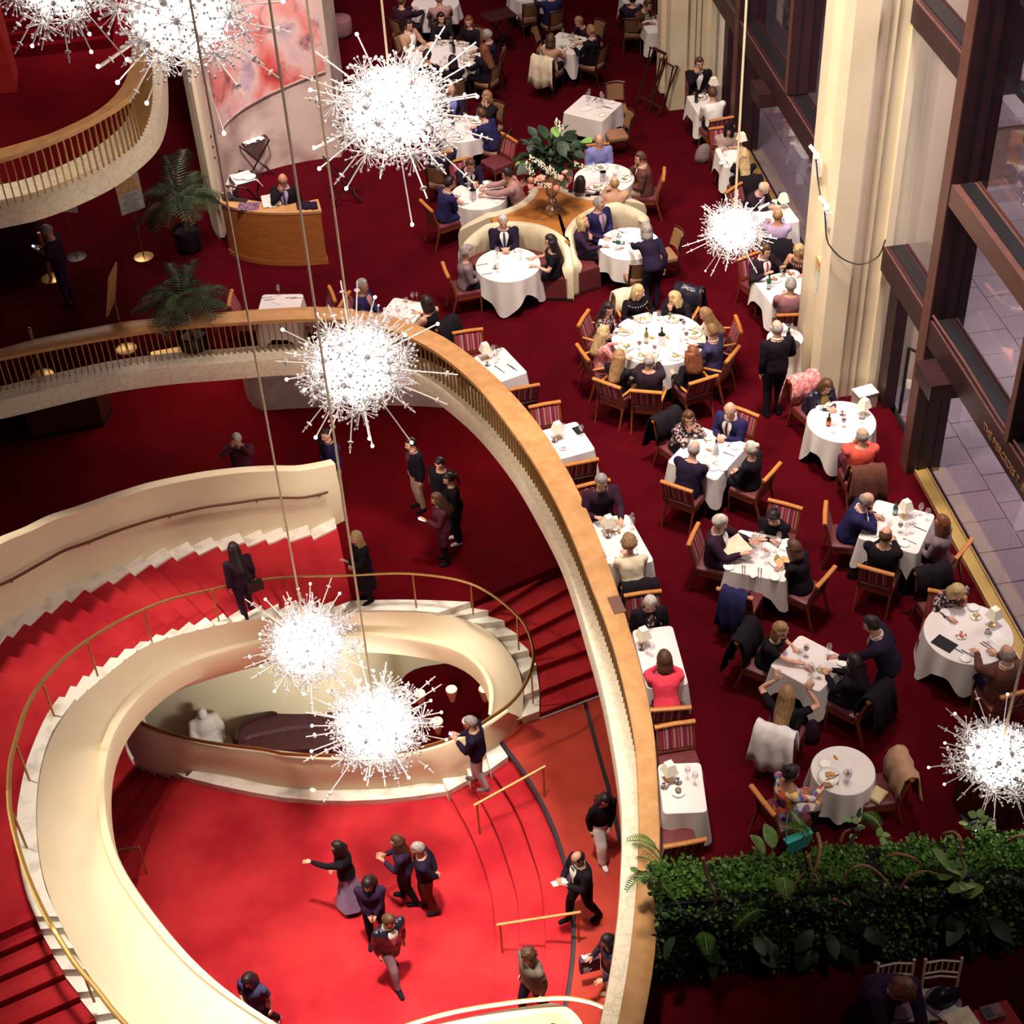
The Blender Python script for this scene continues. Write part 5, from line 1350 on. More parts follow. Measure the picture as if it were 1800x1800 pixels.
def drape(kind, p, face, desc, label=None, w=.50, back=-.36, drop=.62):
    """A coat hung over a chair back: two thick falls of cloth joined over the top rail."""
    m = cl(HANGC[kind]); rr = random.Random(desc); rows = []
    path = [(back + .16, .52), (back + .15, .70), (back + .10, .88), (back + .02, .935), (back - .06, .90), (back - .10, .70), (back - .13, .50), (back - .15, .93 - drop)]
    for y, z in path:
        f = max(0, (.92 - z) / .6); ww = w / 2 * (1.02 + .22 * f)
        rows.append([(u * ww, y + .022 * math.sin(u * 9 + z * 5) * (.4 + f) - .05 * f * abs(u) * (1 if y > back else -1) * .4, z + .012 * math.sin(u * 5) - .05 * f * math.cos(u * 4 + rr.random())) for u in np.linspace(-1, 1, 13)])
    b = MB().loft(rows)
    me = b.mesh('draped_coat', m, 'full')
    o = link('draped_coat', me, None, (p[0], p[1], 0), face)
    md = o.modifiers.new('thickness', 'SOLIDIFY'); md.thickness = .022
    col = {'cream': 'cream', 'black': 'black', 'jacket': 'black leather', 'brown': 'brown', 'navy': 'navy', 'camel': 'camel', 'white': 'white', 'red': 'red patterned'}[kind]
    tag(o, label or ('%s coat on the chair of ' % col) + desc, 'coat')
    return o
HANGC = dict(cream='cream', black='black', jacket='leather_jacket', brown='brown', navy='navy', camel='tan', white='white', red='print_pink')

# ---- the diners (head pixel in the photograph, table they face)
A = dict(table='ten', chair_kind='arm')
person('woman with blonde bob, black top and pearls', (1121, 512), sex='f', hair=('bob', 'blonde'), top=('knit', 'black'), look=(20, -18), extra=('pearls',), hang='cream', **A)
person('silver-blonde woman in black leaning to her right', (1186, 524), sex='f', hair=('bob', 'blonde'), top=('knit', 'black'), look=(-40, -12), hang='jacket', hands=('chin', 'rest'), **A)
person('long-haired woman in cream blouse at the ten-seat table', (1241, 553), sex='f', hair=('long', 'sandy'), top=('shirt', 'cream'), look=(-25, -22), **A)
person('man in blue-grey suit with thinning brown hair', (1252, 582), hair=('recede', 'sandy'), top=('suit', 'slate'), bottom='slate', shirt='white', look=(-10, -24), hands='clasp', **A)
person('woman with curly dark red hair in black dress', (1217, 621), sex='f', hair=('curlylong', 'red'), top=('dress', 'black'), look=(0, -10), hands=('rest', (.30, .12, .82)), **A)
person('bald man in dark suit at the ten-seat table', (1141, 634), hair=('bald', 'grey'), top=('suit', 'suit'), bottom='ink', hands='clasp', **A)
person('woman with long brown hair seen from behind', (1088, 628), sex='f', hair=('long', 'sandy'), top=('knit', 'black'), **A)
person('blonde woman in pink print blouse', (1061, 585), sex='f', hair=('long', 'blonde'), top=('shirt', 'print_pink'), bottom='wine', look=(-12, -10), **A)
person('dark-haired woman in black floral blouse', (1068, 543), sex='f', hair=('long', 'dark'), top=('shirt', 'print_floral'), look=(-30, -14), hands='clasp', **A)
A = dict(table='tilted', chair_kind='side')
person('woman in black and white print blouse, hands clasped', (1210, 735), sex='f', hair=('bob', 'brown'), top=('shirt', 'print_floral'), hands='chin', look=(-30, -8), hang='black', **A)
person('bald man in navy suit with dark tie', (1283, 720), hair=('bald', 'white'), top=('suit', 'navy'), bottom='navy', shirt='white', tie='wine', look=(25, -10), hands='clasp', **A)
person('bald man in plum suit seen from behind', (1220, 790), hair=('bald', 'grey'), top=('suit', 'ink'), bottom='ink', hands='cross', **A)
person('white-haired woman in black jacket seen from behind', (1320, 789), sex='f', hair=('bun', 'white'), top=('suit', 'black'), hands='lap', look=(10, -5), **A)
A = dict(table='beer', chair_kind='side')
person('woman in black leather jacket and mustard top', (1452, 678), sex='f', hair=('bob', 'brown'), top=('suit', 'leather_jacket'), shirt='mustard', hands='clasp', look=(0, -26), hang='red', **A)
person('bald man in coral sweater', (1516, 766), hair=('bald', 'grey'), top=('knit', 'coral'), bottom='wine', hands='chin', look=(20, -10), hang='brown', **A)
A = dict(table='menu', chair_kind='side')
person('silver-haired man in brown suit reading a menu', (1265, 918), hair=('short', 'white'), top=('suit', 'plum'), bottom='plum', shirt='white', hands=((.20, .42, .90), (.16, .44, .86)), look=(0, -26), **A)
person('dark-haired woman in black shirt with folded arms', (1359, 908), sex='f', hair=('bun', 'dark'), top=('shirt', 'black'), hands='cross', look=(5, -26), extra=('sunglasses',), **A)
person('brown-haired woman in black facing the menu reader', (1396, 964), sex='f', hair=('bob', 'brown'), top=('knit', 'black'), look=(-8, -20), hands='cross', **A)
A = dict(table='window', chair_kind='side')
person('bald man in navy suit with hand at mouth', (1523, 879), hair=('bald', 'grey'), top=('suit', 'navy'), bottom='navy', shirt='white', hands=('chin', 'rest'), look=(-6, -16), **A)
person('bald man in black jacket below the wine glass', (1557, 941), hair=('bald', 'brown'), top=('suit', 'black'), hands='clasp', **A)
person('auburn-haired woman in grey cardigan', (1656, 920), sex='f', hair=('bob', 'red'), top=('knit', 'grey'), hands='lap', look=(0, -8), **A)
A = dict(table='steward', chair_kind='side')
person('strawberry blonde woman with glasses and black tee', (1372, 1108), sex='f', hair=('bob', 'sandy'), top=('tee', 'black'), sleeve='s', hands=('reach_low', 'rest'), look=(-20, -8), extra=('glasses', 'bracelet'), hang='black', **A)
person('long-haired woman with both forearms raised', (1383, 1222), sex='f', hair=('long', 'sandy'), top=('tee', 'black'), sleeve='s', hands='up', hang='white', **A)
person('dark-haired woman in black beside the waiter', (1502, 1165), sex='f', hair=('long', 'dark'), top=('suit', 'black'), hands='clasp', hang='black', **A)
A = dict(table='tablet', chair_kind='side')
person('blonde woman in dark floral blouse', (1683, 1040), sex='f', hair=('bob', 'blonde'), top=('shirt', 'print_floral'), look=(0, -26), hands=('rest', (.22, .22, .83)), hang='black', **A)
person('balding man in brown jacket at the right edge', (1771, 1150), hair=('bald', 'grey'), top=('suit', 'brown'), bottom='ink', shirt='white', hands=('rest', 'reach_low'), look=(20, -14), **A)
person('woman with dark updo and colourful print dress', (1390, 1360), sex='f', hair=('bun', 'dark'), top=('dress', 'print_bright'), table='small', chair_kind='side', skin='tan', hands=('reach_low', 'lap'), look=(-10, -24))
A = dict(chair_kind='side')
person('grey-haired man in dark blazer holding a glass', (1057, 846), hair=('short', 'grey'), top=('suit', 'plum'), shirt='black', table='rail_c', hands=((.2, .36, .86), 'rest'), look=(-14, -24), **A)
person('curly blonde woman in white cardigan', (1106, 956), sex='f', hair=('curly', 'sandy'), top=('knit', 'cream'), table='rail_c', hands='clasp', hang='black', **A)
person('short grey-haired woman in black cardigan', (1143, 1060), sex='f', hair=('short', 'white'), top=('suit', 'black'), shirt='print_floral', table='rail_d', hands='lap', look=(-10, -22), extra=('glasses',), **A)
person('woman in bright pink jacket', (1168, 1160), sex='f', hair=('bob', 'brown'), top=('knit', 'pink'), table='rail_d', hands='chin', **A)
person('grey-haired man in navy blazer and pink shirt', (637, 502), hair=('short', 'grey'), top=('suit', 'navy'), bottom='navy', shirt='rose', skin='tan', table='north_b', hands='lap', look=(-20, -12), **A)
person('woman with black bob in sleeveless black dress', (750, 532), sex='f', hair=('bob', 'dark'), top=('dress', 'black'), sleeve='n', table='north_b', look=(0, -14), hang='black', **A)
person('white-haired man in dark suit and blue tie', (884, 388), hair=('short', 'white'), top=('suit', 'ink'), shirt='white', tie='slate', table='booth_a', hands='clasp', look=(0, -22))
person('long dark-haired woman in black dress in the booth', (968, 424), sex='f', hair=('long', 'dark'), top=('dress', 'black'), sleeve='s', table='booth_a', hands='rest', look=(0, -10))
person('curly grey-haired woman in grey cardigan', (820, 444), sex='f', hair=('curly', 'grey'), top=('knit', 'grey'), table='booth_a', chair_kind='side', hands='lap', look=(-15, -12))
person('man with glasses in navy suit and mauve tie', (1053, 358), hair=('short', 'grey'), top=('suit', 'navy'), bottom='navy', shirt='lavender', tie='mauve', table='booth_b', hands=('side', 'lap'), look=(22, -16), extra=('glasses',))
person('blonde woman in purple glancing upwards', (1024, 390), sex='f', hair=('bob', 'blonde'), top=('knit', 'purple'), table='booth_b', hands='rest', look=(-18, 18))
person('man with dark hair at the back of the left booth', (827, 289), hair=('short', 'brown'), top=('suit', 'ink'), shirt='white', tie='wine', skin='warm', table='booth_c', chair_kind='side', hands='clasp', look=(0, -18))
person('man in navy suit with back half turned, left booth', (790, 322), hair=('short', 'dark'), top=('suit', 'navy'), bottom='navy', shirt='white', table='booth_c', chair_kind='side', hands='cross')
person('dark-haired man in pale rose blazer', (892, 306), hair=('short', 'dark'), top=('suit', 'rose'), table='booth_c', hands='reach_low', skin='warm')
person('bald man in blue shirt', (1053, 246), hair=('bald', 'grey'), top=('shirt', 'blue'), bottom='ink', table='booth_d', chair_kind='side', hands='lap', look=(0, -26))
person('man in brown jacket with a napkin on his front', (1126, 278), hair=('short', 'brown'), top=('suit', 'brown'), bottom='khaki', shirt='white', table='booth_d', chair_kind='side', hands=('chin', 'lap'), look=(20, -10))
person('bald man in tan shirt in the far booth', (1080, 322), hair=('bald', 'sandy'), top=('shirt', 'tan'), table='booth_d', hands='clasp')
person('woman in dark dress partly behind the flowers', (1020, 322), sex='f', hair=('bob', 'dark'), top=('dress', 'ink'), table='booth_d', hands='rest')
D = dict(chair_kind='dark', coarse=True)
person('grey-blonde woman in plum print top', (1018, 38), sex='f', hair=('short', 'sandy'), top=('shirt', 'plum'), table='far_three', look=(0, -24), **D)
person('brown-haired woman in tan sweater', (968, 70), sex='f', hair=('bob', 'brown'), top=('knit', 'tan'), table='far_three', hang='cream', **D)
person('man in dark suit with back to the empty table', (1039, 54), hair=('recede', 'sandy'), top=('suit', 'black'), shirt='white', table='far_three', **D)
A = dict(table='far_eight', chair_kind='dark', coarse=True)
person('dark-haired woman in black at the back table', (775, 32), sex='f', hair=('long', 'dark'), top=('knit', 'black'), look=(15, -8), **A)
person('woman with dark red hair at the back table', (824, 38), sex='f', hair=('long', 'red'), top=('knit', 'black'), look=(25, -10), **A)
person('man in dark suit and white collar, back table', (857, 62), hair=('short', 'grey'), top=('suit', 'ink'), shirt='white', skin='warm', look=(0, -24), **A)
person('woman with long auburn hair and black coat', (851, 88), sex='f', hair=('long', 'red'), top=('coat', 'black'), **A)
person('dark-haired person from behind, back table', (796, 108), sex='f', hair=('bob', 'dark'), top=('knit', 'black'), **A)
person('person whose head shows above the big chandelier', (751, 98), hair=('short', 'dark'), top=('suit', 'ink'), **A)
person('man in beige jacket at the back table', (718, 44), hair=('short', 'dark'), top=('suit', 'tan'), shirt='white', hands=('rest', 'rest'), look=(-10, -10), **A)
A = dict(table='far_long', chair_kind='dark', coarse=True)
person('grey-haired man in pale shirt behind a glittering rod', (793, 158), hair=('bald', 'grey'), top=('suit', 'ink'), shirt='blue', hands='clasp', **A)
person('fair woman in black in a pale striped chair', (856, 170), sex='f', hair=('bob', 'sandy'), top=('knit', 'black'), hands='chin', **A)
person('man in navy suit eating near the chandelier', (846, 201), hair=('short', 'brown'), top=('suit', 'navy'), bottom='navy', shirt='white', hands='clasp', **A)
person('dark-suited person mostly hidden by crystal rods', (770, 256), hair=('short', 'dark'), top=('suit', 'ink'), **A)
person('person in white shirt at the top edge', (772, -2), hair=('short', 'sandy'), top=('shirt', 'rose'), table='far_top', chair_kind='dark', coarse=True)
person('person in dark brown coat at the top edge', (706, 2), hair=('short', 'brown'), top=('coat', 'plum'), table='far_top', chair_kind='dark', coarse=True)
A = dict(chair_kind='side')
person('bearded man in tuxedo drinking by the far column', (1229, 111), hair=('short', 'brown'), top=('suit', 'black'), shirt='white', tie='bow', table='win_a', hands=('chin', 'lap'), look=(12, -10), **A)
person('man in white shirt with his back turned', (1252, 164), hair=('short', 'brown'), top=('shirt', 'white'), table='win_a', hands='clasp', **A)
person('woman in black headscarf and grey jacket', (1281, 226), sex='f', hair=('scarf', 'dark'), top=('suit', 'print_check'), skin='warm', table='win_b', hands='cross', look=(-14, -14), **A)
person('woman with very long blonde hair', (1308, 274), sex='f', hair=('long', 'blonde'), top=('knit', 'black'), table='win_b', hands='clasp', hang='black', **A)
person('bald old man in dark suit and mauve shirt', (1343, 330), hair=('bald', 'white'), top=('suit', 'suit'), shirt='lavender', table='win_c', hands='clasp', look=(0, -24), **A)
person('bald man in lavender shirt seen from behind', (1367, 378), hair=('bald', 'sandy'), top=('shirt', 'lavender'), skin='warm', table='win_c', hands=('chin', 'rest'), hang='black', **A)
person('man in dark suit with bright red tie', (1345, 440), hair=('short', 'brown'), top=('suit', 'suit'), shirt='white', tie='red', table='win_d', hands=((.18, .34, .92), (.2, .36, .95)), look=(10, -16), **A)
person('blonde woman in bare-shouldered brown dress', (1405, 440), sex='f', hair=('bob', 'blonde'), top=('dress', 'brown'), sleeve='n', skin='warm', table='win_d', hands='rest', look=(-5, -26), extra=('pearls',), **A)
person('grey-haired man in mauve-grey suit', (1390, 502), hair=('short', 'grey'), top=('suit', 'mauve'), bottom='mauve', table='win_d', hands='clasp', **A)
person('person in brown jacket behind the far column', (1139, 8), hair=('short', 'brown'), top=('suit', 'brown'), shirt='cream', table='win_e', chair_kind='dark', coarse=True)
person('dark-clothed person at the far top window table', (1112, -2), hair=('short', 'dark'), top=('suit', 'ink'), table='win_f', chair_kind='dark', coarse=True)
person('navy-clothed person at the top edge', (968, -14), hair=('short', 'dark'), top=('suit', 'navy'), table='top_c', chair_kind='dark', coarse=True)

# ---- standing staff and visitors
S = dict(pose='stand')
person('waiter in dark suit turned to the service table', (1366, 577), face=8, hair=('bald', 'grey'), top=('suit', 'black'), shirt='white', hands=('bag', 'down'), s=1.03, **S)
person('waiter with yellow tie bending over a table', (1533, 1098), face='steward', hair=('short', 'dark'), top=('suit', 'ink'), bottom='ink', shirt='white', tie='mustard', hands=('down', 'pour'), look=(0, -26), bend=.42, s=1.03, **S)
person('waitress with grey hair leaning to pour water', (1136, 404), face='booth_b', sex='f', hair=('bob', 'grey'), top=('suit', 'ink'), bottom='ink', shirt='white', hands=('down', 'pour'), look=(0, -20), bend=.62, **S)
person('bald host in black suit behind the desk', (497, 316), face=168, hair=('none', 'dark'), top=('suit', 'black'), shirt='lavender', tie='slate', skin='warm', hands=('chin', 'front'), look=(0, -30), **S)
person('man in purple suit looking at his phone', (84, 406), face=75, hair=('short', 'grey'), top=('suit', 'purple'), bottom='purple', shoes='wine', skin='warm', hands='phone', look=(0, -34), s=.94, **S)
L = dict(pose='stand', z=F1)
person('white-haired man raising a phone camera', (416, 772), face=172, hair=('short', 'white'), top=('suit', 'wine'), bottom='ink', hands='camera', look=(0, -14), **L)
person('bearded man in navy jacket beside the chandelier cord', (573, 764), face=130, hair=('recede', 'dark'), top=('suit', 'navy'), bottom='khaki', shirt='black', hands='waist', look=(0, -12), **L)
person('young man in black jacket and khaki trousers', (722, 780), face=108, hair=('short', 'dark'), top=('suit', 'black'), bottom='khaki', shirt='wine', hands='down', look=(0, -8), **L)
person('person in track jacket with white sleeve stripes', (773, 815), face=150, hair=('short', 'dark'), top=('knit', 'black'), bottom='black', hands='waist', look=(0, -14), extra=('stripes',), **L)
person('woman in black sweatshirt and wide dark jeans', (789, 842), face=95, sex='f', hair=('pony', 'dark'), top=('knit', 'black'), bottom='ink', shoes='white', hands='front', look=(10, -14), extra=('wide',), **L)
person('woman in maroon coat holding a lit phone', (768, 877), face=95, sex='f', hair=('long', 'brown'), top=('coat', 'wine'), bottom='black', hands=('down', 'phone'), look=(0, -20), **L)
person('blonde woman in long black coat at the stair foot', (626, 945), face=110, sex='f', hair=('long', 'blonde'), top=('coat', 'black'), hands=('front', 'phone'), extra=('coat_tail',), look=(0, -5), **L)
person('long-haired woman climbing the stair with a handbag', (411, 966), face=20, sex='f', hair=('long', 'dark'), top=('suit', 'plum'), bottom='plum', hands='down', stride=.25, pose='stand', z=F1 + hs * 5.5)
R = dict(pose='stand', z=RL)
person('white-haired visitor on the steps by the well', (828, 1270), face=70, hair=('short', 'grey'), top=('suit', 'ink'), bottom='ash', shoes='grey', hands='phone', look=(10, -30), stride=.2, pose='stand', z=RL - .14)
person('young woman in white trousers and black top', (1063, 1405), face=200, sex='f', hair=('long', 'dark'), top=('knit', 'black'), bottom='white', shoes='white', hands=('down', 'waist'), look=(-10, -28), stride=.35, bend=.18, extra=('wide',), **R)
person('bald man in tuxedo holding a folded paper', (1016, 1508), face=110, hair=('bald', 'dark'), top=('suit', 'black'), shirt='white', tie='bow', skin='warm', hands=('phone', 'phone'), look=(0, -26), stride=.35, **R)
person('woman in black leather jacket with a shopping bag', (1069, 1654), face=98, sex='f', hair=('long', 'dark'), top=('suit', 'leather_jacket'), bottom='khaki', shoes='tan', hands=('phone', 'bag'), look=(0, -24), extra=('wide',), **R)
person('curly-haired man in grey jacket going down the steps', (928, 1680), face=118, hair=('curly', 'brown'), top=('suit', 'olive'), bottom='ink', hands=('down', 'down'), look=(0, -16), stride=.3, pose='stand', z=LF + hE)
W_ = dict(pose='stand', z=LF)
person('woman in black pointing, with pale blue long skirt', (594, 1490), face=78, sex='f', hair=('bob', 'dark'), top=('knit', 'black'), bottom='skirt', shoes='tan', hands=('front', 'point'), look=(0, -6), extra=('skirt',), stride=.1, **W_)
person('woman with long dark hair holding a phone near her face', (698, 1480), face=80, sex='f', hair=('long', 'brown'), top=('suit', 'purple'), bottom='black', hands=('phone', 'phone'), look=(0, -5), stride=.2, **W_)
person('grey-haired man in navy sweater with hands behind', (735, 1492), face=88, hair=('short', 'grey'), top=('knit', 'ink'), bottom='brown', shoes='plum', shirt=None, hands='behind', look=(10, -22), stride=.15, **W_)
person('woman in dark blazer with very long black hair', (647, 1552), face=172, sex='f', hair=('long', 'dark'), top=('suit', 'purple'), bottom='black', hands='waist', look=(0, -34), stride=.2, **W_)
person('brown-haired man in black leather jacket with red lapels', (683, 1618), face=205, hair=('short', 'brown'), top=('suit', 'leather_jacket'), bottom='grey', shirt='white', hands='down', look=(20, -30), stride=.45, bend=.12, **W_)
person('dark-haired woman in navy dress with a shoulder bag', (437, 1722), face=150, sex='f', hair=('bob', 'dark'), top=('knit', 'slate'), bottom='ink', sleeve='s', hands=('front', 'down'), look=(0, -30), stride=.4, shoes='white', **W_)
person('red-haired person in dark coat at the bottom edge', (1588, 1742), face=190, pose='stand', hair=('curly', 'red'), top=('coat', 'purple'), bottom='ink', hands='reach_low', look=(0, -40), z=0.0, bend=.62, s=1.06)
build_people()

# ================================================================== CHANDELIERS
def burst(n, r, bead, rr, pin=.0035, hot=False):
    """A starburst crystal: pins with beaded ends round a small hub."""
    m = MB(); m.ball((0, 0, 0), r * .16, 7, 5)
    for k in range(n):
        z = 1 - 2 * (k + .5) / n; a = k * 2.399963; q = math.sqrt(1 - z * z); d = np.array([q * math.cos(a), q * math.sin(a), z]); L = r * rr.uniform(.72, 1.08)
        m.tube([d * r * .1, d * L], pin, 3, caps=False); m.ball(d * L, bead * rr.uniform(.7, 1.3), 5, 4)
    return m
def chandelier_proto():
    rr = random.Random(5)
    t = thing('chandelier', 'x', 'chandelier')
    R = .5                                     # main cloud radius for unit diameter
    bm = [burst(34, .175, .0115, rr).mesh('crystal_burst', crystal_m, 'full'), burst(26, .14, .012, rr).mesh('crystal_burst', crystal_m, 'full')]
    hm = burst(40, .17, .012, rr).mesh('glowing_burst', crystal_hot, 'full')
    MB().ball((0, 0, 0), .13, 12, 8).build('hub', crystal_hot, t)
    n = 30
    for k in range(n):
        z = 1 - 2 * (k + .5) / n; a = k * 2.399963; q = math.sqrt(1 - z * z); d = np.array([q * math.cos(a), q * math.sin(a), z * .8])
        link('glowing_burst', hm, t, tuple(d * .22), (a, z, a * 2))
    n = 34
    for k in range(n):
        z = 1 - 2 * (k + .5) / n; a = k * 2.399963 + .7; q = math.sqrt(1 - z * z); d = np.array([q * math.cos(a), q * math.sin(a), z * .82])
        link('crystal_burst', bm[k % 2], t, tuple(d * rr.uniform(.34, .54)), (a, z, a * 2))
    rod_m = mat('bright_rod', (0.92, 0.88, 0.80), .25, (0.86, 0.80, 0.70), 10, metal=.2)
    rod = MB().tube([(0, 0, 0), (0, 0, 1)], .0065, 5).mesh('rod', rod_m)
    disc = MB().lathe([(.006, -.012), (.026, -.006), (.030, 0), (.026, .006), (.006, .012)], 9).mesh('crystal_disc', crystal_m)
    bulb = MB().ball((0, 0, 0), .016, 7, 5).mesh('bulb', bulb_m, 'full')
    for k in range(40):
        z = rr.uniform(-.95, .8); a = k * 2.399963 + rr.uniform(-.2, .2); q = math.sqrt(1 - z * z); d = Vector((q * math.cos(a), q * math.sin(a), z * .85)).normalized()
        L = rr.uniform(.56, .92); e = d.to_track_quat('Z', 'Y').to_euler()
        ro = link('rod', rod, t, (0, 0, 0), e, (1, 1, L))
        if k % 3 == 0: link('bulb', bulb, t, tuple(d * (L + .015)))
        else:
            link('crystal_disc', disc, t, tuple(d * (L - .10)), e)
            if k % 3 == 1: link('crystal_disc', disc, t, tuple(d * (L - .05)), e, .6)
    return t
CH = chandelier_proto()
WHERE = dict(first='large sparkling chandelier in front of the dining tables at top centre', second='large sparkling chandelier in front of the far curve of the oak railing',
             third='sparkling chandelier over the back edge of the oval well', fourth='lowest sparkling chandelier hanging over the oval stair well', fifth='small sparkling chandelier before the near window column',
             sixth='small sparkling chandelier at the right edge above the hedge', seventh='sparkling chandelier cut by the top edge left of the mural', eighth='sparkling chandelier at the top edge of which only rods show')
for k, (nm, D, x, y, z, pw) in enumerate(CHANDELIERS):
    p = at(x, y, z)
    c = dup(CH, WHERE[nm], p, k * 1.1, scale=D)
    L = (27.0 - z) / D
    MB().tube([(0, 0, .1), (0, 0, L)], .017 / D, 6).build('cord', cord_m, c)
    point_light('chandelier_lamp', (p[0], p[1], p[2] - .0), pw, (1.0, .86, .70), .38 * D)
remove_tree(CH)

# ================================================================== BOOTHS, URN, FLOWERS
cream_leather = mat('cream_leather', (0.66, 0.57, 0.40), .5, (0.60, 0.51, 0.35), 7, spec=.4)
Bc = {k: TB[k]['c'] for k in ('booth_a', 'booth_b', 'booth_c', 'booth_d')}
mid = sum(Bc.values()) / 4
def booth(key, label, a0, a1, seat_label=True):
    """A horseshoe banquette round a booth table: channelled cream back and maroon seat; it opens away from the middle."""
    c = Bc[key]; t = thing('booth_banquette', label, 'banquette', (c[0], c[1], 0))
    r0, r1, r2 = .60, 1.02, 1.16
    A = np.linspace(a0, a1, 90); S = MB(); rows = []
    for a in A:
        u = np.array([math.cos(a), math.sin(a)])
        rows.append([(*(u * (r0 - .02)), .02), (*(u * (r0 + .0)), .42), (*(u * (r0 + .05)), .47), (*(u * (r1 + .03)), .47), (*(u * (r1 + .03)), .02)])
    S.loft(rows, True, caps=True).build('seat', leather, t)
    Bk = MB(); rows = []
    for i, a in enumerate(A):
        u = np.array([math.cos(a), math.sin(a)]); f = min(1, min(i, len(A) - 1 - i) / 20); h = .62 + .34 * f ** .7
        if i in (0, len(A) - 1): h = .58
        ch = .030 * abs(math.sin(i * .42)) ** .6
        rows.append([(*(u * r2), .02), (*(u * r2), h - .03), (*(u * (r2 - .03)), h), (*(u * (r1 + .02)), h), (*(u * (r1 - .01)), h - .03), (*(u * (r1 - .03 - ch)), (h + .45) / 2 + .05), (*(u * (r1 + .0)), .45), (*(u * (r1 + .02)), .02)])
    Bk.loft(rows, True, caps=True).build('backrest', cream_leather, t)
    MB().loft([[(math.cos(a) * (r0 + .03), math.sin(a) * (r0 + .03), 0), (math.cos(a) * (r0 + .03), math.sin(a) * (r0 + .03), .06), (math.cos(a) * (r2 - .01), math.sin(a) * (r2 - .01), .06), (math.cos(a) * (r2 - .01), math.sin(a) * (r2 - .01), 0)] for a in A], True, caps=True).build('plinth', black_m, t)
    return t
def toward(key): v = mid[:2] - Bc[key][:2]; return math.atan2(v[1], v[0])
for key, lab, da, db in (('booth_a', 'cream horseshoe banquette with maroon seat, near left booth', 1.15, 1.45), ('booth_b', 'cream horseshoe banquette with maroon seat, near right booth', 1.35, 1.1),
                         ('booth_c', 'cream horseshoe banquette with maroon seat, far left booth', 1.3, .95), ('booth_d', 'cream horseshoe banquette with maroon seat, far right booth', .95, 1.3)):
    a = toward(key); booth(key, lab, a - da, a + db)
isl = thing('booth_counter', 'honey-wood four-sided counter between the booths carrying the flower urn', 'counter', (mid[0], mid[1], 0))
poly = []
for key in ('booth_d', 'booth_c', 'booth_a', 'booth_b'):
    a = toward(key); c = Bc[key][:2]; arc = [c + 1.17 * np.array([math.cos(a + d), math.sin(a + d)]) for d in np.linspace(-.75, .75, 13)]
    poly.append((math.atan2(*(c - mid[:2])[::-1]), arc))
poly.sort(key=lambda q: q[0]); ring = []
for an, arc in poly:
    arc = sorted(arc, key=lambda p: (math.atan2(p[1] - mid[1], p[0] - mid[0]) - an + PI) % (2 * PI)); ring += arc
MB().prism([tuple(p - mid[:2]) for p in ring], .02, .90).build('body', wood_dark, isl, False)
MB().prism([tuple(p - mid[:2]) for p in ring], .90, .93).build('counter_top', mat('counter_wood', (0.46, 0.19, 0.05), .35, (0.36, 0.13, 0.03), 5, stretch=(1, 5, 1), detail=6), isl, False)
ur = at(971, 372, .93); urn = thing('flower_urn', 'tall bronze pedestal urn on the booth counter', 'urn', ur)
MB().box((0, 0, .03), (.34, .34, .06), .5).build('foot', brass_dull, urn, False)
MB().lathe([(.14, .06), (.13, .10), (.05, .16), (.045, .22), (.085, .25), (.05, .29), (.10, .36), (.155, .52), (.19, .78), (.20, .82), (.17, .82), (.15, .70)], 18).build('bowl', mat('urn_bronze', (0.40, 0.26, 0.19), .25, (0.30, 0.18, 0.13), 10, metal=.7), urn)
bo = thing('flower_arrangement', 'big bouquet of dark leaves, white blossom and coral flowers in the urn', 'flowers', (ur[0], ur[1], ur[2] + .8))
def leaf_mesh(name, L, Wd, m, fold=.18, droop=.25, n=6):
    rows = []
    for i in range(n):
        f = i / (n - 1); w = Wd / 2 * math.sin(PI * (f * .92 + .05)) ** .8; z = -droop * L * f * f
        rows.append([(-w, L * f, z + fold * w), (0, L * f, z), (w, L * f, z + fold * w)])
    return MB().loft(rows).mesh(name, m, 'full')
LM = [leaf_mesh('leaf', .30, .19, leaf_dark), leaf_mesh('leaf', .24, .15, leaf_dark), leaf_mesh('leaf', .26, .08, leaf_dark)]
lr = random.Random(4)
for k in range(120):
    a = lr.uniform(0, 2 * PI); e = lr.uniform(-.3, 1.2); r = lr.uniform(.12, .42)
    d = np.array([math.cos(e) * math.cos(a), math.cos(e) * math.sin(a), math.sin(e)])
    p = d * r * np.array([1.25, 1.0, 1.2]) + [0, 0, .26]
    link('leaf', LM[0 if k % 4 < 2 else (1 if k % 4 == 2 else 2)], bo, tuple(p), (lr.uniform(-.3, .9), lr.uniform(-.6, .6), ang(d)), lr.uniform(.7, 1.15))
for k, (dx, dz) in enumerate(((.10, .75), (-.42, .28), (.55, .62))): link('leaf', leaf_mesh('leaf', .26, .2, leaf_pale), bo, (dx, -.1, dz), (.5, .2, k * 1.9))
fl = MB()
for j in range(3):
    for i in range(7): fl.ball((.030 * (1.2 - j * .35) * math.cos(i * .9 + j), .030 * (1.2 - j * .35) * math.sin(i * .9 + j), .02 * j), .026, 5, 4)
rose = fl.mesh('rose', mat('coral_petals', (0.80, 0.30, 0.22), .7, (0.78, 0.42, 0.32), 20), 'full')
fl = MB(); wr2 = random.Random(2)
for i in range(40): fl.ball((wr2.uniform(-.05, .05), wr2.uniform(-.16, .16), wr2.uniform(-.03, .05)), .016, 4, 3)
blossom = fl.mesh('blossom', mat('white_petals', (0.80, 0.76, 0.62), .7, (0.70, 0.68, 0.48), 30), 'full')
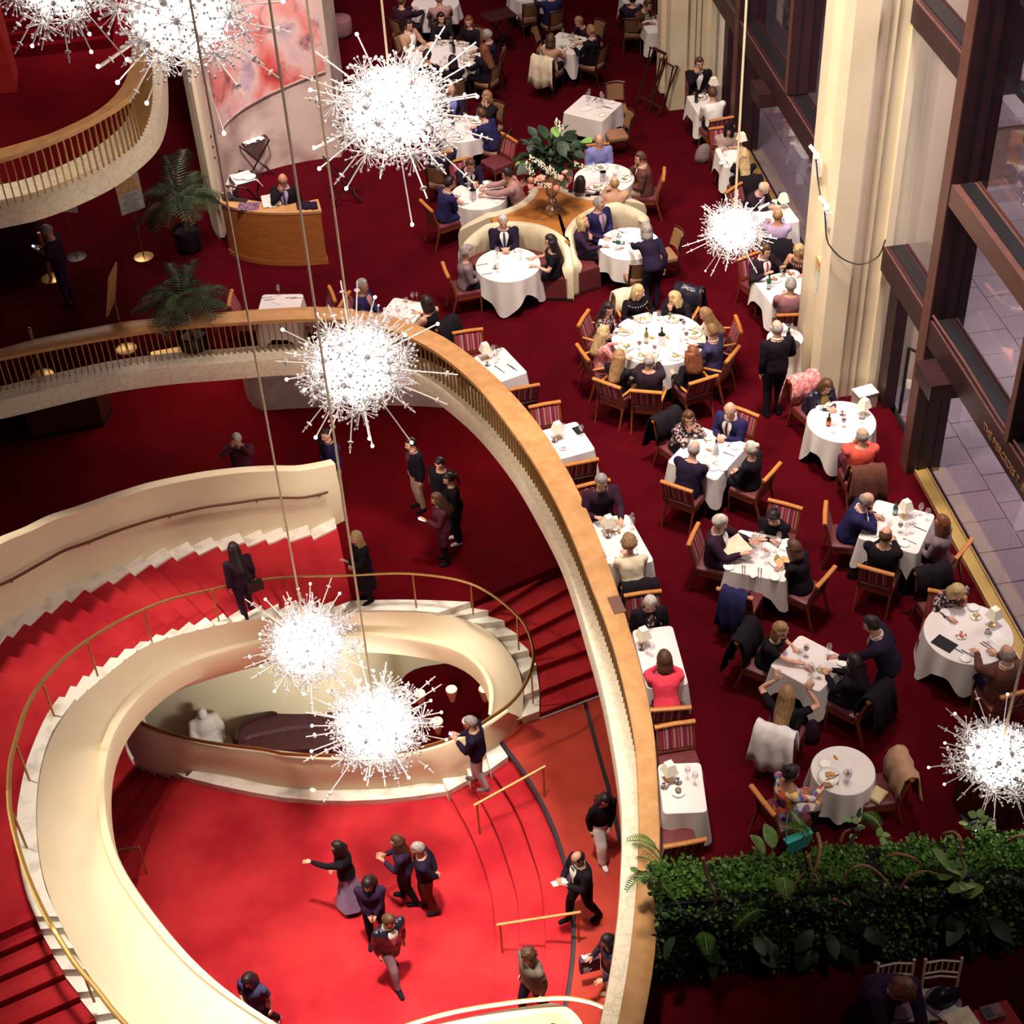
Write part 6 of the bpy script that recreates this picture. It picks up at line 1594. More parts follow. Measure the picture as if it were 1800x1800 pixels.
for k in range(18):
    a = -PI / 2 + lr.uniform(-1.2, .8); link('rose', rose, bo, (.50 * math.cos(a) - .08, .54 * math.sin(a), lr.uniform(-.02, .28)), (.8, 0, k), lr.uniform(.9, 1.4))
for k, (x, y, z, rz) in enumerate(((-.34, -.48, .52, .9), (-.20, -.54, .40, .6), (-.46, -.40, .35, .3), (.16, .0, .90, .3), (.50, -.38, .26, 1.3), (-.26, -.54, .10, 1.2), (-.05, -.56, .30, .5))): link('blossom', blossom, bo, (x, y, z), (.3, .5, rz))

# ================================================================== TABLEWARE
plate_me = MB().lathe([(.0, .004), (.075, .004), (.085, .010), (.135, .018), (.137, .021), (.085, .014), (.07, .008), (.001, .008)], 22, caps=False).mesh('plate', china, 'full')
small_me = MB().lathe([(.0, .003), (.05, .003), (.078, .012), (.079, .014), (.05, .007), (.001, .006)], 18, caps=False).mesh('side_plate', china, 'full')
glass_me = MB().lathe([(.034, 0), (.034, .003), (.005, .008), (.004, .085), (.022, .105), (.038, .14), (.040, .165), (.033, .205), (.0315, .205), (.0385, .165), (.036, .14), (.02, .11)], 12, caps=False).mesh('glass', glass_m, 'full')
tumbler_me = MB().lathe([(.028, 0), (.034, .10), (.0325, .10), (.027, .006)], 12, caps=False).mesh('glass', glass_m, 'full')
def wine_fill(m): return MB().lathe([(.010, .106), (.022, .108), (.0365, .138), (.0375, .150), (.001, .150)], 10).mesh('wine', m, 'full')
redfill, whitefill = wine_fill(wine_m), wine_fill(white_wine_m)
def knife_fork():
    k = MB().box((0, -.03, .003), (.012, .10, .005)).box((.0, .065, .003), (.018, .10, .003)).mesh('knife', cutlery_m, False)
    f = MB().box((0, -.03, .003), (.010, .12, .005)).box((0, .05, .003), (.020, .02, .004))
    for x in (-.008, -.003, .003, .008): f.box((x, .08, .003), (.0032, .05, .003))
    return k, f.mesh('fork', cutlery_m, False)
knife_me, fork_me = knife_fork()
FOOD = [mat('food_greens', (0.45, 0.34, 0.08), .7, (0.16, 0.16, 0.03), 40), mat('food_pasta', (0.62, 0.42, 0.14), .7, (0.30, 0.28, 0.06), 50), mat('food_tomato', (0.50, 0.07, 0.03), .6, (0.6, 0.2, 0.1), 40), mat('food_fish', (0.72, 0.30, 0.10), .6, (0.75, 0.42, 0.2), 25)]
def food_mesh(m, seed, r=.055):
    b = MB(); q = random.Random(seed)
    for i in range(11): b.ball((q.gauss(0, r * .45), q.gauss(0, r * .45), .016 + q.random() * .012), (q.uniform(.010, .024), q.uniform(.010, .024), .010), 5, 4)
    return b.mesh('food', m, 'full')
food_me = [food_mesh(m, i) for i, m in enumerate(FOOD)]
napkin_me = MB().loft([[(x, y, .004 + .004 * math.sin(x * 60) * math.sin(y * 50)) for x in np.linspace(-.07, .07, 6)] for y in np.linspace(-.10, .10, 7)]).mesh('napkin', linen, 'full')
bread_me = MB().ball((0, 0, .018), (.022, .055, .02), 8, 6).mesh('bread_roll', mat('bread_crust', (0.56, 0.28, 0.08), .7, (0.44, 0.19, 0.05), 20), 'full')

def tpos(key, x, y):
    """A spot on a table: x, y are photo pixels of the point on the cloth."""
    return at(x, y, TB[key]['z'])
def put(name, me, label, cat, p, rz=0.0, group=None, scale=None):
    o = link(name, me, None, p, rz, scale); return tag(o, label, cat, group)
def glass(p, label, fill=None, group=None, tum=False):
    o = link('wine_glass' if not tum else 'tumbler', tumbler_me if tum else glass_me, None, p)
    tag(o, label, 'glass', group)
    if fill: link('wine', redfill if fill == 'red' else whitefill, o)
    return o
def seat_frame(q):
    """Forward and right directions of a seated person and the table edge point before them."""
    T = TB[q['table']]; f = unit(np.array([-math.sin(q['facing']), math.cos(q['facing']), 0])); r = np.array([f[1], -f[0], 0])
    e = q['root'] + f * q['J']['head'][1] * q['s']; d = reach(q['table'], e)
    e = e + f * d; e[2] = T['z']; return e, f, r
ORD = ['leftmost', 'second from left', 'third from left', 'fourth from left', 'fifth from left', 'sixth from left', 'seventh from left']
def glasses(key, pts, what, group, tum=False):
    for k, (x, y) in enumerate(sorted(pts)): glass(tpos(key, x, y), ORD[k] + ' of the ' + what, None, group, tum)
for q in SP:
    if q['pose'] != 'sit' or q['table'] is None or q['table'] in ('steward', 'far_top', 'win_f', 'top_c'): continue
    e, f, r = seat_frame(q); who = q['desc']; key = q['table']; rr = random.Random(who)
    eats = key in ('ten', 'far_eight', 'far_three', 'win_a', 'booth_d', 'win_d', 'far_long') or who.startswith(('grey-haired man in dark blazer', 'brown-haired woman in black facing', 'woman with dark updo'))
    if eats:
        p = e + f * .175 + r * rr.uniform(-.02, .02)
        o = put('dinner_plate', plate_me, 'white plate of food before the ' + who, 'plate', p, rr.uniform(0, 6))
        link('food', food_me[rr.choice([0, 1, 1, 0]) if key not in ('win_d',) else 2], o)
        put('fork', fork_me, 'fork on the plate of the ' + who, 'fork', p + r * .05 + [0, 0, .022], q['facing'] + rr.uniform(-.9, .9))
    else:
        p = e + f * .12 + r * .0
        if key in ('beer', 'tablet', 'rail_d'): pass
        else:
            put('knife', knife_me, 'knife laid for the ' + who, 'knife', e + f * .12 + r * .16, q['facing'])
            put('fork', fork_me, 'fork laid for the ' + who, 'fork', e + f * .12 - r * .16, q['facing'])
        if key not in ('beer', 'rail_d', 'booth_a'): put('bread_plate', small_me, 'bread plate beside the ' + who, 'plate', e + f * .17 - r * .25, 0)
    # two stemmed glasses beyond the plate, red wine in some
    if key not in ('beer', 'rail_d'):
        red = key == 'ten' and rr.random() < .55
        glass(e + f * .33 + r * .16, ('stemmed glass of red wine' if red else 'clear stemmed glass') + ' nearest the ' + who, 'red' if red else None)
        if key in ('ten', 'booth_b', 'booth_c', 'menu', 'booth_d', 'far_eight', 'tilted'): glass(e + f * .36 + r * .05, 'water glass of the ' + who, None, None, True)

# ---- bottles, coolers, lamps and odd pieces, each where the photo shows it
def bottle(p, label, m, lab=None, h=.30, neck=None, rot=None):
    o = thing('bottle', label, 'bottle', p)
    MB().lathe([(.001, 0), (.036, .002), (.038, .02), (.038, h * .58), (.030, h * .68), (.014, h * .76), (.0135, h * .97), (.016, h * .975), (.016, h), (.001, h)], 12).build('glass_body', m, o)
    if lab: MB().lathe([(.0388, h * .15), (.0388, h * .45)], 12, caps=False).build('label', lab, o)
    MB().lathe([(.0155, h * .88), (.0168, h * .885), (.0168, h + .003), (.001, h + .004)], 10).build('capsule', neck or black_m, o)
    if rot: o.rotation_euler = rot
    return o
paper_lab = mat('bottle_label', (0.74, 0.68, 0.55), .7, (0.60, 0.50, 0.38), 30); orange_lab = mat('orange_label', (0.72, 0.22, 0.06), .7, (0.62, 0.16, 0.05), 20); blue_lab = mat('pale_blue_label', (0.50, 0.60, 0.66), .6, (0.36, 0.48, 0.58), 20)
def cooler(p, label):
    o = thing('wine_cooler', label, 'cooler', p)
    MB().lathe([(.055, 0), (.058, .01), (.062, .19), (.064, .195), (.058, .195), (.054, .02)], 16).build('bucket', steel, o); return o
def lamp(p, label, rz=0.3):
    o = thing('table_lamp', label, 'lamp', p, rz)
    MB().lathe([(.045, 0), (.045, .012), (.012, .02), (.009, .17)], 10).build('base', brass, o)
    rows = [[(s1 * w, s2 * w, z) for s1, s2 in ((1, 1), (-1, 1), (-1, -1), (1, -1))] for z, w in ((.15, .085), (.30, .048))]
    MB().loft(rows, True).add([(s1 * .048, s2 * .048, .298) for s1, s2 in ((1, 1), (-1, 1), (-1, -1), (1, -1))], [(0, 1, 2, 3)]).build('shade', shade_m, o, False); return o
def caddy(p, label):
    o = thing('cruet_set', label, 'cruets', p)
    MB().lathe([(.05, 0), (.05, .006)], 10).build('tray', steel, o)
    for x, m in ((-.02, steel), (.02, china)): MB().lathe([(.014, .006), (.016, .04), (.010, .06), (.001, .065)], 8, (x, 0, 0)).build('shaker', m, o)
    MB().box((0, .03, .03), (.05, .012, .05)).build('sachets', mat('sachet', (0.30, 0.12, 0.10), .7, (0.2, 0.2, 0.4), 40), o, False); return o
bottle(tpos('ten', 1136, 603), 'olive wine bottle standing left of the cooler, ten-seat table', olive_glass, paper_lab)
cooler(tpos('ten', 1163, 605), 'steel wine cooler in the middle of the ten-seat table')
bottle(tpos('ten', 1163, 605) + [0, 0, .03], 'dark wine bottle in the cooler of the ten-seat table', dark_glass, None)
put('bread_roll', bread_me, 'bread roll right of the cooler on the ten-seat table', 'bread', tpos('ten', 1173, 594), .4); put('bread_roll', bread_me, 'bread roll between the bottles on the ten-seat table', 'bread', tpos('ten', 1146, 595), 1.0)
bottle(tpos('tilted', 1258, 800), 'clear water bottle on the tilted square table', mat('clear_bottle', (0.55, 0.66, 0.66), .1, None, 4), blue_lab, .28)
put('bread_roll', bread_me, 'bread roll beside the clear water bottle', 'bread', tpos('tilted', 1246, 792), 1.0)
put('side_plate', small_me, 'small plate at the near corner by the white-haired woman', 'plate', tpos('tilted', 1271, 823)); glass(tpos('tilted', 1260, 812), 'stemmed glass just below the clear water bottle')
bottle(tpos('beer', 1456, 748), 'small brown bottle with orange label on the round table', mat('brown_bottle', (0.05, 0.015, 0.006), .1, None, 4), orange_lab, .22)
glass(tpos('beer', 1482, 751), 'glass of red wine in the middle of the round table', 'red'); glass(tpos('beer', 1464, 761), 'empty glass beside the small brown bottle'); glass(tpos('beer', 1513, 744), 'empty glass below the lamp on the round table'); glass(tpos('beer', 1444, 722), 'water glass near the woman in leather jacket', None, None, True)
put('soup_cup', MB().lathe([(.025, 0), (.05, .045), (.047, .045), (.02, .006)], 14, caps=False).mesh('cup', china, 'full'), 'white cup before the woman in leather jacket', 'cup', tpos('beer', 1456, 714)); put('saucer', small_me, 'white saucer under the cup near the leather jacket', 'saucer', tpos('beer', 1456, 715) - [0, 0, .004])
caddy(tpos('beer', 1481, 729), 'small cruet tray on the round table with the beer'); caddy(tpos('beer', 1515, 735), 'blue and red sachets at the foot of the lamp')
lamp(tpos('beer', 1517, 729), 'small table lamp with cream shade on the beer table', .5)
cooler(tpos('booth_c', 832, 350), 'steel wine cooler on the far left booth table'); bottle(tpos('booth_c', 832, 350) + [0, 0, .04], 'dark wine bottle in the far left booth cooler', dark_glass)
cooler(tpos('booth_d', 1060, 318), 'steel wine cooler on the far right booth table'); bottle(tpos('booth_d', 1060, 318) + [0, 0, -.02], 'dark bottle in the far right booth cooler', dark_glass, None, .24)
bo_ = at(1098, 428, .86); bottle((bo_[0] - .02, bo_[1] - .0, .87), 'green water bottle being poured by the waitress', green_glass, blue_lab, .27, None, (0, -1.1, .5))
b2 = put('service_tray', MB().box((0, 0, .008), (.26, .20, .012)).mesh('tray', china, False), 'small white tray near the waitress with a dark cup', 'tray', tpos('booth_b', 1140, 443), .2); glass(tpos('booth_b', 1131, 441) + [0, 0, .014], 'short glass of dark wine on the small white tray', 'red', None)
bottle(tpos('win_a', 1224, 180), 'dark wine bottle on the table of the tuxedo man', dark_glass, None); glass(tpos('win_a', 1239, 174), 'glass of red wine beside the tuxedo man bottle', 'red')
lamp(tpos('win_a', 1254, 160), 'cream table lamp behind the man in white shirt', .2); lamp(tpos('win_b', 1303, 258), 'cream table lamp beside the woman in headscarf', .2); lamp(tpos('win_c', 1376, 366), 'cream table lamp beside the green bottle by the window', .2)
bottle(tpos('win_c', 1369, 359), 'green bottle beside the window table lamp', green_glass, None, .26); bottle(tpos('win_d', 1351, 508), 'green water bottle on the table with red tie', green_glass, blue_lab, .28)
bottle(tpos('window', 1573, 904), 'green bottle on the table by the gilt grille', green_glass, blue_lab, .24); glass(tpos('window', 1581, 936), 'glass of red wine on the table by the grille', 'red'); lamp(tpos('window', 1590, 908), 'white paper table lamp on the table by the grille', .3)
glasses('window', ((1605, 921), (1629, 914), (1601, 937), (1617, 905)), 'clear glasses on the table by the grille', 'clear glasses on the grille table')
lamp(tpos('tablet', 1744, 1098), 'white paper table lamp on the tablet table', .4); caddy(tpos('tablet', 1737, 1113), 'cruet set below the white lamp, tablet table')
put('tablet', MB().box((0, 0, .006), (.20, .29, .010)).mesh('tablet', black_m, False), 'black tablet lying on the round table cloth', 'tablet', tpos('tablet', 1660, 1132), .62)
put('side_plate', small_me, 'plate with a red dessert in the table middle', 'plate', tpos('tablet', 1689, 1118)); put('dessert', food_me[2], 'small red dessert on the plate beside the tablet', 'food', tpos('tablet', 1689, 1118)); put('side_plate', small_me, 'plate with yellow food near the floral blouse woman', 'plate', tpos('tablet', 1715, 1084)); put('dessert', food_me[1], 'yellow food on the plate near the floral blouse', 'food', tpos('tablet', 1715, 1084))
for k, (x, y, rz) in enumerate(((1661, 1085, .3), (1665, 1087, .3), (1735, 1138, .55), (1740, 1136, .55), (1703, 1150, .6), (1692, 1148, .6))): put('knife', knife_me, ['left table knife near the floral blouse woman', 'right table knife near the floral blouse woman', 'left of two knives by the balding man', 'right of two knives by the balding man', 'knife at the front edge of the tablet table', 'knife beside the tablet corner'][k], 'knife', tpos('tablet', x, y), rz)
put('paper_sheet', MB().box((0, 0, .002), (.2, .28, .002)).mesh('sheet', white_paper, False), 'white paper sheet at the right of the tablet table', 'paper', tpos('tablet', 1753, 1122), .3)
# menu table
me_ = thing('menu_card', 'large open cream menu held by the silver-haired man', 'menu', tpos('menu', 1293, 972) + [0, 0, .10], -1.3)
MB().box((-.10, 0, 0), (.20, .32, .006), 0, 0, .35).build('left_page', mat('menu_paper', (0.74, 0.64, 0.46), .7), me_, False); MB().box((.10, 0, .01), (.20, .32, .006), 0, 0, .35).build('right_page', MATS['menu_paper'], me_, False)
pl_ = put('serving_platter', MB().box((0, 0, .008), (.30, .24, .014)).mesh('platter', china, False), 'square white platter with a large orange fish fillet', 'platter', tpos('menu', 1374, 988), .5)
link('fillet', MB().prism([(-.12, -.08), (.12, -.09), (.10, .05), (-.08, .08)], .015, .034).mesh('fillet', FOOD[3]), pl_); link('salad', food_mesh(FOOD[0], 9, .04), pl_, (-.02, .08, .02))
put('bread_roll', bread_me, 'bread roll in the napkin, menu table middle', 'bread', tpos('menu', 1346, 968), .6); put('napkin', napkin_me, 'folded white napkin between the settings, menu table', 'napkin', tpos('menu', 1322, 1006), .4)
for k, (x, y, fk) in enumerate(((1305, 1002, 1), (1309, 1003, 1), (1333, 1008, 0), (1338, 1009, 0))): put('fork' if fk else 'knife', fork_me if fk else knife_me, ['left fork of the unused near setting', 'right fork of the unused near setting', 'left knife of the unused near setting', 'right knife of the unused near setting'][k], 'fork' if fk else 'knife', tpos('menu', x, y), -.3)
put('bread_plate', small_me, 'bread plate at the near left corner, menu table', 'plate', tpos('menu', 1281, 997)); put('bread_plate', small_me, 'bread plate at the near right corner, menu table', 'plate', tpos('menu', 1362, 1015)); put('bread_plate', small_me, 'bread plate at the far left corner, menu table', 'plate', tpos('menu', 1312, 943))
glasses('menu', ((1326, 956), (1338, 955), (1341, 980), (1368, 956), (1347, 990)), 'clear glasses in the middle of the menu table', 'clear glasses on the menu table')
# waiter's table
for k, (x, y) in enumerate(((1406, 1162), (1424, 1186), (1429, 1192), (1456, 1152))): glass(tpos('steward', x, y), ['glass below the forearm of the woman with glasses', 'left of two glasses, waiter table middle', 'right of two glasses, waiter table middle', 'glass near the hand of the waiter'][k])
glass(tpos('steward', 1416, 1153), 'glass of red wine in the strawberry blonde hand', 'red'); glass(tpos('steward', 1439, 1191), 'short glass of white wine near the fork', 'white'); put('fork', fork_me, 'fork lying alone on the waiter table', 'fork', tpos('steward', 1427, 1210), -.6)
put('bread_plate', small_me, 'small plate under the hand of the waiter', 'plate', tpos('steward', 1481, 1165))
# small round table
put('dinner_plate', plate_me, 'cream plate with leftovers on the small round table', 'plate', tpos('small', 1456, 1367)); put('meal', food_me[3], 'orange leftovers on the cream plate', 'food', tpos('small', 1459, 1363)); put('napkin', napkin_me, 'napkin with a crust on the small round table', 'napkin', tpos('small', 1470, 1334), .2); put('bread_roll', bread_me, 'torn bread crust on the napkin', 'bread', tpos('small', 1469, 1333), .3, None, .8)
put('knife', knife_me, 'knife at the right of the cream plate', 'knife', tpos('small', 1474, 1372), -.4); put('side_plate', small_me, 'small plate with a meatball, small round table', 'plate', tpos('small', 1450, 1343)); glass(tpos('small', 1485, 1374), 'upper glass on the small round table'); glass(tpos('small', 1489, 1379), 'lower glass on the small round table')
# rail tables
for key, x, y, lab in (('rail_a', 850, 622, 'cream paper lamp on the rail table below the lone chair'), ('rail_b', 977, 762, 'white paper lamp on the bill folder table'), ('rail_c', 1066, 927, 'white paper lamp left of the plate of pasta'), ('rail_d', 1127, 1125, 'white paper lamp on the pink woman table'), ('rail_e', 1172, 1362, 'white paper lamp on the empty table by the hedge')):
    lamp(tpos(key, x + 4, y + 8), lab, .3)
for key, x, y, lab in (('rail_b', 975, 776, 'cruet set on the bill folder table'), ('rail_c', 1069, 944, 'cruet set beside the lamp, older guests table'), ('rail_d', 1128, 1141, 'cruet set beside the lamp, pink woman table'), ('rail_e', 1168, 1384, 'cruet set with brown sachets by the hedge table lamp'), ('rail_a', 857, 642, 'cruet set near the rail below the lone chair')): caddy(tpos(key, x, y), lab)
put('bill_folder', MB().box((0, 0, .006), (.12, .19, .010)).mesh('folder', black_m, False), 'black bill folder at the table corner', 'folder', tpos('rail_b', 1016, 757), .3)
put('saucer', small_me, 'saucer with a cup on the bill folder table', 'saucer', tpos('rail_b', 990, 787)); put('cup', MB().lathe([(.02, .006), (.042, .05), (.039, .05), (.018, .012)], 12, caps=False).mesh('cup', china, 'full'), 'white cup on the bill folder table', 'cup', tpos('rail_b', 990, 787))
put('saucer', small_me, 'pale blue saucer on the table by the hedge', 'saucer', tpos('rail_e', 1192, 1393), 0, None, 1.1); put('cup', MB().lathe([(.02, .006), (.04, .045), (.001, .04)], 12).mesh('cup', mat('coffee', (0.30, 0.22, 0.18), .3, (0.1, 0.04, 0.02), 30), 'full'), 'coffee cup on the pale saucer by the hedge', 'cup', tpos('rail_e', 1192, 1392))
caddy(tpos('rail_e', 1192, 1376), 'small jam and sugar tray next to the coffee cup')
for key, pts in (('rail_a', ((868, 626), (876, 632), (872, 638), (864, 630))), ('rail_b', ((1022, 766), (990, 764))), ('rail_c', ((1110, 922), (1112, 930), (1080, 940))), ('rail_d', ((1138, 1148), (1146, 1152))), ('rail_e', ((1208, 1368), (1221, 1378)))):
    glasses(key, pts, 'glasses, ' + TB[key]['desc'], 'clear glasses, ' + TB[key]['desc'])
for k, (x, y) in enumerate(((876, 648), (882, 652), (898, 645), (904, 648), (871, 614), (878, 612))): put('knife' if k % 2 else 'fork', knife_me if k % 2 else fork_me, ['fork nearest the rail on the rail table', 'knife nearest the rail on the rail table', 'fork of the right setting below the lone chair', 'knife of the right setting below the lone chair', 'fork at the far edge below the lone chair', 'knife at the far edge below the lone chair'][k], 'knife' if k % 2 else 'fork', tpos('rail_a', x, y), .5)
o = put('dinner_plate', plate_me, 'plate of pasta between the two older guests', 'plate', tpos('rail_c', 1084, 919)); link('food', food_me[1], o); put('bread_roll', bread_me, 'bread roll below the plate of pasta', 'bread', tpos('rail_c', 1088, 935), 0)
# laid empty table, north tables, top tables
glasses('far_empty', ((1036, 173), (1033, 178), (1034, 185), (1057, 178), (1060, 182), (1049, 190), (1056, 190)), 'clear glasses on the laid empty table', 'clear glasses on the laid empty table')
put('folded_menu', MB().box((0, 0, .012), (.2, .13, .02)).mesh('menu', china, False), 'white folded card on the laid empty table', 'card', tpos('far_empty', 1030, 193), .2); put('bread_plate', small_me, 'near bread plate on the laid empty table', 'plate', tpos('far_empty', 1059, 203)); put('bread_plate', small_me, 'far bread plate on the laid empty table', 'plate', tpos('far_empty', 1075, 180))
for k, (x, y, rz) in enumerate(((1044, 176, -.6), (1047, 174, -.6), (1066, 188, .9), (1071, 190, .9))): put('knife' if k % 2 else 'fork', knife_me if k % 2 else fork_me, ['far fork on the laid empty table', 'far knife on the laid empty table', 'near fork on the laid empty table', 'near knife on the laid empty table'][k], 'knife' if k % 2 else 'fork', tpos('far_empty', x, y), rz)
put('napkin', napkin_me, 'folded napkin at the right of the laid empty table', 'napkin', tpos('far_empty', 1069, 196), .9)
for k, (x, y) in enumerate(((470, 523), (476, 527), (512, 523), (522, 524))): put('knife' if k % 2 else 'fork', knife_me if k % 2 else fork_me, ['left fork on the empty table behind the rail', 'left knife on the empty table behind the rail', 'right fork on the empty table behind the rail', 'right knife on the empty table behind the rail'][k], 'knife' if k % 2 else 'fork', tpos('north_a', x, y), 1.5)
put('napkin', napkin_me, 'napkin in the middle of the empty table behind the rail', 'napkin', tpos('north_a', 488, 530), .8); glass(tpos('north_a', 491, 519), 'pink tinted glass on the empty table behind the rail')
glass(tpos('north_b', 726, 531), 'left glass of red wine on the couple table', 'red'); glass(tpos('north_b', 734, 530), 'right glass of red wine on the couple table', 'red'); put('napkin', napkin_me, 'napkin on the table of the couple behind the rail', 'napkin', tpos('north_b', 700, 541), .3); put('bread_roll', bread_me, 'bread roll on the table of the couple behind the rail', 'bread', tpos('north_b', 713, 531), 1.0)
caddy(tpos('booth_a', 871, 472), 'cruet tray on the near left booth table'); caddy(tpos('booth_b', 1088, 416), 'cruet tray on the near right booth table')
cooler(tpos('far_eight', 795, 90), 'steel cooler on the big back table'); bottle(tpos('far_eight', 798, 93), 'dark bottle beside the cooler on the back table', dark_glass)
bottle(tpos('far_long', 797, 228), 'green bottle on the table behind the chandelier', green_glass, blue_lab, .28)
# service table by the column
glasses('service', ((1384, 580), (1391, 579), (1397, 584), (1393, 591), (1400, 592), (1387, 590)), 'clear glasses crowded on the service table', 'glasses on the service table', True)
bottle(tpos('service', 1385, 599), 'dark bottle on the service table', dark_glass, None, .25); put('folded_cloths', MB().box((0, 0, .04), (.26, .2, .08)).mesh('cloths', linen, False), 'stack of folded napkins on the service table', 'napkins', tpos('service', 1370, 583), .2)
tr_ = put('serving_tray', MB().lathe([(.001, .004), (.15, .004), (.16, .014), (.15, .01), (.001, .008)], 20, caps=False).mesh('tray', steel, 'full'), 'round steel tray with scraps on the service table', 'tray', tpos('service', 1390, 607)); link('food', food_me[3], tr_)

# ================================================================== EMPTY CHAIRS AND THINGS LAID ON CHAIRS
def lone(kind, x, y, deg, label, zt=.86):
    p = at(x, y, zt); f = math.radians(deg)          # x, y: middle of the top rail
    d = np.array([-math.sin(f), math.cos(f), 0]); off = {'dark': .33}.get(kind, .355)
    q = p + d * off; chair(kind, q, f, label); return q, f
lone('side', 822, 583, 182, 'empty chair with wine striped back above the first rail table')
lone('side', 921, 683, 5, 'empty chair pulled under the near end of the first rail table')
lone('side', 957, 712, 185, 'empty chair with bright striped back above the bill folder table')
lone('side', 1023, 815, 5, 'empty chair at the near end of the bill folder table')
lone('side', 1186, 1274, 181, 'empty striped chair between the pink woman and the last rail table')
lone('side', 1204, 1485, 2, 'empty chair at the hedge end of the last rail table')
q, f = lone('side', 1291, 1046, -35, 'empty chair with a navy coat at the menu table'); drape('navy', q, f, '', 'navy coat over the empty chair at the menu table', w=.36)
q, f = lone('side', 1592, 1345, 90, 'chair holding a camel coat beside the small round table')
drape('camel', q, f, '', 'camel coat with belt thrown over the chair by the small table', w=.52, drop=.5)
put('paper_parcel', MB().box((0, 0, .02), (.22, .17, .04)).box((0, 0, .045), (.20, .15, .012)).mesh('parcel', mat('parcel_paper', (0.56, 0.46, 0.28), .8, (0.50, 0.12, 0.06), 4, contrast=(.55, .72)), False), 'pale paper parcel on the seat of the camel coat chair', 'parcel', (q[0], q[1] - .12, .50), .7)
lone('dark', 1080, 148, 178, 'empty dark chair behind the laid empty table'); lone('dark', 1111, 200, 95, 'empty dark chair with tan seat right of the laid table')
lone('dark', 1127, 468, 2, 'empty striped chair below the booth table being served'); lone('dark', 1197, 408, 100, 'empty striped chair behind the waitress')
q, f = lone('dark', 936, 52, 245, 'empty dark chair left of the table of three')
put('handbag', MB().ball((0, 0, .10), (.14, .08, .10), 10, 7).tube([(-.08, 0, .16), (0, 0, .30), (.08, 0, .16)], .012, 5).mesh('bag', black_m, 'full'), 'black handbag on the empty chair, table of three', 'bag', (q[0], q[1], .485), .3)
lone('dark', 934, 10, 5, 'empty dark chair at the top edge right of the tray stand'); lone('side', 896, 243, 118, 'empty wooden chair right of the chandelier table'); lone('side', 780, 270, 4, 'empty red-backed chair under the chandelier rods')
lone('side', 404, 526, 262, 'empty chair left of the table behind the rail'); lone('side', 585, 518, 98, 'empty chair right of the table behind the rail')
lone('side', 1665, 1045, 150, 'empty chair under a black coat near the floral blouse woman')
def lump(name, label, cat, p, rz, m, size, seed):
    q = random.Random(seed); b = MB(); n = 12; rows = []
    for i in range(6):
        e = PI / 2 * i / 5; rows.append([(size[0] * math.cos(e) * math.cos(a) * q.uniform(.85, 1.12), size[1] * math.cos(e) * math.sin(a) * q.uniform(.85, 1.12), size[2] * math.sin(e) + .005) for a in np.linspace(0, 2 * PI, n, endpoint=False)])
    b.loft(rows, True, caps=True); o = link(name, b.mesh(name, m, 'full'), None, p, rz); return tag(o, label, cat)
p = at(1238, 280, 0); lump('shoulder_bag', 'grey canvas bag on the carpet by the window tables', 'bag', p, .4, cl('grey'), (.22, .16, .34), 3)
p = at(1505, 1012, 0); lump('handbag', 'black handbag on the carpet below the window table', 'bag', p, .2, black_m, (.14, .09, .30), 5)
p = at(1553, 1262, 0); lump('handbag', 'black bag on the carpet behind the waiter', 'bag', p, .2, black_m, (.15, .12, .34), 7)
p = at(1425, 1300, 0); lump('shoulder_bag', 'plum bag hanging beside the white jacket chair', 'bag', p, .2, cl('plum'), (.13, .10, .38), 8)
p = at(1518, 712, 0); b = thing('carton', 'small white carton on the carpet beside the column foot', 'box', (p[0], p[1], 0), .2)
MB().box((0, 0, .14), (.34, .24, .28)).build('case', mat('carton', (0.42, 0.30, 0.26), .8), b, False); MB().box((0, 0, .285), (.36, .26, .02)).build('lid', white_paper, b, False)
hb = thing('turquoise_bag', 'turquoise handbag hung on the print dress chair', 'bag', at(1402, 1478, .30), .3)
MB().loft([[(x * w, y * .05, z) for x, y in ((-1, -1), (1, -1), (1, 1), (-1, 1))] for z, w in ((-.12, .13), (.0, .17), (.10, .185))], True, caps=True).build('body', mat('turquoise', (0.02, 0.26, 0.26), .5), hb); MB().tube([(-.17, 0, .1), (-.16, .05, .42), (-.10, .10, .52), (.17, 0, .1)], .008, 5).build('strap', mat('turquoise_strap', (0.10, 0.36, 0.38), .5), hb)
sbag = thing('shopping_bag', 'dark purple paper shopping bag with white lettering', 'bag', at(1036, 1694, RL + .50), .1)
MB().box((0, 0, 0), (.30, .10, .30)).build('body', mat('bag_paper', (0.055, 0.022, 0.05), .6), sbag, False); MB().tube([(-.07, 0, .15), (-.05, 0, .25), (.05, 0, .25), (.07, 0, .15)], .006, 5).build('handle', white_paper, sbag)
def text(name, body, size, m, parent, loc, rot, extrude=.001, width=None):
    fcu = bpy.data.curves.new(name, 'FONT'); fcu.body = body; fcu.size = size; fcu.extrude = extrude; fcu.resolution_u = 2
    o = bpy.data.objects.new(name, fcu); COL.objects.link(o); dgr = bpy.context.evaluated_depsgraph_get()
    me = bpy.data.meshes.new_from_object(o.evaluated_get(dgr)); bpy.data.objects.remove(o); me.materials.clear(); me.materials.append(m)
    r = link(name, me, parent, loc, rot); return r
text('lettering', 'Met\nOpera\nShop', .05, white_paper, sbag, (-.11, -.052, -.03), (PI / 2, 0, 0))
sh_ = thing('shoulder_bag', 'brown shoulder bag of the woman in navy at the lower left', 'bag', at(452, 1765, LF + .75), .3)
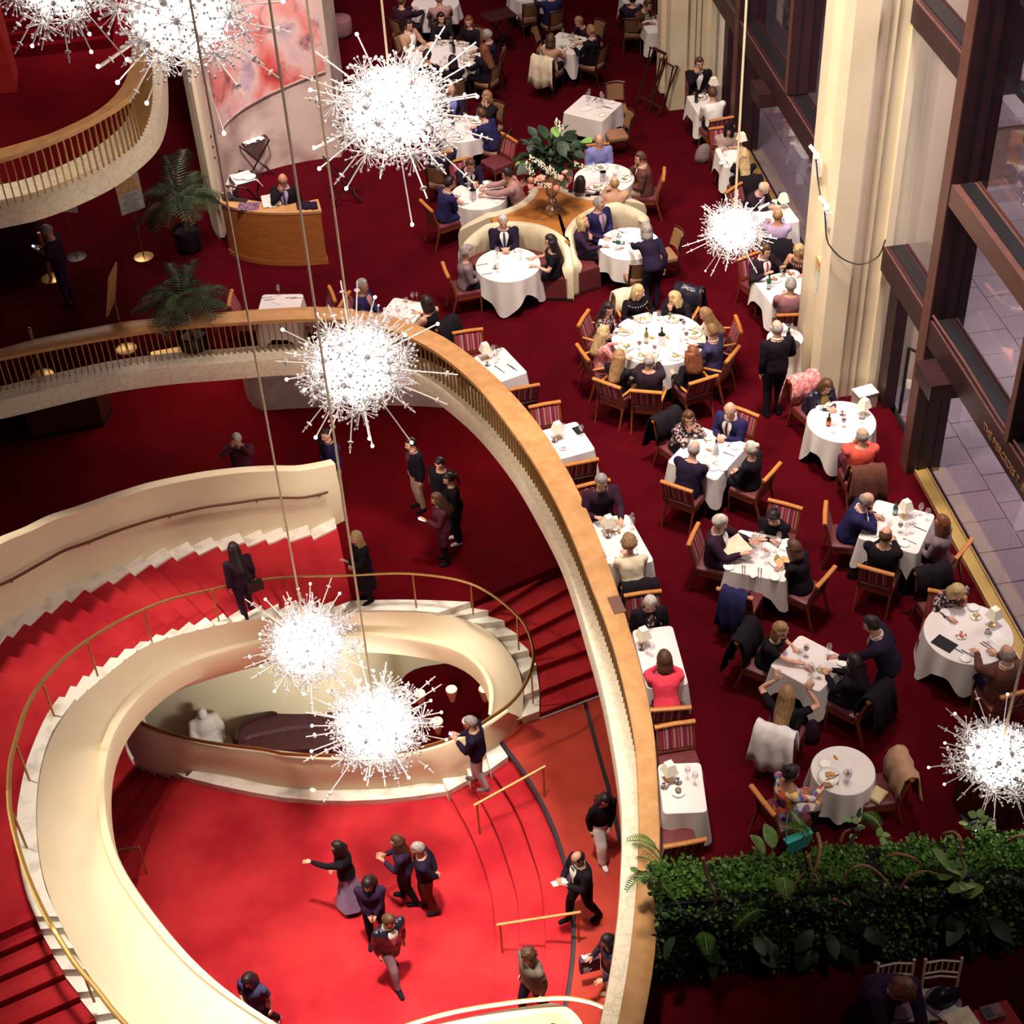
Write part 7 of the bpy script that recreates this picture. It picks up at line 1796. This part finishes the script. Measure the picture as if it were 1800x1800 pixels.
MB().box((0, 0, 0), (.26, .10, .22)).build('body', mat('brown_leather', (0.34, 0.15, 0.05), .5), sh_, False); MB().tube([(-.12, 0, .1), (-.05, .03, .45), (.02, .1, .68), (.08, .06, .4), (.12, 0, .1)], .012, 5).build('strap', MATS['brown_leather'], sh_)
hb2 = thing('handbag', 'black handbag carried by the woman climbing the stair', 'bag', at(449, 1030, F1 + hs * 6 + .75), .3)
MB().box((0, 0, 0), (.26, .09, .18)).build('body', black_m, hb2, False); MB().tube([(-.09, 0, .09), (0, 0, .26), (.09, 0, .09)], .01, 5).build('handle', black_m, hb2)
def phone(p, rz, label, lit=False):
    o = thing('smartphone', label, 'phone', p, rz); MB().box((0, 0, 0), (.075, .15, .010), 0, 0, .6).build('case', black_m, o, False)
    if lit: MB().box((0, -.004, .007), (.066, .135, .002), 0, 0, .6).build('screen', mat('lit_screen', (0.55, 0.62, 0.95), .2, None, 4, emit=1.5), o, False)
for who, lab, lit in (('man in purple suit looking at his phone', 'lit smartphone in the hands of the purple suit man', True), ('woman in maroon coat holding a lit phone', 'lit smartphone of the woman in maroon coat', True), ('white-haired man raising a phone camera', 'dark smartphone raised by the white-haired man', False), ('woman in black leather jacket with a shopping bag', 'smartphone in the hand above the shopping bag', True), ('white-haired visitor on the steps by the well', 'smartphone of the visitor by the well', True)):
    q = next(s for s in SP if s['desc'] == who); w = sum(q['J']['wri'].values()) / 2 if 'maroon' not in who else q['J']['wri'][-1]
    if 'shopping' in who: w = q['J']['wri'][1]
    pp_ = q['root'] + Rz(q['facing']) @ ((w + [0, .09, .05]) * q['s']); phone(pp_, q['facing'], lab, lit)
q = next(s for s in SP if s['desc'].startswith('bald man in tuxedo')); w = sum(q['J']['wri'].values()) / 2; pp_ = q['root'] + Rz(q['facing']) @ ((w + [0, .08, .05]) * q['s'])
put('folded_paper', MB().box((0, 0, 0), (.10, .26, .004), 0, 0, .3).mesh('paper', white_paper, False), 'folded white paper held by the tuxedo man', 'paper', pp_, q['facing'])
q = next(s for s in SP if s['desc'].startswith('person in track')); 
# ================================================================== TRAY STANDS, DESK THINGS, SIGNS, PALMS
def tray_stand(label, p, rz, h=.78, folded=False, lean=0):
    t = thing('tray_stand', label, 'stand', p, rz)
    a = .30 if not folded else .06
    for sy in (-1, 1):
        for s_ in (-1, 1): MB().tube([(s_ * a, sy * .22, 0), (-s_ * a, sy * .22, h)], .017, 4).build('leg', black_m if not folded else wood_dark, t, False)
    for s_ in (-1, 1): MB().tube([(s_ * a, -.25, h), (s_ * a, .25, h)], .018, 5).build('rail', wood_dark, t); MB().tube([(s_ * a * .7, -.22, h * .16), (s_ * a * .7, .22, h * .16)], .014, 5).build('rail', wood_dark, t)
    if lean: t.rotation_euler = (0, lean, rz)
    return t
p = at(452, 305, 0); tray_stand('folding stand with a tray of napkins by the mural', p, .3)
tp = p + [0, 0, .79]; o = put('tray', MB().lathe([(.001, 0), (.26, 0), (.28, .02), (.27, .02), (.25, .008), (.001, .008)], 24, caps=False).mesh('tray', black_m, 'full'), 'round tray on the folding stand by the mural', 'tray', tp)
put('tray_cloth', MB().loft([[(x, y, .012 + .008 * math.sin(x * 22) * math.cos(y * 18)) for x in np.linspace(-.22, .22, 9)] for y in np.linspace(-.20, .20, 9)]).mesh('cloth', linen, 'full'), 'white cloth spread on the tray by the mural', 'cloth', tp, .4)
bottle(tp + [-.2, -.04, .02], 'green bottle at the left of the tray by the mural', green_glass, blue_lab, .27)
for k, (x, y) in enumerate(((-.04, -.09), (.02, .03), (.10, -.05), (.13, .06))): glass(tp + [x, y, .02], ORD[k] + ' of the clear glasses on the tray by the mural', None, 'glasses on the tray by the mural', True)
p = at(428, 318, .75); tray_stand('folding stand beside the host desk', (p[0], p[1], 0), 1.1)
put('tray', MB().lathe([(.001, 0), (.26, 0), (.28, .02), (.27, .02), (.25, .008), (.001, .008)], 24, caps=False).mesh('tray', black_m, 'full'), 'round tray with a cloth beside the host desk', 'tray', p + [0, 0, .05]); put('tray_cloth', MB().loft([[(x, y, .016 - 1.6 * max(0, abs(x) - .2) + .006 * math.sin(y * 30)) for x in np.linspace(-.32, .32, 11)] for y in np.linspace(-.22, .22, 9)]).mesh('cloth', linen, 'full'), 'white cloth hanging over the tray by the host desk', 'cloth', p + [0, 0, .06], .3)
for k, (x, y) in enumerate(((-.06, .02), (.12, -.04))): put('serving_plate', plate_me, ['left white plate on the tray by the host desk', 'right white plate on the tray by the host desk'][k], 'plate', p + [x, y, .085], 0)
p = at(607, 352, 0); tray_stand('dark folding steps under the biggest chandelier', p, .1, .9)
p = at(880, 85, 0); tray_stand('black folding tray stand near the top edge', p, .3, .78); put('tray', MB().box((0, 0, 0), (.7, .5, .02)).box((0, .25, .02), (.7, .02, .03)).mesh('tray', wood_dark, False), 'empty dark tray on the stand near the top edge', 'tray', p + [0, 0, .80], .3)
p = at(1142, 186, 0); tray_stand('folded wooden tray stand leaning on the far column', p + [-.15, -.1, 0], .5, 1.25, True, .34); tray_stand('second folded tray stand leaning beside the first', p + [.02, -.35, 0], .4, 1.1, True, .34)
# on the host desk
D0 = dtop + .001
mo = thing('touch_screen', 'white touch screen till on the host desk', 'screen', at(478, 361, D0), .15); MB().box((0, 0, .11), (.34, .03, .22), 0, 0, -.5).build('screen', white_paper, mo, False); MB().box((0, -.04, .02), (.14, .14, .03)).build('foot', white_paper, mo, False)
tel = thing('telephone', 'black telephone at the left end of the host desk', 'telephone', at(401, 349, D0), .3); MB().box((0, 0, .03), (.18, .2, .05), 0, 0, .2).build('base', black_m, tel, False); MB().tube([(-.09, -.08, .07), (-.09, 0, .10), (-.09, .09, .07)], .022, 6).build('handset', black_m, tel)
put('seating_chart', MB().box((0, 0, .003), (.40, .28, .004)).mesh('chart', mat('chart_print', (0.09, 0.03, 0.08), .7, (0.34, 0.22, 0.26), 34, contrast=(.5, .6)), False), 'purple printed seating chart on the host desk', 'paper', at(437, 363, D0), -.2)
for k in range(3): put('menu_stack', MB().box((0, 0, .02), (.13, .24, .04)).mesh('menus', cl('ink'), False), ['left dark menu stack on the host desk', 'middle dark menu stack on the host desk', 'right dark menu stack on the host desk'][k], 'menus', at(528 + 12 * k, 363, D0), .05)
put('keyboard', MB().box((0, 0, .01), (.34, .12, .018)).mesh('keyboard', black_m, False), 'black keyboard beside the telephone on the host desk', 'keyboard', at(420, 352, D0), -.4)
put('pen_box', MB().box((0, 0, .05), (.10, .06, .10)).box((0.02, 0, .11), (.02, .02, .05)).mesh('box', cl('plum'), False), 'small dark pen box on the host desk', 'box', at(414, 343, D0), -.1)
# signs and brass stanchions
def disc_stand(t, h, m=brass, r=.19, rr=.014): MB().lathe([(r, 0), (r, .012), (r * .8, .022), (.02, .03)], 22).build('base', m, t); MB().tube([(0, 0, .02), (0, 0, h)], rr, 7).build('pole', brass_dull, t)
p = at(253, 452, 0); sg = thing('sign_stand', 'tall sign with a golden picture on a brass disc stand', 'sign', p, .45); disc_stand(sg, 1.0)
MB().box((0, 0, 1.36), (.50, .02, .74)).build('frame', brass_dull, sg, False); MB().box((0, -.012, 1.36), (.47, .006, .71)).build('sheet', white_paper, sg, False); MB().box((0, -.017, 1.55), (.44, .004, .27)).build('picture', mat('golden_picture', (0.75, 0.34, 0.04), .6, (0.78, 0.62, 0.45), 14), sg, False)
for k in range(9): MB().box((-.02 + .02 * (k % 2), -.0165, 1.36 - .045 * k), (.34 - .06 * (k % 3), .003, .012)).build('print_line', MATS['print_ink'], sg, False)
p = at(135, 452, 0); sg = thing('sign_stand', 'sign partly hidden under the upper balcony', 'sign', p, -.3); disc_stand(sg, 1.0, MATS['nosing_metal']); MB().box((0, 0, 1.36), (.50, .02, .74)).build('sheet', white_paper, sg, False)
p = at(90, 490, 0); sn = thing('stanchion', 'polished brass stanchion beside the man in purple', 'stanchion', p); disc_stand(sn, 1.0, brass, .19, .034)
p = at(75, 658, .02); sn = thing('stanchion', 'brass stanchion with a disc base behind the rail', 'stanchion', p + [0, 0, -.02]); disc_stand(sn, .98, brass, .19, .03); MB().lathe([(.04, .92), (.045, .98), (.02, 1.0)], 10).build('cap', steel, sn)
p = at(222, 612, .02); es = thing('sign_stand', 'gilt-framed sign seen edge on behind the rail', 'sign', p + [0, 0, -.02], 1.35); disc_stand(es, 1.0); MB().box((0, 0, 1.25), (.52, .03, .80), 0, 0, .25).build('frame', oak, es, False)
# potted palms
def frond(L, seed):
    q = random.Random(seed); b = MB(); pts = [np.array([0, L * f, L * (.95 * f - .95 * f * f * 1.15)]) for f in np.linspace(0, 1, 8)]
    b.tube(pts, [.008] * 7 + [.002], 4)
    for i in range(1, 16):
        f = .15 + .85 * i / 16; c = np.array([0, L * f, L * (.95 * f - .95 * f * f * 1.15)]); l = .34 * L * math.sin(PI * min(.98, f * .8 + .12))
        for sx in (-1, 1):
            e = c + [sx * l * .85, l * .45, -l * .30]; m_ = (c + e) / 2 + [0, 0, .02]; w = np.array([-.0, .011 * L, 0])
            b.add([c - w, c + w, m_ + w, e, m_ - w], [(0, 1, 2, 3, 4)])
    return b
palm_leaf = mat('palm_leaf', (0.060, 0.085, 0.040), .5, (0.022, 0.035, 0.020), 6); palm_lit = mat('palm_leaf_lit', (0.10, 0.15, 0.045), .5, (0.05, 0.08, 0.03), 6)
FR = [frond(1.0, 1).mesh('frond', palm_leaf, False), frond(.8, 2).mesh('frond', palm_lit, False)]
def palm(label, p, seed, h=1.5, n=30):
    t = thing('potted_palm', label, 'plant', p); q = random.Random(seed)
    MB().lathe([(.18, 0), (.24, .05), (.27, .42), (.25, .46), (.22, .40), (.001, .40)], 18).build('pot', black_m, t)
    MB().tube([(0, 0, .38), (.02, 0, h * .5), (0, .01, h * .72)], [.05, .04, .03], 7).build('trunk', vine_m, t)
    for k in range(n):
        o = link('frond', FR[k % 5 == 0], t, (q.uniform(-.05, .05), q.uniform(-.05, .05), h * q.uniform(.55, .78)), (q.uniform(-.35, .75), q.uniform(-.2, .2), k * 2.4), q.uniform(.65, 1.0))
palm('tall potted palm beside the cream pilaster', at(333, 438, 0), 3, 1.5, 34); palm('bushy potted palm just behind the far rail', at(345, 622, 0), 8, 1.45, 36)
p = at(300, 628, 0); put('planter_base', MB().box((0, 0, .04), (.65, .30, .08)).box((0, 0, .09), (.6, .26, .02)).mesh('base', brass, False), 'brass tray on the floor beside the palm pot', 'tray', p, .1)
ct = thing('dark_cabinet', 'long dark cabinet standing at the far left edge', 'cabinet', at(-10, 486, 0), -.03); c0 = at(-10, 486, 0); c1 = at(82, 478, 0)
MB().box(((c1[0] - c0[0]) / 2 - .5, .5, .5), (c1[0] - c0[0] + 1.0, .8, .96)).build('body', wood_dark, ct, False); MB().box(((c1[0] - c0[0]) / 2 - .5, .5, 1.0), (c1[0] - c0[0] + 1.05, .86, .05)).build('cabinet_top', black_m, ct, False); MB().box(((c1[0] - c0[0]) / 2 - .5, .5, .03), (c1[0] - c0[0] + .9, .74, .06)).build('plinth', black_m, ct, False)
st2 = put('ottoman', MB().lathe([(.26, .02), (.28, .10), (.28, .40), (.25, .44), (.001, .45)], 20).mesh('ottoman', cl('mauve'), 'full'), 'pale grey cloth covered stool beside the mural wall', 'stool', at(600, 62, 0))
# ================================================================== HEDGE AND THE CORNER BELOW IT
hA, hB = at(1150, 1524, 1.35), at(1925, 1453, 1.35); hv = hB - hA; hL = np.linalg.norm(hv); hu = hv / hL; hn = np.array([hu[1], -hu[0], 0]); rzh = math.atan2(hu[1], hu[0])
hd = thing('hedge_planter', 'long planter wall overgrown with green foliage and bare vines', 'hedge', (hA[0], hA[1], 0), rzh)
MB().box((hL / 2, -.30, .44), (hL, .50, .88)).build('planter', mat('planter_black', (0.012, 0.006, 0.008), .6), hd, False)
MB().box((hL / 2, -.30, .90), (hL + .02, .54, .03)).build('planter_rim', black_m, hd, False)
q = random.Random(21); b = MB(); b2 = MB()
def leafq(b, c, s, q):
    a, e = q.uniform(0, 2 * PI), q.uniform(-.5, 1.1); d = np.array([math.cos(a) * math.cos(e), math.sin(a) * math.cos(e), math.sin(e)]); w = unit(np.cross(d, [q.uniform(-1, 1), q.uniform(-1, 1), .6])) * s * .34
    b.add([c, c + d * s * .5 + w, c + d * s, c + d * s * .5 - w], [(0, 1, 2, 3)])
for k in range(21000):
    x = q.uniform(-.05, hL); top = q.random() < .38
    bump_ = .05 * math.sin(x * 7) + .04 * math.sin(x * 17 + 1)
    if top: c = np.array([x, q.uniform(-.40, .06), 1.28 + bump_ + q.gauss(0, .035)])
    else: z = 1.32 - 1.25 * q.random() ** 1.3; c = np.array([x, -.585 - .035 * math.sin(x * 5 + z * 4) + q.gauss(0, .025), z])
    leafq(b if (not top and q.random() < .75) else b2, c, q.uniform(.04, .085), q)  # light put into leaf colour: top leaves brighter, front ones mostly dark
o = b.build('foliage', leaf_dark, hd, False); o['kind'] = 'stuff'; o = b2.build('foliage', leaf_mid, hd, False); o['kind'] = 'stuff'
MB().box((hL / 2, -.2, 1.08), (hL - .04, .5, .36)).build('dark_core', mat('hedge_core', (0.004, 0.006, 0.003), .9), hd, False)  # near-black box filling the hedge behind its leaves
VN = [[(1236, 1508, .6), (1240, 1530, .62), (1250, 1560, .66), (1258, 1580, .64), (1252, 1605, .6)], [(1420, 1505, .6), (1428, 1530, .65), (1440, 1550, .68), (1443, 1558, .6)], [(1560, 1505, .55), (1580, 1501, .6), (1605, 1508, .66), (1618, 1520, .64), (1620, 1532, .58)], [(1660, 1466, .3), (1678, 1463, .5), (1690, 1480, .66), (1688, 1505, .68), (1695, 1525, .6)], [(1478, 1550, .6), (1500, 1525, .66), (1525, 1522, .66), (1550, 1540, .66), (1568, 1562, .6)],
      [(1582, 1562, .6), (1600, 1540, .66), (1625, 1531, .68), (1648, 1536, .66)], [(1364, 1575, .6), (1395, 1555, .66), (1415, 1532, .64)], [(1437, 1465, .2), (1442, 1490, .45), (1436, 1520, .62), (1425, 1545, .66), (1420, 1555, .6)], [(1770, 1480, .35), (1790, 1470, .5), (1815, 1466, .5)], [(1478, 1478, .2), (1486, 1462, .2), (1505, 1454, .2)], [(1465, 1580, .62), (1490, 1590, .64), (1512, 1591, .6)]]
def hloc(x, y, dy):
    """Point on the hedge whose depth in front of its back edge is dy, seen at photo pixel (x, y)."""
    d = CR.T @ np.array([(x - 900) / FPX, (y - 900) / FPX, 1.0]); o_ = np.array([0, 0, CAM_H]); nn_ = hn; t = ((hA + nn_ * dy) - o_) @ nn_ / (d @ nn_); w = o_ + d * t - np.array([hA[0], hA[1], 0]); return (w @ hu, w @ np.array([-hu[1], hu[0], 0]), w[2])
for v in VN:
    pts = resample([hloc(*p_) for p_ in v], 14); MB().tube(pts, list(np.linspace(.022, .009, 14)), 5).build('vine', vine_m, hd)
fig = leaf_mesh('large_leaf', .26, .19, mat('fig_leaf', (0.16, 0.27, 0.07), .45, (0.07, 0.15, 0.035), 10), .12, .3); big = leaf_mesh('large_leaf', .30, .17, leaf_dark, .12, .4)
for k, (x, y) in enumerate(((1665, 1525), (1690, 1538), (1705, 1555), (1695, 1565), (1668, 1560), (1688, 1572), (1650, 1545), (1680, 1550), (1360, 1490), (1345, 1500))): link('large_leaf', fig, hd, hloc(x, y, .66 if k < 8 else .15), (1.1 - .1 * (k % 3), .2, PI + k * .7 - 2))
for k in range(24): link('large_leaf', big, hd, (q.uniform(.1, hL - .1), -.62 - q.uniform(0, .08), q.uniform(.35, 1.05)), (q.uniform(-1.2, .2), q.uniform(-.6, .6), PI + q.uniform(-1, 1)), q.uniform(.5, 1.1))
fern = frond(.42, 6).mesh('fern_frond', leaf_mid, False); fernp = frond(.40, 7).mesh('fern_frond', leaf_pale, False)
for k, (x, y, dy) in enumerate(((1160, 1500, .2), (1165, 1520, .3), (1155, 1535, .35), (1372, 1545, .62), (1415, 1480, .2), (1555, 1470, .1), (1430, 1480, .2), (1175, 1545, .5), (1345, 1600, .62), (1235, 1640, .62), (1600, 1640, .62), (1780, 1590, .62))): link('fern_frond', fernp if k < 6 else fern, hd, hloc(x, y, dy), (.5 - .25 * (k % 3), 0, [1.3, .8, 2.0, 3.1, .2, .4][k % 6]))
for (x, y) in ((1720, 1440), (1705, 1455), (1500, 1440), (1512, 1460), (1128, 1540), (1140, 1550), (1740, 1445), (1550, 1465)):
    for j in range(5): link('ivy_leaf', LM[2] if j % 2 else leaf_mesh('ivy_leaf', .10, .09, leaf_pale), hd, tuple(np.array(hloc(x + q.uniform(-10, 10), y + q.uniform(-8, 12), .2))), (q.uniform(0, 1), q.uniform(-.5, .5), q.uniform(0, 6)), .6 if j % 2 else 1)
for k, (x, y, dy) in enumerate(((1130, 1545, .2),)): MB().tube(resample([hloc(1128, 1540, .1), hloc(1150, 1560, .3), hloc(1170, 1560, .5), hloc(1200, 1600, .62)], 10), .006, 4).build('vine', leaf_mid, hd)
# service cupboard behind the sixth chandelier, white chairs and red table in the dark corner
p = at(1725, 1470, 0); cb2 = thing('side_cabinet', 'dark red cabinet behind the hedge under the small chandelier', 'cabinet', p, .12)
MB().box((.35, .3, .45), (.9, .55, .88)).build('body', wood_dark, cb2, False); MB().box((.35, .3, .91), (.96, .6, .04)).build('cabinet_top', leather, cb2, False); MB().box((.35, .015, .45), (.02, .02, .7)).build('door_gap', black_m, cb2, False)
def chiavari(label, x, y, deg):
    p = at(x, y, .90); f = math.radians(deg); d = np.array([-math.sin(f), math.cos(f), 0]); p = p + d * .22
    t = thing('ballroom_chair', label, 'chair', (p[0], p[1], 0), f); w = mat('white_lacquer', (0.72, 0.62, 0.54), .35)
    for sx in (-1, 1):
        MB().tube([(sx * .19, -.18, 0), (sx * .19, -.19, .45), (sx * .195, -.24, .92)], .017, 6).build('leg', w, t); MB().tube([(sx * .19, .18, 0), (sx * .19, .18, .44)], .016, 6).build('leg', w, t)
        MB().ball((sx * .195, -.242, .935), .022, 7, 5).build('finial', w, t)
    for z, y0 in ((.88, -.236), (.70, -.218), (.62, -.21)): MB().tube([(-.19, y0, z), (0, y0 - .02, z + .008), (.19, y0, z)], .013, 5).build('back_rail', w, t)
    for k in range(5): x0 = -.13 + .065 * k; MB().tube([(x0, -.228 - .012, .70), (x0, -.246 - .0, .88)], .009, 5).build('spindle', w, t)
    MB().box((0, 0, .44), (.40, .38, .03)).build('seat_frame', w, t, False); MB().lathe([(.19, .455), (.205, .475), (.19, .50), (.001, .505)], 16).build('cushion', mat('lilac_cushion', (0.30, 0.20, 0.30), .8), t)
    return p
chiavari('left white ballroom chair in the dark lower corner', 1576, 1697, 176); cp = chiavari('right white ballroom chair holding a black bag', 1659, 1692, 172)
lump('handbag', 'black leather bag on the right white chair', 'bag', (cp[0], cp[1] + .02, .50), .2, MATS['leather_jacket'], (.20, .12, .20), 12); put('papers', MB().box((0, 0, .006), (.24, .17, .01), .3).box((.03, -.02, .013), (.2, .15, .005), -.2).mesh('papers', white_paper, False), 'white papers on the right white chair', 'papers', (cp[0] + .02, cp[1] - .17, .50), .2)
rt = thing('red_table', 'table with a crimson top at the bottom edge', 'table', at(1769, 1757, .75) * [1, 1, 0], .17)
MB().box((-.62, -.45, .735), (1.24, .90, .03)).build('tabletop', mat('crimson_cloth', (0.30, 0.004, 0.015), .8), rt, False)
for sx in (-1.15, -.08):
    for sy in (-.82, -.08): MB().box((sx, sy, .36), (.05, .05, .72)).build('leg', black_m, rt, False)
bk = thing('picture_book', 'illustrated programme lying on the crimson table', 'book', at(1690, 1795, .752), .2); MB().box((0, 0, .008), (.30, .24, .016)).build('pages', white_paper, bk, False); MB().box((0, 0, .018), (.31, .25, .004)).build('cover', mat('programme_cover', (0.62, 0.45, 0.25), .5, (0.75, 0.68, 0.5), 9), bk, False)
cr = thing('card_reader', 'grey card terminal on the crimson table', 'terminal', at(1744, 1781, .752), .1); MB().box((0, 0, .02), (.22, .16, .04)).build('case', cl('grey'), cr, False); MB().box((-.05, 0, .042), (.09, .12, .004)).build('screen', black_m, cr, False); MB().box((.06, .0, .042), (.08, .12, .004)).build('keypad', cl('mauve'), cr, False)
# statue in the foyer below
sp_ = at(372, 1308, WELL); sta = thing('statue', 'white plaster statue of a heavy seated figure in the well', 'statue', at(374, 1330, WELL), .3, scale=.72)
pm = mat('plaster_figure', (0.74, 0.66, 0.60), .7, (0.66, 0.58, 0.52), 8)
MB().lathe([(.62, 0), (.66, .06), (.66, .5), (.60, .55)], 20).build('plinth', pm, sta)
def blob(parts, vox=.04):
    b = MB()
    for c, r in parts: b.ball(c, r, 12, 9)
    o = link('figure', b.mesh('figure', pm, False)); md = o.modifiers.new('r', 'REMESH'); md.mode = 'VOXEL'; md.voxel_size = vox; s2 = o.modifiers.new('s', 'SMOOTH'); s2.iterations = 5
    dg2 = bpy.context.evaluated_depsgraph_get(); me = bpy.data.meshes.new_from_object(o.evaluated_get(dg2)); bpy.data.objects.remove(o); me.polygons.foreach_set('use_smooth', [True] * len(me.polygons)); return me
fm = blob([((0, 0, .95), (.42, .36, .5)), ((0, -.05, 1.45), (.38, .30, .38)), ((-.32, -.02, 1.55), (.16, .17, .2)), ((.32, -.02, 1.55), (.16, .17, .2)), ((0, -.08, 1.75), (.12, .12, .2)), ((0, -.1, 1.98), (.15, .18, .2)), ((-.42, -.12, 1.2), (.12, .14, .36)), ((.42, -.12, 1.2), (.12, .14, .36)), ((-.22, -.4, .72), (.18, .42, .2)), ((.22, -.4, .72), (.18, .42, .2)), ((.25, -.35, 1.0), (.24, .12, .12)), ((-.25, -.35, 1.0), (.24, .12, .12)), ((-.2, -.72, .62), (.15, .16, .34)), ((.2, -.72, .62), (.15, .16, .34))])
link('figure', fm, sta)

for p_ in PROTO.values(): remove_tree(p_)
